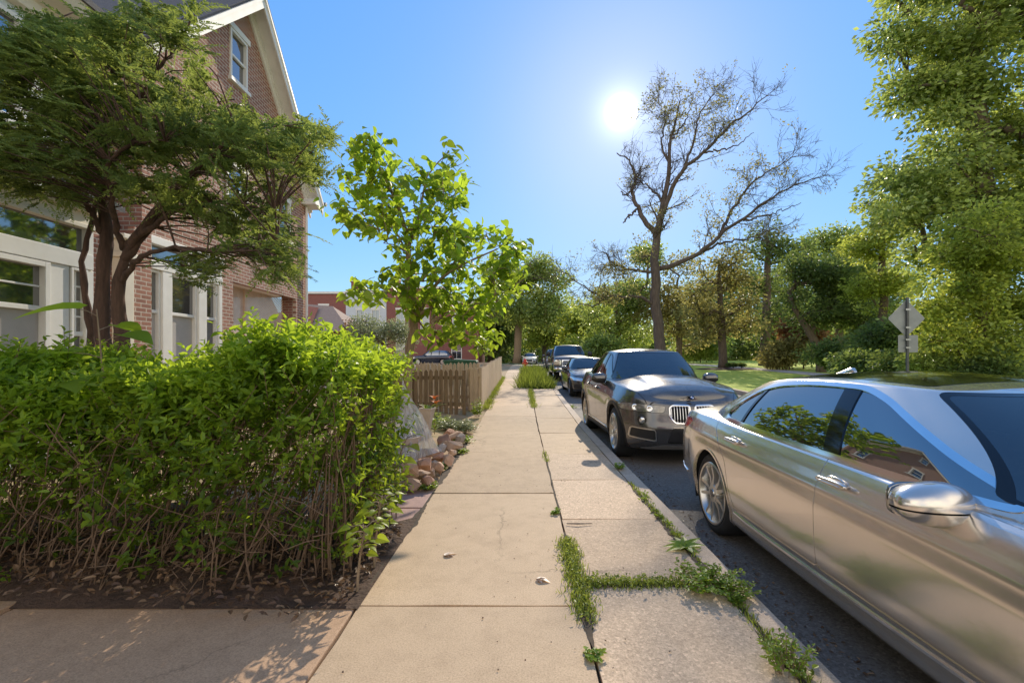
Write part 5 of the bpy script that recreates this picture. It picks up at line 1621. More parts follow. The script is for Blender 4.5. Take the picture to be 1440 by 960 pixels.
def clump_leaves(fol, tips, cen, per, rad, L, asp=.6, flat=.6, droop=.3, simple=True, shade0=.5, sv=.22, updir=.5):
    n = len(tips)
    K = np.repeat(np.arange(n), per)
    g_ = rng.normal(size=(len(K), 3)); g_ *= np.minimum(1, 1.7 / (np.linalg.norm(g_, axis=1, keepdims=True) + 1e-6))
    off = g_ * np.array([1, 1, flat]) * (rad * .62)
    C = tips[K] + off
    out = unit(C - cen[K]) * .7 + unit(off) * .8 + rng.normal(size=(len(K), 3)) * .35
    out[:, 2] -= droop
    Nn = unit(rng.normal(size=(len(K), 3)) * .8 + np.array([0, 0, updir]) + unit(C - cen[K]) * .4)
    ll = L * rng.uniform(.65, 1.2, len(K))
    sh = shade0 + rng.normal(0, sv * .6, n)[K] + rng.normal(0, sv, len(K))
    fol.leaves(C, out, Nn, ll, ll * asp * rng.uniform(.8, 1.2, len(K)), sh, simple=simple)


M['bark'] = mat('bark', (.20, .15, .11), (.09, .065, .05), 6, .95, bump_s=.8, bump_scale=14, bump_d=.03, stretch=(3, 3, .5))
M['bark_red'] = mat('evergreen_bark', (.15, .085, .06), (.06, .036, .028), 8, .95, bump_s=.8, bump_scale=16, bump_d=.02, stretch=(3, 3, .5))
M['bark_pale'] = mat('catalpa_bark', (.34, .25, .16), (.20, .14, .09), 8, .9, bump_s=.6, bump_scale=20, bump_d=.015, stretch=(3, 3, .6))
M['bark_dead'] = mat('old_bark', (.16, .125, .10), (.08, .06, .05), 4, .95, bump_s=.8, bump_scale=8, bump_d=.05, stretch=(3, 3, .5))
M['stem'] = mat('hedge_stems', (.22, .14, .085), (.10, .062, .038), 10, .85, bump_s=.3)
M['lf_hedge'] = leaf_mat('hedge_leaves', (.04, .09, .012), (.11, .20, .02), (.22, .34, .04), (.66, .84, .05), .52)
M['lf_yew'] = leaf_mat('evergreen_needles', (.045, .085, .025), (.11, .17, .045), (.25, .30, .08), (.55, .64, .12), .42)
M['lf_catalpa'] = leaf_mat('catalpa_leaves', (.08, .15, .015), (.16, .27, .03), (.25, .38, .05), (.68, .88, .06), .55)
M['lf_vine'] = leaf_mat('vine_leaves', (.07, .14, .02), (.14, .24, .03), (.22, .33, .04), (.68, .80, .05), .52)
M['lf_maple'] = leaf_mat('maple_leaves', (.045, .085, .022), (.14, .21, .05), (.46, .52, .20), (.78, .90, .18), .42, .35, .5)
M['lf_dark'] = leaf_mat('dark_tree_leaves', (.03, .06, .025), (.075, .12, .045), (.16, .22, .07), (.48, .60, .12), .40)
M['lf_olive'] = leaf_mat('olive_tree_leaves', (.07, .075, .025), (.17, .16, .06), (.34, .30, .12), (.72, .64, .18), .44)
M['lf_bright'] = leaf_mat('bright_tree_leaves', (.08, .13, .025), (.19, .27, .05), (.38, .44, .12), (.92, .98, .15), .5)
M['lf_red'] = leaf_mat('reddish_leaves', (.10, .05, .03), (.22, .10, .05), (.34, .20, .09), (.6, .30, .10), .4)
M['lf_weed'] = leaf_mat('weed_leaves', (.07, .13, .02), (.14, .24, .035), (.24, .36, .06), (.58, .72, .06), .45)
M['lf_pale'] = leaf_mat('grey_green_leaves', (.12, .16, .09), (.24, .28, .15), (.38, .42, .24), (.5, .55, .25), .4)
M['lf_grass'] = leaf_mat('grass_blades', (.08, .13, .02), (.18, .25, .04), (.34, .38, .09), (.6, .68, .1), .42)

# ------------------------------------------------------------------ evergreen in front of the house
def interp_line(P, n):
    P = np.asarray(P, float)
    L = np.concatenate([[0], np.cumsum(np.linalg.norm(np.diff(P, axis=0), axis=1))])
    u = np.linspace(0, L[-1], n)
    return np.stack([pchip(u, np.stack([L, P[:, k]], 1)) for k in range(3)], 1)

def px_line(pts, k=1.0):
    return [W(p[0], 506 - (506 - p[1]) * k, p[2]) for p in pts]

yt = thing('evergreen_tree', 'spreading dark evergreen with bare reddish stems in front of the porch house', 'tree', tuple(W(150, 690, 4.6) * np.array([1, 1, 0]) + np.array([0, 0, .1])))
limbs = [
    ([(158, 640, 4.6), (150, 500, 4.6), (144, 420, 4.6), (150, 340, 4.6), (143, 260, 4.65), (150, 180, 4.6), (165, 90, 4.5), (182, 20, 4.5)], .085, .02),
    ([(165, 640, 4.55), (172, 500, 4.55), (168, 420, 4.5), (174, 360, 4.45), (205, 315, 4.35), (255, 255, 4.2), (310, 205, 4.0), (350, 170, 3.9)], .078, .012),
    ([(174, 365, 4.45), (230, 295, 4.5), (280, 242, 4.6), (340, 212, 4.6), (410, 190, 4.5), (445, 195, 4.4)], .040, .006),
    ([(168, 400, 4.5), (195, 365, 4.3), (230, 350, 4.1), (300, 353, 3.9), (360, 352, 3.8), (405, 335, 3.8)], .028, .005),
    ([(174, 350, 4.45), (225, 310, 4.3), (270, 285, 4.2), (330, 285, 4.1), (400, 300, 4.1)], .030, .005),
    ([(146, 330, 4.6), (120, 285, 4.5), (70, 250, 4.3), (20, 232, 4.2)], .034, .006),
    ([(144, 262, 4.65), (105, 195, 4.6), (50, 150, 4.4), (0, 125, 4.3)], .034, .006),
    ([(150, 190, 4.6), (110, 120, 4.5), (70, 65, 4.4), (40, 40, 4.4)], .028, .005),
    ([(152, 185, 4.6), (205, 125, 4.5), (245, 65, 4.4), (275, 20, 4.3)], .034, .005),
    ([(146, 240, 4.65), (200, 190, 4.9), (260, 150, 5.1), (330, 140, 5.1)], .034, .006),
    ([(135, 640, 4.7), (128, 520, 4.75), (124, 440, 4.7), (118, 370, 4.7), (132, 300, 4.7), (140, 240, 4.7)], .04, .02),
    ([(174, 350, 4.45), (160, 300, 4.2), (150, 240, 4.0), (190, 200, 3.9), (240, 200, 3.8)], .03, .006),
]
wood = MB(); nodes = []
for pts, ra, rb in limbs:
    P = interp_line(px_line(pts), 26)
    P[1:-1] += rng.normal(0, .009, (24, 3))
    wood.tube(P, np.linspace(ra, rb, 26) * rng.uniform(.86, 1.14, 26), 11)
    nodes += list(P[6::2])
nodes = np.array(nodes)
pads = [(45, 160, 75, 75, 170), (130, 90, 75, 60, 190), (205, 45, 55, 38, 95), (165, 175, 105, 55, 220), (285, 205, 85, 34, 150), (365, 205, 75, 34, 140), (432, 195, 24, 28, 36),
        (95, 248, 95, 30, 130), (335, 285, 75, 30, 85), (365, 335, 55, 34, 85), (285, 372, 34, 18, 30), (262, 135, 55, 45, 55), (10, 222, 55, 40, 100), (388, 372, 28, 22, 34), (220, 265, 60, 22, 60), (70, 60, 50, 32, 70), (330, 165, 40, 20, 34), (265, 45, 16, 30, 16), (415, 240, 30, 16, 24), (25, 80, 40, 40, 50)]
tips = []
for cx, cy, rx, ry, k in pads:
    k = int(k * .62)
    a = rng.uniform(0, 2 * np.pi, k); q = np.sqrt(rng.random(k))
    for i in range(k):
        px, py = cx + rx * q[i] * math.cos(a[i]), cy + ry * q[i] * math.sin(a[i])
        D = rng.normal(4.5, .5) if px > 120 else rng.normal(4.15, .3)
        D = min(max(D, 3.3), 5.4 if px > 120 else 4.7)
        tips.append(W(px, py, D))
tips = np.array(tips)
# each spray hangs on a twig that leaves the nearest limb
fo = Foliage()
for t in tips:
    d = np.linalg.norm(nodes - t, axis=1); a = nodes[np.argmin(d + 1.2 * np.clip(nodes[:, 2] - t[2] + .05, 0, 9))]
    L = np.linalg.norm(t - a)
    if L < 1.3 and rng.random() < .55:
        m = (a + t) / 2 + np.array([0, 0, .06 * L]) + rng.normal(0, .05 * L, 3)
        wood.tube(interp_line([a, m, t], 5), np.linspace(.009, .003, 5), 4, cap=False)
    dirn = unit((t - a) * np.array([1, 1, .35]) + rng.normal(0, .25, 3)); 
    upv = unit(np.array([0, 0, 1.]) + rng.normal(0, .28, 3))
    s0 = .48 + rng.normal(0, .16)
    for sp_ in range(4):
        dd = unit(dirn + rng.normal(0, .55, 3) * np.array([1, 1, .3])); ln = rng.uniform(.14, .30)
        b_ = t - dd * .06 + rng.normal(0, .055, 3) * np.array([1, 1, .5])
        side = unit(np.cross(upv, dd))
        n = 16
        u = np.linspace(.05, 1, n)
        C = b_ + dd * (u * ln)[:, None] + np.array([0, 0, -.25 * ln]) * (u ** 2)[:, None]
        C = np.repeat(C, 2, 0); sg = np.tile([1., -1.], n)[:, None]; uu = np.repeat(u, 2)
        T = dd * .75 + side * sg * 1.0 + rng.normal(0, .18, (2 * n, 3))
        ll = (.052 * (1.1 - .6 * uu)) * rng.uniform(.8, 1.2, 2 * n)
        fo.leaves(C, T, upv + rng.normal(0, .35, (2 * n, 3)), ll, ll * .30 + .004, s0 + .12 * uu + rng.normal(0, .1, 2 * n), simple=True)
wood.build('trunk', M['bark_red'], yt, world=True, smooth=True)
fo.build('crown', M['lf_yew'], yt)

# ------------------------------------------------------------------ hedge
hd = thing('hedge', 'overgrown leafy hedge with bare leaning stems along the front walk', 'hedge', (-2.6, 3.2, 0))
st = MB()
for i in range(400):
    x = rng.uniform(-5.0, -1.1) if i % 5 else rng.uniform(-1.5, -1.1); y = rng.uniform(2.68, 3.5) if x < -1.6 else rng.uniform(2.85, 4.0)
    h = rng.uniform(.7, 1.35); lx = rng.normal(.42, .26) * h; ly = rng.normal(0, .1)
    lx = min(lx, -1.14 - x)
    k = 6; u = np.linspace(0, 1, k)
    P = np.stack([x + lx * u ** 1.2 + rng.normal(0, .012, k), y + ly * u + rng.normal(0, .012, k), .03 + h * u], 1)
    r0 = rng.uniform(.003, .0075)
    st.tube(P, np.linspace(r0, r0 * .45, k), 5, cap=False)
st.build('stems', M['stem'], hd, world=True, smooth=True)
fo = Foliage(); tw_ = MB()
def hedge_top(x): return 1.31 - .07 * np.clip(-1.8 - x, 0, 1) + .08 * np.sin(x * 3.1) + .07 * np.sin(x * 7.7 + 1) + .02 * np.sin(x * 15) + .06 * np.exp(-((x + 1.15) / .35) ** 2)
def twig(c, d, ln, n, L, s0):
    u = np.linspace(.1, 1, n)
    C = c + d * (u * ln)[:, None] + np.array([0, 0, -.05 * ln]) * (u ** 2)[:, None]
    side = unit(np.cross(d, rng.normal(size=3))); side2 = np.cross(d, side)
    ph = np.arange(n) * 2.4
    T = d * .55 + side * np.cos(ph)[:, None] + side2 * np.sin(ph)[:, None] * .8 + np.array([0, 0, .1])
    ll = L * rng.uniform(.7, 1.2, n)
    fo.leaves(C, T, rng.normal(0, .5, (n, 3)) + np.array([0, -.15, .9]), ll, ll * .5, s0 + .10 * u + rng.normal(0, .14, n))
for i in range(900):      # dead inner twigs and side shoots low in the hedge
    p = np.array([rng.uniform(-4.8, -1.15), rng.uniform(2.68, 3.4), rng.uniform(.08, 1.0)])
    d = unit(np.array([rng.normal(.3, .8), rng.normal(-.2, .6), rng.normal(.5, .5)])); l = rng.uniform(.12, .45)
    tw_.tube([p, p + d * l * .5 + rng.normal(0, .02, 3), p + d * l], [.0035, .0028, .0015], 4, cap=False)
nt_ = 0
while nt_ < 8600:
    x = rng.uniform(-4.7, -1.10); 
    zr = rng.random(); yfr = 2.70 + .09 * math.sin(x * 4.1) + .06 * math.sin(x * 9.3 + 1.3) ; ybk = 3.75 if x < -1.5 else 4.15
    y = rng.uniform(yfr, ybk); top = float(hedge_top(x)); v = rng.random()
    z = top * (1 - .92 * v ** 1.25) if rng.random() < .8 else rng.uniform(top - .14, top)
    zz = z / top
    end = x > -1.5
    dens = np.interp(zz, [0, .25, .45, .62, .8, 1], [.12, .17, .34, .66, .86, 1])
    if end: dens = np.interp(zz, [0, .15, .4, .8, 1], [.55, .65, .75, .9, 1])
    # shell: keep more near the outside
    e = min(y - yfr, ybk - y, (-1.10 - x) if end else 9, top - z)
    if e > .22: dens *= .7
    if rng.random() > dens: continue
    if end and rng.random() < .5 and y > 2.9 and e > .15: continue
    c = np.array([x, y, z])
    out = np.array([(.3 if end else 0) + rng.normal(.15, .3), -.55 if y < 3.2 else .35, .35 + .6 * zz]) + rng.normal(0, .35, 3)
    d = unit(out); ln = rng.uniform(.10, .24) if zz < .92 else rng.uniform(.12, .26)
    s0 = .13 + .50 * zz ** 2 + .10 * math.sin(5.3 * x + 2) * math.sin(6.1 * z + y * 4) + rng.normal(0, .16)  # inner shade put into leaf colour: darker low down, lighter towards the top
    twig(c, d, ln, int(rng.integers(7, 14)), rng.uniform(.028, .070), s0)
    nt_ += 1
for i in range(260):     # long loose shoots breaking the outline
    x = rng.uniform(-4.6, -1.15); y = rng.uniform(2.75, 3.7); z = float(hedge_top(x)) * (1 if i % 3 else rng.uniform(.45, .9)) - .05
    if i % 3 == 0: y = 2.74
    d = unit(np.array([rng.normal(.15, .35), rng.normal(-.1, .3) - (.8 if i % 3 == 0 else 0), 1.0])); ln = rng.uniform(.16, .36)
    tw_.tube([np.array([x, y, z]), np.array([x, y, z]) + d * ln * .95], [.003, .0015], 4, cap=False)
    twig(np.array([x, y, z]), d, ln, int(rng.integers(9, 16)), rng.uniform(.038, .06), rng.uniform(.45, .85))
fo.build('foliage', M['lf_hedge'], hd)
tw_.build('dead_twigs', M['stem'], hd, world=True)
# leaf litter under the hedge
fo = Foliage(); n = 1500
n = 3600
C = np.stack([rng.uniform(-4.8, -.98, n), 2.42 + 1.4 * rng.random(n) ** .8, np.zeros(n)], 1); C[:, 2] = .035 + .12 * np.clip((-1.2 - C[:, 0]) / 1.2, 0, 1) + rng.uniform(0, .03, n)
fo.leaves(C, rng.normal(size=(n, 3)) * np.array([1, 1, .25]), rng.normal(0, .4, (n, 3)) + np.array([0, 0, 1]), rng.uniform(.03, .07, n), rng.uniform(.02, .035, n), rng.random(n))
M['lf_litter'] = leaf_mat('dry_leaves', (.07, .04, .025), (.16, .09, .05), (.28, .18, .10), (.3, .18, .08), .15)
tag(fo.build('leaf_litter', M['lf_litter']), kind='stuff')

# ------------------------------------------------------------------ large-leaved shoots above and beside the hedge
def big_leaf(fol, base, tipdir, L, Wd, s, nrm=(0, -.3, 1), droop=.25):
    """heart-shaped leaf of several faces"""
    T = unit(np.array(tipdir, float)); Nn = np.array(nrm, float); B = unit(np.cross(Nn, T)); Nn = np.cross(T, B)
    us = np.array([-.10, .08, .3, .55, .8, 1.0]); ws = np.array([.25, .46, .5, .38, .18, .01]) * Wd
    V = []
    for u, w in zip(us, ws):
        c = base + T * L * u - Nn * L * droop * max(u, 0) ** 2
        for k in (-1, -.5, 0, .5, 1): V.append(c + B * w * k * 1.0 + Nn * abs(k) * w * .22 + (T * L * -.06 * (abs(k) == 1) * (u < .1)))
    F = [(i * 5 + j, i * 5 + j + 1, (i + 1) * 5 + j + 1, (i + 1) * 5 + j) for i in range(5) for j in range(4)]
    fol.add(np.array(V), np.array(F), np.full(len(F), s))

def shoot(name, label, base, height, leaves, mt, leafL, seed, lean=(0, 0), cat='plant', spread=.6):
    r = np.random.default_rng(seed)
    t = thing(name, label, cat, tuple(base))
    b = MB(); fol = Foliage()
    P = [np.array(base) + np.array([lean[0] * u ** 1.5, lean[1] * u, height * u]) for u in np.linspace(0, 1, 8)]
    b.tube(P, np.linspace(.010, .004, 8), 6)
    for k in range(leaves):
        u = .55 + .45 * (k + .5) / leaves
        c = np.array(base) + np.array([lean[0] * u ** 1.5, lean[1] * u, height * u])
        a = k * 2.4 + r.uniform(-.4, .4); d = np.array([math.cos(a), math.sin(a), r.uniform(.1, .5)])
        pl = r.uniform(.08, .20) * spread / .6
        e = c + unit(d) * pl
        b.tube([c, (c + e) / 2 + np.array([0, 0, .01]), e], [.003, .0025, .002], 4)
        L = leafL * r.uniform(.65, 1.1)
        big_leaf(fol, e, d * np.array([1, 1, -.2]), L, L * .85, r.uniform(.35, 1), nrm=(r.normal(0, .3), -.2 + r.normal(0, .3), 1))
    b.build('stalk', M['bark_pale'], t, world=True); fol.build('leaves', mt, t)
shoot('catalpa_seedling', 'broad heart-shaped leaves poking above the hedge before the evergreen stems', W(165, 640, 3.15) * [1, 1, 0] + [0, 0, .1], 1.66, 8, M['lf_catalpa'], .27, 4, (-.05, -.1), spread=.8)
shoot('catalpa_seedling', 'tall bright seedling with broad leaves rising from the right end of the hedge', W(440, 640, 3.5) * [1, 1, 0] + [0, 0, .05], 1.66, 12, M['lf_catalpa'], .19, 5, (.0, .0))
shoot('catalpa_seedling', 'smaller broad-leaved seedling at the middle of the hedge top', W(330, 640, 3.4) * [1, 1, 0] + [0, 0, .1], 1.55, 5, M['lf_catalpa'], .13, 6, (.05, .0))
shoot('vine_shoot', 'yellow-green vine leaves leaning out over the clay planter', W(545, 690, 4.4) * [1, 1, 0] + [0, 0, .05], .62, 9, M['lf_vine'], .12, 8, (.18, .05), spread=.5)
shoot('vine_shoot', 'leafy shoot hanging in front of the dark picket fence', W(540, 600, 6.0) * [1, 1, 0] + [0, 0, .1], 1.20, 12, M['lf_vine'], .13, 9, (.25, .05))
for k, (px, py, D, h, lab) in enumerate(((505, 812, 2.78, .42, 'low leafy sprout at the foot of the hedge corner'), (528, 765, 3.1, .50, 'leafy sprout spilling from the hedge end onto the pavement edge'), (520, 720, 3.5, .62, 'leafy sprout beside the red paver strip'))):
    p = W(px, py, D); shoot('hedge_sprout', lab, np.array([min(p[0], -1.0), D, .01]), h, 26, M['lf_vine'], .07, 20 + k, (.07, -.06), spread=.35)

# ------------------------------------------------------------------ catalpa
ct = thing('catalpa_tree', 'young catalpa with big glowing yellow-green leaves by the picket fence', 'tree', tuple(W(575, 590, 9.0) * np.array([1, 1, 0])))
tr1 = interp_line(px_line([(577, 605, 9), (573, 540, 9), (576, 490, 9), (583, 455, 9), (577, 400, 9), (573, 340, 9), (560, 290, 9), (535, 240, 9), (520, 195, 9)]), 16)
tr2 = interp_line(px_line([(583, 455, 9), (597, 425, 8.9), (620, 392, 8.8), (655, 370, 8.7), (700, 350, 8.5)]), 10)
tr3 = interp_line(px_line([(574, 350, 9), (590, 300, 9.2), (600, 250, 9.3), (630, 215, 9.3)]), 8)
cat_pads = [(515, 235, 36, 46, 34), (545, 250, 45, 50, 46), (585, 280, 48, 48, 46), (637, 245, 22, 42, 30), (625, 300, 30, 30, 20), (498, 300, 34, 22, 24), (545, 320, 40, 24, 26), (605, 350, 48, 40, 52), (560, 395, 30, 26, 22), (520, 412, 30, 15, 20), (690, 350, 46, 30, 40), (725, 378, 20, 36, 26), (660, 400, 50, 42, 60), (630, 450, 46, 36, 48), (670, 462, 32, 28, 30), (600, 420, 34, 28, 26), (645, 330, 24, 20, 14), (515, 195, 14, 14, 8)]
tips = []
for cx, cy, rx, ry, k in cat_pads:
    for i in range(k):
        a, q = rng.uniform(0, 6.283), math.sqrt(rng.random())
        tips.append(W(cx + rx * q * math.cos(a), cy + ry * q * math.sin(a), rng.normal(8.95, .5)))
trunk = list(tr1)
P, par, cnt, ends = skeleton(trunk, [tr2[-1], tr3[-1]] + tips, .08, step=.25, up=.05, jit=.10, start=.42)
b = branch_mesh(P, par, cnt, ends, .085, .006, power=.55, ntr=len(trunk))
b.tube(tr2, np.linspace(.045, .012, 10), 8); b.tube(tr3, np.linspace(.035, .01, 8), 7)
b.build('trunk', M['bark_pale'], ct, world=True, smooth=True)
fol = Foliage()
for t in tips:
    s0 = rng.normal(.45, .25)
    for k in range(int(rng.integers(3, 6))):
        c = t + rng.normal(0, .10, 3); a = rng.uniform(0, 6.283)
        L = rng.uniform(.12, .21)
        big_leaf(fol, c, (math.cos(a), math.sin(a), rng.uniform(-1.0, -.05)), L, L * .82, s0 + rng.normal(0, .15), nrm=(rng.normal(0, .35), rng.normal(-.1, .35), 1))
fol.build('crown', M['lf_catalpa'], ct)

# ------------------------------------------------------------------ old half-bare tree across the street
dt = thing('bare_tree', 'tall half-dead tree with bare arching limbs under the sun', 'tree', tuple(W(928, 530, 30) * np.array([1, 1, 0]) + np.array([0, 0, .8])))
DL = [
    ([(929, 540, 30), (927, 470, 30), (922, 400, 30), (920, 350, 30), (926, 318, 30), (931, 288, 30), (937, 255, 30), (941, 215, 30), (943, 180, 30), (950, 152, 30), (955, 125, 30)], .55, .05),
    ([(932, 290, 30), (946, 250, 29.5), (962, 225, 29), (988, 200, 28.5), (1012, 175, 28), (1042, 150, 27.7), (1062, 130, 27.5), (1080, 114, 27.3)], .21, .03),
    ([(925, 322, 30), (906, 300, 30.3), (897, 280, 30.5), (889, 260, 30.5), (893, 238, 30.6), (886, 215, 30.7), (868, 200, 30.8)], .24, .04),
    ([(898, 282, 30.5), (884, 294, 30.2), (877, 303, 30)], .09, .05), ([(892, 250, 30.5), (880, 262, 30.3), (874, 258, 30.2)], .08, .05),
    ([(936, 275, 30), (920, 258, 30.6), (902, 243, 31), (880, 235, 31)], .11, .03),
    ([(924, 372, 30), (955, 362, 29.5), (985, 347, 29), (1012, 322, 28.5), (1042, 300, 28), (1072, 275, 27.5), (1105, 255, 27.2), (1150, 235, 27)], .21, .03),
    ([(988, 346, 29), (1015, 333, 29.5), (1055, 325, 30), (1095, 310, 30.3)], .11, .02),
    ([(1012, 322, 28.5), (1032, 282, 28.5), (1052, 250, 28.4), (1082, 226, 28.3), (1122, 205, 28)], .14, .02),
    ([(1045, 300, 28), (1085, 290, 27.5), (1125, 275, 27)], .08, .02),
    ([(922, 425, 30), (890, 412, 29.5), (850, 412, 29), (820, 398, 28.7), (790, 372, 28.5)], .14, .02),
    ([(921, 378, 30), (885, 372, 29.7), (862, 362, 29.5), (850, 347, 29.4)], .13, .05),
    ([(941, 215, 30), (930, 185, 30.4), (935, 150, 30.6), (925, 120, 30.8)], .10, .02),
    ([(962, 225, 29), (975, 180, 29.4), (985, 140, 29.6), (1010, 105, 29.8)], .12, .02),
    ([(988, 200, 28.5), (1020, 195, 28.2), (1060, 170, 28)], .08, .02),
    ([(943, 180, 30), (965, 150, 30.4), (975, 115, 30.6)], .08, .02),
    ([(850, 412, 29), (835, 425, 28.7), (800, 425, 28.5)], .06, .02),
]
db = MB(); tipsD = []
def sprout(p, d, L, r, lev):
    k = 5; u = np.linspace(0, 1, k)
    bend = rng.normal(0, .18, 3) + np.array([0, 0, .10])
    e = p + d * L
    ex, ey = 733 + e[0] / e[1] * FPX, 506 - (e[2] - EYE) / e[1] * FPX
    if ey < 340 and ex < 872 + max(0, 200 - ey) * .45: return      # this side of the crown is bare
    P = p + d * (u * L)[:, None] + bend * L * (u ** 2)[:, None] + rng.normal(0, .02 * L, (k, 3)) * (u > 0)[:, None]
    db.tube(P, np.linspace(r, r * .35, k), 5 if lev == 0 else 3, cap=False)
    if lev < 2:
        for j in range(4 if lev == 0 else 4):
            q = rng.uniform(.25, 1); i = q * (k - 1); i0 = min(int(i), k - 2)
            c = P[i0] + (P[i0 + 1] - P[i0]) * (i - i0)
            dd = unit(unit(P[i0 + 1] - P[i0]) + rng.normal(0, .55, 3))
            sprout(c, dd, L * rng.uniform(.45, .75), max(.010, r * .5), lev + 1)
    if lev >= 1: tipsD.append(P[-1])
for pts, ra, rb in DL:
    n = 24
    P = interp_line(px_line(pts, .95), n); P[2:] += rng.normal(0, .05, (n - 2, 3))
    rr = np.linspace(ra * .8, rb * .8, n)
    if ra > .5: rr = np.interp(np.linspace(0, 1, n), [0, .1, .25, .45, .7, 1], [.50, .38, .34, .28, .16, .04])
    db.tube(P, rr, 10)
    if len(pts) <= 3: continue
    for j in range(7 if ra > .5 else 5, n):
        if ra > .5 and j < 11: continue
        for _ in range(2 if j > n * .45 else 1):
            t = unit(P[j] - P[j - 1]); dd = unit(t * .9 + rng.normal(0, .7, 3))
            sprout(P[j], dd, rng.uniform(.7, 1.5), max(.016, rr[j] * .32), 0)
    sprout(P[-1], unit(P[-1] - P[-2]), .8, .02, 0)
db.build('trunk', M['bark_dead'], dt, world=True, smooth=True)
tipsD = np.array(tipsD)
pxt = 733 + tipsD[:, 0] / tipsD[:, 1] * FPX; pyt = 506 - (tipsD[:, 2] - EYE) / tipsD[:, 1] * FPX
leafy = np.zeros(len(tipsD))
for cx, cy, rx, ry, dn in ((965, 150, 60, 50, .16), (1000, 165, 60, 40, .14), (930, 340, 45, 50, .7), (1000, 270, 50, 40, .5), (950, 400, 50, 40, .9), (870, 400, 40, 30, .6), (1060, 230, 50, 30, .2), (985, 300, 50, 45, .55)):
    leafy = np.maximum(leafy, dn * (((pxt - cx) / rx) ** 2 + ((pyt - cy) / ry) ** 2 < 1))
sel = tipsD[rng.random(len(tipsD)) < leafy * .8 + .02]
fol = Foliage(); clump_leaves(fol, sel, sel + np.array([0, 0, -.5]), 9, .34, .16, simple=True, shade0=.45)
fol.build('crown', M['lf_olive'], dt)

# ------------------------------------------------------------------ other trees
def tree(name, label, base_px, D, trunk_px, blobs_px, ntips, per, rad, L, mt, bark=M['bark'], r0=.25, cat='tree', depth=.8, group=None, asp=.62, flat=.6, shade0=.5, start=.35, base_z=None, simple=True, lumps=6, sv=.22):
    """blobs_px: (cx, cy, rx, ry[, depth offset]) measured on the photograph at distance D"""
    base = W(base_px, 506, D); base[2] = float(gz(D)) + (.1 if base[0] > 8 else 0) if base_z is None else base_z
    t = thing(name, label, cat, tuple(base), group)
    tk = interp_line([base] + [W(*p) for p in trunk_px], 12)
    tk[1:] += rng.normal(0, .02, (11, 3))
    blobs = []
    for q in blobs_px:
        cx, cy, rx, ry = q[:4]; dz = q[4] if len(q) > 4 else 0
        s = (D + dz) / FPX
        blobs.append((W(cx, cy, D + dz), np.array([rx * s, max(rx, ry) * s * depth, ry * s])))
    sub_b = []
    for c_, r_ in blobs:          # break every mass into smaller lumps with gaps between them
        for _ in range(lumps):
            d_ = unit(rng.normal(size=3)); d_[1] *= .9
            sub_b.append((c_ + d_ * r_ * rng.uniform(.45, .95), r_ * rng.uniform(.30, .48) * np.array([1.1, 1.1, .75])))
    tp, cen = crown_tips(sub_b, ntips, .3)
    tp[:, 2] = np.maximum(tp[:, 2], base[2] + .25)
    P, par, cnt, ends = skeleton(list(tk), list(tp[: min(ntips, 160)]), r0, step=max(.4, D * .02), up=.06, jit=.10, start=start)
    branch_mesh(P, par, cnt, ends, r0, .012 if D < 25 else .02, power=.5, ntr=12).build('trunk', bark, t, world=True, smooth=True)
    f = Foliage(); clump_leaves(f, tp, cen, per, rad, L, asp=asp, flat=flat, simple=simple, shade0=shade0, sv=sv)
    f.build('crown', mt, t)
    return t

tree('maple_tree', 'huge leafy maple filling the upper right corner of the view', 1390, 17, [(1388, 400, 17), (1380, 250, 17), (1370, 100, 17), (1375, 0, 17)],
     [(1330, 40, 75, 60), (1400, 20, 90, 80), (1290, 110, 45, 45), (1350, 160, 95, 70), (1430, 140, 90, 80), (1320, 240, 70, 60), (1400, 260, 100, 80), (1480, 250, 100, 120), (1255, 45, 25, 25), (1290, 300, 60, 40), (1390, 350, 90, 55), (1470, 60, 100, 90), (1380, -60, 110, 60)], 1050, 66, .74, .20, M['lf_maple'], r0=.42, start=.3, depth=.7, lumps=13, flat=.42, sv=.28)
tree('maple_tree', 'broad pale-green tree low at the right edge behind the street sign', 1385, 14.5, [(1383, 470, 14.5), (1380, 400, 14.5), (1385, 330, 14.5)],
     [(1340, 400, 60, 50), (1410, 380, 70, 60), (1350, 470, 70, 40), (1430, 460, 80, 55), (1310, 450, 38, 36), (1400, 510, 70, 25), (1480, 420, 80, 90), (1380, 330, 60, 40)], 420, 66, .50, .15, M['lf_bright'], r0=.2, lumps=11, flat=.42, sv=.28, depth=.6, start=.2, shade0=.45)
tree('locust_tree', 'mid-green layered tree left of the huge maple', 1245, 24, [(1243, 440, 24), (1240, 360, 24), (1238, 300, 24)],
     [(1230, 300, 32, 22), (1250, 340, 45, 28), (1215, 345, 28, 20), (1255, 390, 42, 32), (1275, 300, 40, 40), (1222, 400, 26, 25), (1265, 440, 40, 30)], 420, 40, .65, .17, M['lf_bright'], r0=.2, flat=.35, depth=.8)
tree('shade_tree', 'olive-brown shade tree with a mulch ring on the park lawn', 1017, 33, [(1016, 490, 33), (1014, 440, 33), (1010, 370, 33)],
     [(1010, 420, 48, 50), (1000, 370, 34, 34), (1030, 380, 30, 30), (985, 440, 36, 34), (1035, 440, 30, 40), (1005, 470, 30, 20)], 190, 32, .85, .24, M['lf_olive'], r0=.30, depth=.45)
tree('shade_tree', 'tall dark green shade tree beside the park path', 1075, 37, [(1076, 490, 37), (1078, 430, 37), (1080, 340, 37)],
     [(1080, 330, 40, 36), (1060, 370, 38, 40), (1105, 370, 38, 42), (1085, 420, 52, 48), (1065, 455, 36, 30), (1110, 450, 36, 36)], 250, 32, .9, .25, M['lf_dark'], r0=.38, depth=.45)
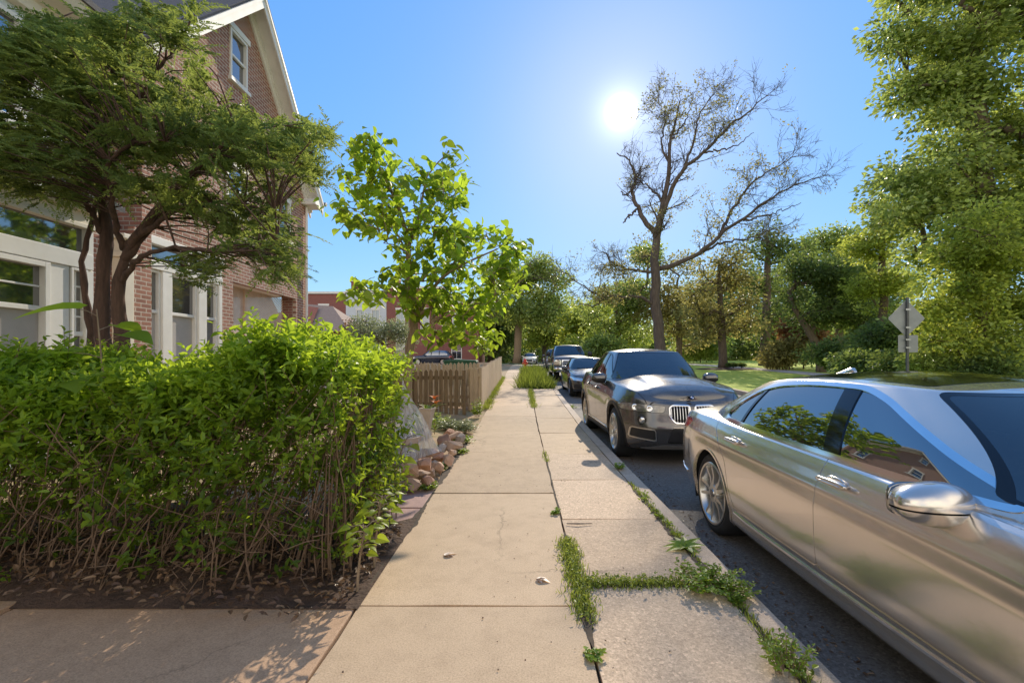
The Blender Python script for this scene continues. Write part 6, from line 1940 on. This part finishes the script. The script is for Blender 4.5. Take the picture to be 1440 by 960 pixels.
tree('leaning_tree', 'dark tree with two leaning trunks at the edge of the woods', 1155, 27, [(1150, 490, 27), (1130, 455, 27), (1112, 425, 27)],
     [(1150, 380, 44, 34), (1180, 400, 42, 46), (1120, 400, 34, 30), (1200, 440, 34, 40), (1160, 440, 40, 34)], 400, 40, .75, .2, M['lf_dark'], r0=.22)
tree('park_tree', 'rounded green tree behind the leaning trunks', 1180, 45, [(1180, 470, 45), (1182, 400, 45)], [(1180, 370, 46, 42), (1210, 400, 40, 40), (1150, 360, 34, 34), (1200, 460, 50, 30)], 360, 36, 1.1, .32, M['lf_maple'], r0=.35)
tree('park_tree', 'feathery tree right behind the bare tree trunk', 955, 45, [(955, 480, 45), (953, 420, 45)], [(955, 420, 40, 44), (975, 460, 40, 30), (930, 450, 34, 36), (965, 380, 30, 26)], 220, 34, 1.1, .3, M['lf_olive'], r0=.3)
tree('park_tree', 'green tree left of the bare tree trunk over the parked SUV', 870, 48, [(870, 480, 48), (868, 430, 48)], [(870, 440, 40, 36), (890, 410, 34, 40), (845, 460, 36, 26), (900, 460, 34, 26), (905, 370, 24, 34)], 380, 34, 1.1, .32, M['lf_maple'], r0=.3)
tree('park_tree', 'bright small tree above the pickup truck', 815, 60, [(815, 490, 60), (815, 460, 60)], [(815, 450, 34, 28), (840, 440, 30, 26), (795, 465, 28, 22)], 260, 34, 1.3, .4, M['lf_bright'], r0=.3)
tree('street_tree', 'tall street tree with a pale trunk beyond the crossing, right of the catalpa', 727, 56, [(728, 490, 56), (730, 440, 56), (735, 390, 56)],
     [(735, 380, 34, 34), (715, 400, 34, 40), (755, 400, 34, 40), (740, 440, 52, 32), (700, 440, 34, 34), (770, 430, 22, 24)], 520, 36, 1.25, .36, M['lf_maple'], r0=.45, bark=M['bark_pale'])
tree('street_tree', 'dark tree left of the pale-trunked street tree', 690, 62, [(690, 490, 62), (690, 450, 62)], [(690, 450, 34, 36), (710, 470, 30, 28), (672, 470, 24, 24)], 240, 34, 1.4, .42, M['lf_dark'], r0=.4)
tree('street_tree', 'yellow-green tree arching over the far end of the street', 765, 75, [(766, 490, 75), (768, 460, 75)], [(765, 455, 36, 26), (785, 470, 30, 22), (750, 470, 22, 20), (800, 480, 22, 14)], 260, 34, 1.7, .5, M['lf_bright'], r0=.4)
# understorey along the park edge
for k, (px, py, D, rx, ry, mt, lab) in enumerate([
        (1110, 498, 30, 30, 16, 'lf_olive', 'yellowish shrub at the end of the park path'), (1130, 470, 31, 22, 20, 'lf_red', 'russet shrub behind the yellowish one'),
        (1215, 512, 17, 34, 16, 'lf_dark', 'low dark shrub left of the street sign post'), (1268, 516, 15.5, 30, 16, 'lf_dark', 'low dark shrub at the foot of the street sign'),
        (1320, 515, 14.5, 34, 16, 'lf_maple', 'low green shrub right of the street sign post'), (1395, 520, 13.5, 44, 18, 'lf_dark', 'dense shrub under the pale-green tree'),
        (1180, 500, 22, 34, 22, 'lf_dark', 'dark shrub beneath the leaning trunks'), (1235, 480, 20, 36, 26, 'lf_dark', 'tall dark thicket shrub left behind the sign'), (1300, 470, 19, 40, 36, 'lf_maple', 'tall thicket shrub right behind the sign'),
        (1450, 505, 14, 40, 30, 'lf_maple', 'green shrub at the far right edge'),
        (1085, 520, 0, 0, 0, None, ''), (820, 490, 50, 22, 12, 'lf_bright', 'small bright shrub right of the pickup truck'), (850, 488, 44, 24, 13, 'lf_maple', 'rounded shrub behind the parked SUV roof'), (985, 488, 50, 30, 16, 'lf_maple', 'green shrub on the park edge behind the mulch ring')]):
    if mt is None: continue
    tree('shrub', lab, px, D, [(px, py + 4, D), (px, py - ry * .5, D)], [(px - rx * .35, py, rx * .7, ry), (px + rx * .35, py - 2, rx * .7, ry * .9)], 120, 30, .022 * D + .15, .0075 * D + .02, M[mt], r0=.05, cat='shrub', start=.1)
tree('shrub', 'silvery grey-green shrub left of the catalpa trunk', 540, 15, [(540, 500, 15), (540, 470, 15)], [(530, 465, 30, 22), (560, 470, 22, 24), (510, 475, 18, 16)], 200, 34, .35, .07, M['lf_pale'], r0=.06, cat='shrub', start=.15)
tree('shrub', 'dark purple-leaved shrub by the garage', 500, 21, [(500, 490, 21), (500, 465, 21)], [(500, 465, 15, 14), (490, 478, 12, 12)], 60, 30, .4, .10, M['lf_red'], r0=.05, cat='shrub', start=.15, shade0=.1)
# far woods that read as one mass
fol = Foliage()
n = 2600
px = rng.uniform(560, 1330, n); D = rng.uniform(85, 110, n); top = 440 + 14 * np.sin(px * .03) + 10 * np.sin(px * .083 + 1)
py = top + (512 - top) * rng.random(n) ** .8
tp = np.stack([(px - 733) / FPX * D, D, EYE - (py - 506) / FPX * D], 1)
clump_leaves(fol, tp, tp + np.array([0, 8, -3.]), 22, 2.2, .75, simple=True, shade0=.45, asp=.8)
tag(fol.build('far_woods', M['lf_maple']), kind='stuff')
fol = Foliage(); n = 1500
px = rng.uniform(955, 1270, n); D = rng.uniform(62, 76, n); top = 385 + 16 * np.sin(px * .04) + 12 * np.sin(px * .11 + 2)
py = top + (508 - top) * rng.random(n) ** .85
tp = np.stack([(px - 733) / FPX * D, D, EYE - (py - 506) / FPX * D], 1)
clump_leaves(fol, tp, tp + np.array([0, 6, -2.]), 26, 1.7, .5, simple=True, shade0=.42, sv=.28, asp=.75)
tag(fol.build('far_woods', M['lf_dark']), kind='stuff')
# ------------------------------------------------------------------ rocks, pots, plastic sheet
M['rock'] = mat('tan_rock', (.62, .45, .32), (.42, .27, .18), 5, .9, bump_s=.6, bump_scale=24, bump_d=.015, vary=True)
M['rock_red'] = mat('red_rock', (.54, .34, .24), (.34, .19, .13), 5, .9, bump_s=.6, bump_scale=24, bump_d=.015, vary=True)
M['rock_pale'] = mat('pale_rock', (.66, .58, .49), (.48, .40, .33), 5, .85, bump_s=.5, bump_scale=24, bump_d=.012, vary=True)
import bmesh
def rock(c, r, seed, mt, label, squash=.88):
    q = random.Random(seed)
    bm = bmesh.new()
    sx, sy, sz = q.uniform(.9, 1.3), q.uniform(.8, 1.1), squash * q.uniform(.85, 1.25)
    for _ in range(15):
        n = Vector((q.gauss(0, 1), q.gauss(0, 1), q.gauss(0, 1))).normalized() * q.uniform(.82, 1.05)
        bm.verts.new((n.x * sx * r * 1.12, n.y * sy * r * 1.12, n.z * sz * r * 1.12))
    bmesh.ops.convex_hull(bm, input=bm.verts)
    bmesh.ops.delete(bm, geom=[v for v in bm.verts if not v.link_faces], context='VERTS')
    bmesh.ops.bevel(bm, geom=list(bm.edges), offset=r * .07, segments=2, profile=.6, affect='EDGES')
    bmesh.ops.triangulate(bm, faces=bm.faces)
    bmesh.ops.subdivide_edges(bm, edges=bm.edges, cuts=1)
    for v in bm.verts: v.co += Vector((q.gauss(0, 1), q.gauss(0, 1), q.gauss(0, 1))) * r * .016
    me = bpy.data.meshes.new('rock'); bm.to_mesh(me); bm.free(); me.materials.append(mt)
    me.polygons.foreach_set('use_smooth', np.ones(len(me.polygons), bool)); me.set_sharp_from_angle(angle=R(30))
    o = link(bpy.data.objects.new('rock', me)); o.location = c; o.rotation_euler = (q.uniform(-.3, .3), q.uniform(-.3, .3), q.uniform(0, 6.28))
    return tag(o, label, 'rock', 'rocks heaped along the flower bed edge')

RK = [(215, 800, 56, 'rock_pale', 'smooth pale rock at the near end of the heap beside the red pavers'),
      (255, 730, 52, 'rock_red', 'reddish rock just behind the smooth pale one'), (300, 778, 36, 'rock_red', 'small brown rock wedged right of the smooth pale one'),
      (375, 772, 56, 'rock', 'squarish tan rock at the front of the heap'), (365, 685, 72, 'rock', 'largest tan boulder of the heap in front of the clay planter'),
      (395, 640, 46, 'rock_pale', 'flat whitish rock lying on top of the largest boulder'), (460, 705, 42, 'rock', 'medium tan rock right of the largest boulder'),
      (492, 750, 44, 'rock_red', 'low reddish rock at the pavement side of the heap front'), (475, 648, 58, 'rock_red', 'angular red-brown rock in the middle of the heap'),
      (548, 645, 44, 'rock', 'tan slab rock leaning on the angular red-brown one'), (468, 568, 44, 'rock', 'rounded tan rock under the plastic sheet hem'),
      (560, 592, 50, 'rock_red', 'upright red rock halfway along the heap'), (617, 610, 42, 'rock', 'tan rock at the pavement side halfway along'),
      (525, 555, 36, 'rock_red', 'small dark red rock behind the upright one'), (592, 535, 36, 'rock_pale', 'small pale rock behind the upright red one'),
      (600, 470, 46, 'rock_red', 'brown rock at the far third of the heap by the plastic'), (648, 512, 52, 'rock', 'long tan rock at the far third of the heap'),
      (690, 517, 34, 'rock_pale', 'pale chip rock touching the pavement'), (655, 555, 30, 'rock', 'small tan rock under the long one'),
      (668, 440, 52, 'rock', 'broad tan rock near the far end of the heap'), (706, 462, 36, 'rock_pale', 'white-topped rock at the far pavement corner of the heap'),
      (628, 438, 40, 'rock_red', 'dark rock at the back of the far end'), (560, 660, 36, 'rock', 'half-buried tan rock low on the pavement side'), (430, 610, 40, 'rock_red', 'dark rock in the shadow behind the largest boulder'),
      (330, 730, 36, 'rock_red', 'brown rock between the squarish and largest ones'), (510, 700, 34, 'rock', 'small tan rock filling the gap mid-heap')]
for i, (x, y, r, mk, lab) in enumerate(RK):
    px, py, rp = 500 + x / 4.8, 520 + y / 4.8, r / 4.8
    lift = .10 if x < 480 and y < 720 else .04
    D = FPX * (EYE - lift) / (py + rp * .75 - 506)
    rr = 1.12 * rp * D / FPX
    c = W(px, py, D)
    rock(tuple(c), rr, 40 + i, M[mk], lab)

M['clay'] = mat('clay_planter', (.46, .36, .28), (.36, .27, .20), 6, .85, bump_s=.2)
M['stone_pot'] = mat('stone_planter', (.55, .46, .38), (.42, .34, .27), 8, .85, bump_s=.3)
c = W(566, 640, 5.75); c[2] = .08
pt = thing('clay_planter', 'round clay planter half covered by clear plastic behind the rock heap', 'planter', tuple(c))
MB().lathe([(.13, 0), (.16, .02), (.205, .30), (.235, .31), (.24, .38), (.225, .385), (.205, .37), (.20, .33), (0, .33)], 40, rotm('Z', 0, tuple(c))).build('pot', M['clay'], pt, world=True, smooth='auto')
sharp(pt.children[0], 40)
MB().lathe([(0, .338), (.12, .345), (.20, .332)], 24, rotm('Z', 0, tuple(c))).build('potting_soil', M['soil'], pt, world=True, smooth=True)
c = W(601, 590, 8.2); c[2] = .06
up = thing('stone_planter', 'pale flared stone planter in front of the dark picket fence', 'planter', tuple(c))
MB().lathe([(.09, 0), (.10, .03), (.07, .10), (.10, .26), (.155, .46), (.17, .47), (.17, .50), (.145, .50), (.13, .44), (0, .43)], 4, rotm('Z', .6, tuple(c))).build('pot', M['stone_pot'], up, world=True, bevel=.01)
fl = Foliage()
for k in range(16):
    a = rng.uniform(0, 6.28); big_leaf(fl, c + np.array([rng.normal(0, .04), rng.normal(0, .04), .47]), (math.cos(a), math.sin(a), rng.uniform(.4, 1.6)), rng.uniform(.14, .24), .03, rng.random(), droop=.5)
fl.build('leaves', M['lf_weed'], up)
M['orange'] = leaf_mat('orange_petals', (.6, .12, .03), (.75, .20, .05), (.85, .32, .10), (.9, .3, .06), .5)
c2 = W(611, 590, 8.4); c2[2] = .05
lil = thing('lily', 'orange lily flower beside the stone planter', 'flower', tuple(c2))
b = MB()
b.tube([c2, c2 + np.array([.0, 0, .4]), W(611, 563, 8.4)], [.008, .006, .005], 6); b.build('stem', M['bark_pale'], lil, world=True)
fl = Foliage()
for hh in (W(611, 560, 8.4), W(613, 567, 8.4)):
    for k in range(6):
        a = k * math.pi / 3
        big_leaf(fl, hh, (math.cos(a) * .8, math.sin(a) * .8, .9), .12, .05, rng.random(), droop=.5)
fl.build('petals', M['orange'], lil)
fl = Foliage()
for k in range(18):
    a = rng.uniform(0, 6.28); u = rng.uniform(.1, .75)
    big_leaf(fl, c2 + np.array([0, 0, .65 * u]), (math.cos(a), math.sin(a), .9), rng.uniform(.14, .24), .025, rng.random(), droop=.6)
fl.build('leaves', M['lf_weed'], lil)
# plastic sheet
m, nt, b_ = new_mat('clear_plastic')
b_.inputs['Base Color'].default_value = (.92, .91, .89, 1); b_.inputs['Roughness'].default_value = .18; b_.inputs['Specular IOR Level'].default_value = .8
f_ = noise(nt, 9, 6)
nt.links.new(ramp(nt, f_, [(.35, (.22,) * 3), (.75, (.62,) * 3)]), b_.inputs['Alpha'])
bump(nt, b_, noise(nt, 14, 5, .6), .6, .03)
_t = N(nt, 'ShaderNodeBsdfTranslucent'); nt.links.new(ramp(nt, f_, [(.3, (.7, .69, .67)), (.7, (.95, .94, .92))]), _t.inputs['Color'])
_m = N(nt, 'ShaderNodeMixShader'); _m.inputs[0].default_value = .38
nt.links.new(b_.outputs[0], _m.inputs[1]); nt.links.new(_t.outputs[0], _m.inputs[2]); nt.links.new(_m.outputs[0], nt.nodes['Material Output'].inputs[0])
M['plastic'] = m
U, Vn = 34, 60
top = W(566, 530, 5.9); bl_, br = W(548, 652, 5.35), W(625, 634, 6.1)
G = np.zeros((U, Vn, 3))
for i in range(U):
    u = i / (U - 1)
    for j in range(Vn):
        v = j / (Vn - 1)
        base = bl_ + (br - bl_) * v + np.array([0, -.16 * math.sin(math.pi * v), 0])
        p = top + (base - top) * u
        p[2] = top[2] + (base[2] - top[2]) * (u ** .80)
        w = u ** .8
        fold = .035 * math.sin(v * 34 + 2 * math.sin(u * 4)) + .02 * math.sin(v * 71 + u * 6) + .012 * math.sin(u * 30 + v * 9)
        p += w * fold * unit(np.array([.2, -1, .25]))
        p[0] += .05 * w * math.sin(u * 7 + v * 5)
        G[i, j] = p
    
G[:, :, 2] = np.maximum(G[:, :, 2], .10 + .05 * np.sin(np.arange(Vn) * .9)[None] ** 2)
Fp = np.array([(i * Vn + j, i * Vn + j + 1, (i + 1) * Vn + j + 1, (i + 1) * Vn + j) for i in range(U - 1) for j in range(Vn - 1)])
tag(mesh_obj('plastic_sheet', G.reshape(-1, 3), Fp, M['plastic'], smooth=True), 'crumpled clear plastic sheet draped over the clay planter and rocks', 'sheet')

# ------------------------------------------------------------------ plants and weeds
def weed(name, label, px, py, D, n, L, asp, h, spread, mt, seed, cat='weed', group=None, rosette=False, z=None):
    r = np.random.default_rng(seed)
    c = W(px, py, D); c[2] = float(gz(D)) + .002 if z is None else z
    t = thing(name, label, cat, tuple(c), group)
    f = Foliage(); b = MB()
    if rosette:
        for k in range(n):
            a = k * 2.4; el = r.uniform(.25, .8)
            big_leaf(f, c + np.array([0, 0, .01]), (math.cos(a), math.sin(a), el), L * r.uniform(.7, 1.1), L * asp, r.uniform(.4, 1), droop=.45)
    else:
        for k in range(n):
            a = r.uniform(0, 6.283); q = spread * math.sqrt(r.random())
            p0 = c + np.array([q * .4 * math.cos(a), q * .4 * math.sin(a), 0]); hh = h * r.uniform(.5, 1.1) * (1 - .4 * q / spread)
            p1 = c + np.array([q * math.cos(a), q * math.sin(a), hh])
            mid = (p0 + p1) / 2 + np.array([0, 0, .25 * hh]); b.tube([p0, mid, p1], [.0022, .0018, .001], 3, cap=False)
            m = 9
            for i in range(m):
                u = .25 + .75 * i / m
                pp = p0 * (1 - u) ** 2 + 2 * mid * u * (1 - u) + p1 * u * u; aa = i * 2.4 + r.uniform(0, 1)
                d = np.array([math.cos(aa), math.sin(aa), r.uniform(-.1, .5)])
                f.leaves(pp[None], d[None], np.array([[r.normal(0, .3), r.normal(0, .3), 1]]), [L * r.uniform(.6, 1.1)], [L * asp], np.array([r.uniform(.2, 1)]))
    if b.n: b.build('stalks', M['bark_pale'], t, world=True)
    f.build('leaves', mt, t)
    return t
weed('weed', 'leafy weed at the foot of the rock heap on the pavement edge', 600, 690, 4.95, 22, .05, .55, .12, .13, M['lf_weed'], 1)
weed('weed', 'tiny weed in the seam opposite the rock heap', 782, 722, 4.2, 9, .035, .6, .05, .06, M['lf_weed'], 2)
weed('weed', 'broad-leaved dock weed at the kerb edge', 963, 772, 3.42, 13, .17, .34, 0, 0, M['lf_weed'], 3, rosette=True)
weed('weed', 'wide bushy weed clump at the kerb end of the cross joint', 992, 826, 2.85, 60, .038, .6, .15, .24, M['lf_weed'], 4)
weed('weed', 'ferny weed spilling over the kerb corner', 1032, 838, 2.74, 34, .03, .6, .14, .15, M['lf_weed'], 5)
weed('weed', 'tall airy weed nearest the viewer on the kerb', 1108, 945, 2.07, 34, .030, .5, .19, .13, M['lf_weed'], 6)
weed('weed', 'little sprout weed in the seam nearest the viewer', 835, 925, 2.17, 7, .032, .7, .04, .05, M['lf_weed'], 7)
weed('weed', 'small weed tuft on the kerb in the SUV shadow', 872, 662, 5.9, 16, .04, .5, .10, .10, M['lf_weed'], 8)
weed('weed', 'small weed by the SUV rear wheel in the gutter', 803, 571, 13.5, 20, .06, .6, .22, .22, M['lf_weed'], 9, z=-.08)
weed('weed', 'tall sprig weed at the fence corner post', 671, 572, 11.0, 26, .07, .6, .50, .16, M['lf_weed'], 10)
weed('groundcover_plant', 'grey-green groundcover clump left of the fence corner', 632, 600, 9.2, 70, .06, .6, .26, .30, M['lf_pale'], 11, cat='plant')
weed('groundcover_plant', 'grey-green groundcover clump nearest the pavement by the fence', 655, 606, 8.9, 80, .06, .6, .28, .32, M['lf_pale'], 12, cat='plant')
weed('groundcover_plant', 'dark groundcover clump beneath the dark picket fence', 610, 598, 9.6, 60, .07, .6, .34, .36, M['lf_maple'], 13, cat='plant')
weed('groundcover_plant', 'trailing green plant between the rocks and the fence bed', 648, 622, 7.8, 50, .05, .6, .14, .26, M['lf_weed'], 14, cat='plant')
weed('groundcover_plant', 'leafy green plant behind the plastic sheet', 590, 600, 8.8, 50, .09, .6, .5, .3, M['lf_maple'], 15, cat='plant')
weed('weed', 'trailing weed at the pavement side of the rocks', 622, 655, 5.9, 22, .04, .6, .08, .14, M['lf_weed'], 16)
weed('weed', 'creeping weed at the far pavement side of the rocks', 648, 640, 6.9, 24, .04, .6, .08, .14, M['lf_weed'], 17)

def blades(f, pts, h, n, seed, spread=.03, w=.006, lean=.35):
    r = np.random.default_rng(seed)
    pts = np.asarray(pts); k = r.integers(0, len(pts), n)
    C = pts[k] + np.stack([r.normal(0, spread, n), r.normal(0, spread, n), np.zeros(n)], 1)
    T = np.stack([r.normal(0, lean, n), r.normal(0, lean, n), np.ones(n)], 1)
    f.leaves(C, T, np.stack([r.normal(0, 1, n), -np.abs(r.normal(0, 1, n)), np.full(n, .15)], 1), h * r.uniform(.4, 1.15, n), np.full(n, w), r.random(n), droop=.25)

def strip(p0, p1, n=30, D0=None):
    a, b = np.array(p0, float), np.array(p1, float)
    P = a + (b - a) * np.linspace(0, 1, n)[:, None]; P[:, 2] = gz(P[:, 1]) - .005
    return P
f = Foliage()
blades(f, strip((.352, 2.50, 0), (.354, 3.55, 0), 40), .055, 1400, 1, .038, .005)
blades(f, strip((.42, 2.88, 0), (.98, 2.86, 0), 40), .05, 1100, 2, .030, .005)
blades(f, strip((.354, 6.3, 0), (.354, 6.9, 0), 10), .07, 90, 3, .02, .006)
blades(f, strip((.355, 12.6, 0), (.355, 17.5, 0), 40), .12, 900, 4, .05, .008)
blades(f, strip((-.97, 12.3, 0), (-.96, 24, 0), 60)[rng.random(60) < .55], .17, 1300, 5, .07, .010)
blades(f, strip((1.25, 3.2, 0), (1.25, 5.2, 0), 30), .05, 500, 6, .016, .006)
blades(f, strip((1.25, 1.5, 0), (1.25, 2.8, 0), 30), .06, 500, 7, .016, .005)
r = np.random.default_rng(77); n = 1100      # clover-like leaves and seedlings among the blades
yy = np.where(r.random(n) < .55, 1, 0)
C = np.where(yy[:, None] == 1, np.stack([.354 + r.normal(0, .035, n), r.uniform(2.45, 3.6, n), r.uniform(0, .05, n)], 1), np.stack([r.uniform(.4, 1.1, n), 2.87 + r.normal(0, .03, n), r.uniform(0, .06, n)], 1))
f.leaves(C, r.normal(size=(n, 3)) * np.array([1, 1, .4]), r.normal(0, .4, (n, 3)) + np.array([0, -.2, 1]), r.uniform(.012, .032, n), r.uniform(.007, .018, n), r.random(n))
tag(f.build('joint_grass', M['lf_grass']), kind='stuff')
f = Foliage()
P = np.stack([rng.uniform(-.05, 1.2, 400), rng.uniform(18.2, 31, 400), np.zeros(400)], 1); P[:, 2] = gz(P[:, 1]) - .03
P = P[(P[:, 0] > .0 + .02 * (P[:, 1] - 18))]
blades(f, P, .46, 5200, 8, .14, .015, .45)
blades(f, P[rng.random(len(P)) < .25], .68, 700, 18, .10, .012, .4)
blades(f, P[P[:, 0] > .6], .38, 2500, 9, .12, .03, .7)
tag(f.build('tall_grass', M['lf_grass']), kind='stuff')
# small seedlings in the kerb joint
f = Foliage(); r = np.random.default_rng(5)
for y in np.concatenate([r.uniform(3.6, 4.8, 18), r.uniform(1.7, 2.3, 8), r.uniform(2.62, 2.66, 10)]):
    c = np.array([1.25 + r.normal(0, .018), y, .0]); m = int(r.integers(6, 16)); a = r.uniform(0, 6.28, m)
    f.leaves(np.repeat(c[None], m, 0) + np.stack([r.normal(0, .018, m), r.normal(0, .018, m), r.uniform(0, .035, m)], 1), np.stack([np.cos(a), np.sin(a), r.uniform(.1, .9, m)], 1), np.tile([0, -.2, 1.], (m, 1)) + r.normal(0, .3, (m, 3)), r.uniform(.02, .042, m), r.uniform(.012, .024, m), r.random(m))
tag(f.build('joint_seedlings', M['lf_weed']), kind='stuff')
# grit and scraps
f = Foliage(); n = 260
C = np.stack([rng.uniform(-.9, 1.4, n), rng.uniform(1.7, 9, n), np.full(n, .012)], 1)
f.leaves(C, rng.normal(size=(n, 3)) * np.array([1, 1, .1]), rng.normal(0, .3, (n, 3)) + np.array([0, 0, 1]), rng.uniform(.006, .022, n), rng.uniform(.004, .012, n), rng.random(n) * .6)
n = 500
C = np.stack([rng.uniform(1.5, 1.75, n), rng.uniform(1.4, 9, n), np.full(n, -.112)], 1)
f.leaves(C, rng.normal(size=(n, 3)) * np.array([1, 1, .15]), rng.normal(0, .3, (n, 3)) + np.array([0, 0, 1]), rng.uniform(.012, .045, n), rng.uniform(.006, .02, n), rng.random(n))
tag(f.build('litter', M['lf_litter']), kind='stuff')
M['lf_dry'] = leaf_mat('curled_dry_leaf', (.55, .42, .32), (.68, .54, .42), (.78, .64, .52), (.5, .36, .25), .2)
for px, py, a, lab in ((627, 783, .6, 'curled dry leaf lying in the middle of the pavement slab'), (757, 816, -.5, 'lobed dry leaf on the pavement near the grassy seam')):
    D = FPX * EYE / (py - 506); c = W(px, py, D); c[2] = .014
    f = Foliage(); T = np.array([math.cos(a), math.sin(a), .1])
    for k, (q, l) in enumerate(((0, .085), (.7, .06), (-.7, .06), (1.3, .04), (-1.3, .04))):
        d = np.array([math.cos(a + q), math.sin(a + q), .12]); big_leaf(f, c, d, l, l * .6, .6 + .4 * rng.random(), nrm=(0, .25, 1), droop=.18)
    tag(f.build('fallen_leaf', M['lf_dry']), lab, 'leaf')
c = W(815, 740, 3.9); c[2] = .016
tag(MB().tube([c + np.array([-.11, .01, 0]), c + np.array([-.02, -.005, .004]), c + np.array([.11, .012, 0])], [.004, .006, .003], 6).build('fallen_twig', M['bark'], world=False), 'short brown twig lying on the kerb-side slab', 'twig')

# ------------------------------------------------------------------ hydrant, sign, bin
M['red'] = mat('hydrant_red', (.62, .06, .03), (.48, .04, .02), 6, .4)
M['metal'] = mat('galvanised_metal', (.45, .46, .47), (.36, .37, .38), 6, .45, metal=.7)
M['post'] = mat('dark_post', (.12, .12, .12), (.08, .08, .08), 6, .6, metal=.3)
M['sign_back'] = mat('sign_back', (.30, .31, .32), (.23, .24, .25), 3, .55, metal=.4)
M['green_bin'] = mat('green_plastic', (.03, .12, .06), (.02, .085, .04), 3, .5)
hy = (.28, 33.5, float(gz(33.5)))
h = thing('fire_hydrant', 'red fire hydrant at the far end of the tall grass strip', 'hydrant', hy)
MB().lathe([(.17, 0), (.17, .05), (.115, .055), (.11, .55), (.15, .56), (.15, .61), (.13, .62), (.11, .72), (.06, .79), (.035, .80), (.035, .86), (0, .86)], 24).build('barrel', M['red'], h, smooth=True)
sharp(h.children[0], 35)
for d, nm in (((0, 1), 'outlet'), ((0, -1), 'outlet')):
    MB().lathe([(0, .22), (.05, .22), (.06, .20), (.06, .13), (.05, .12), (.05, .05)], 16, rotm('Y', R(90) * d[1], (0, 0, .46))).build(nm, M['red'], h)
MB().lathe([(0, .24), (.07, .24), (.08, .21), (.08, .14), (.065, .12), (.065, .05)], 16, rotm('X', R(90), (0, 0, .42))).build('pumper_outlet', M['red'], h)
sp_ = W(1276, 506, 13.7); sg = thing('street_sign', 'grey backs of a diamond sign and a smaller plate on one post', 'sign', (sp_[0], 13.7, .25))
MB().box(-.03, .03, -.03, .03, -.2, 3.05).build('post', M['post'], sg, bevel=.005)
def plate(w, h, r):
    P = chaikin([(-w, -h), (w, -h), (w, h), (-w, h)], 2, r); return [tuple(p) for p in P]
o = MB().prism(plate(.40, .40, .06), .033, .037, 'xzy').build('diamond_plate', M['sign_back'], sg); o.location = (0, 0, 2.42); o.rotation_euler = (0, R(45), 0)
MB().box(-.07, .07, -.034, -.0305, 2.12, 2.17).box(-.07, .07, -.034, -.0305, 2.66, 2.71).box(-.07, .07, -.034, -.0305, 1.52, 1.56).box(-.07, .07, -.034, -.0305, 1.76, 1.80).build('bracket', M['metal'], sg)
o = MB().prism(plate(.30, .26, .04), .033, .037, 'xzy').build('small_plate', M['sign_back'], sg); o.location = (.05, 0, 1.66)
bl = thing('waste_container', 'dark green waste container showing above the picket fence tips', 'bin', (-2.65, 20, float(gz(20))))
MB().prism([(-.62, .02), (.62, .02), (.70, 1.0), (-.70, 1.0)], -.45, .45, 'xzy').build('body', M['green_bin'], bl, bevel=.03)
MB().prism([(-.74, 1.003), (.74, 1.003), (.70, 1.07), (0, 1.11), (-.70, 1.07)], -.5, .5, 'xzy').build('lid', M['green_bin'], bl, bevel=.015)
# mulch bed round the lawn tree with small dark shrubs in it
M['mulch'] = mat('mulch', (.12, .07, .045), (.06, .035, .022), 3, .95, bump_s=.5)
cx = W(1022, 506, 33)[0]
tag(MB().lathe([(0, .10), (1.5, .09), (2.3, .02), (2.4, -.1)], 28, rotm('Z', 0, (cx, 32.6, float(gz(33)) + .05))).build('mulch_bed', M['mulch'], smooth=True), kind='structure')
for k, (px, lab) in enumerate(((1026, 'left one of two small dark upright shrubs on the mulch bed'), (1031.5, 'right one of two small dark upright shrubs on the mulch bed'), (1043, 'small rounded shrub right of the two upright ones'))):
    c = W(px, 506, 32); c[2] = float(gz(32)) + .13
    tree('garden_shrub', lab, px, 32, [(px, 521, 32), (px, 519, 32)], [(px, 520.5, 2.2 if k < 2 else 4, 4.2 if k < 2 else 3)], 26, 24, .16, .10, M['lf_dark'], r0=.03, cat='shrub', base_z=c[2])

# dirt washed out of the joints round the weeds
def dirt(name, p0, p1, w, n, seed, z=.0105):
    r = np.random.default_rng(seed); a, b_ = np.array(p0, float), np.array(p1, float); d = (b_ - a) / np.linalg.norm(b_ - a); q = np.array([-d[1], d[0]])
    V = []; wl = wr = w
    for i in range(n):
        u = i / (n - 1); c = a + (b_ - a) * u; e = min(1, 6 * u, 6 * (1 - u))
        wl = max(.004, .6 * wl + .4 * w * abs(r.normal(1, .7))); wr = max(.004, .6 * wr + .4 * w * abs(r.normal(1, .7)))
        for k in (c - q * wl * e, c + q * wr * e): V.append((k[0], k[1], float(gz(k[1])) + z))
    F = [(2 * i, 2 * i + 1, 2 * i + 3, 2 * i + 2) for i in range(n - 1)]
    tag(mesh_obj(name, V, F, M['joint']), kind='structure')
dirt('joint_dirt', (.355, 2.2), (.354, 3.75), .030, 90, 1); dirt('joint_dirt', (.40, 2.868), (1.2, 2.862), .028, 60, 2, .0125)
dirt('joint_dirt', (1.235, 1.5), (1.235, 5.4), .022, 160, 3); dirt('joint_dirt', (.355, 3.9), (.355, 7.2), .008, 120, 4); dirt('joint_dirt', (-.95, 2.7), (-.93, 8.5), .03, 140, 5)
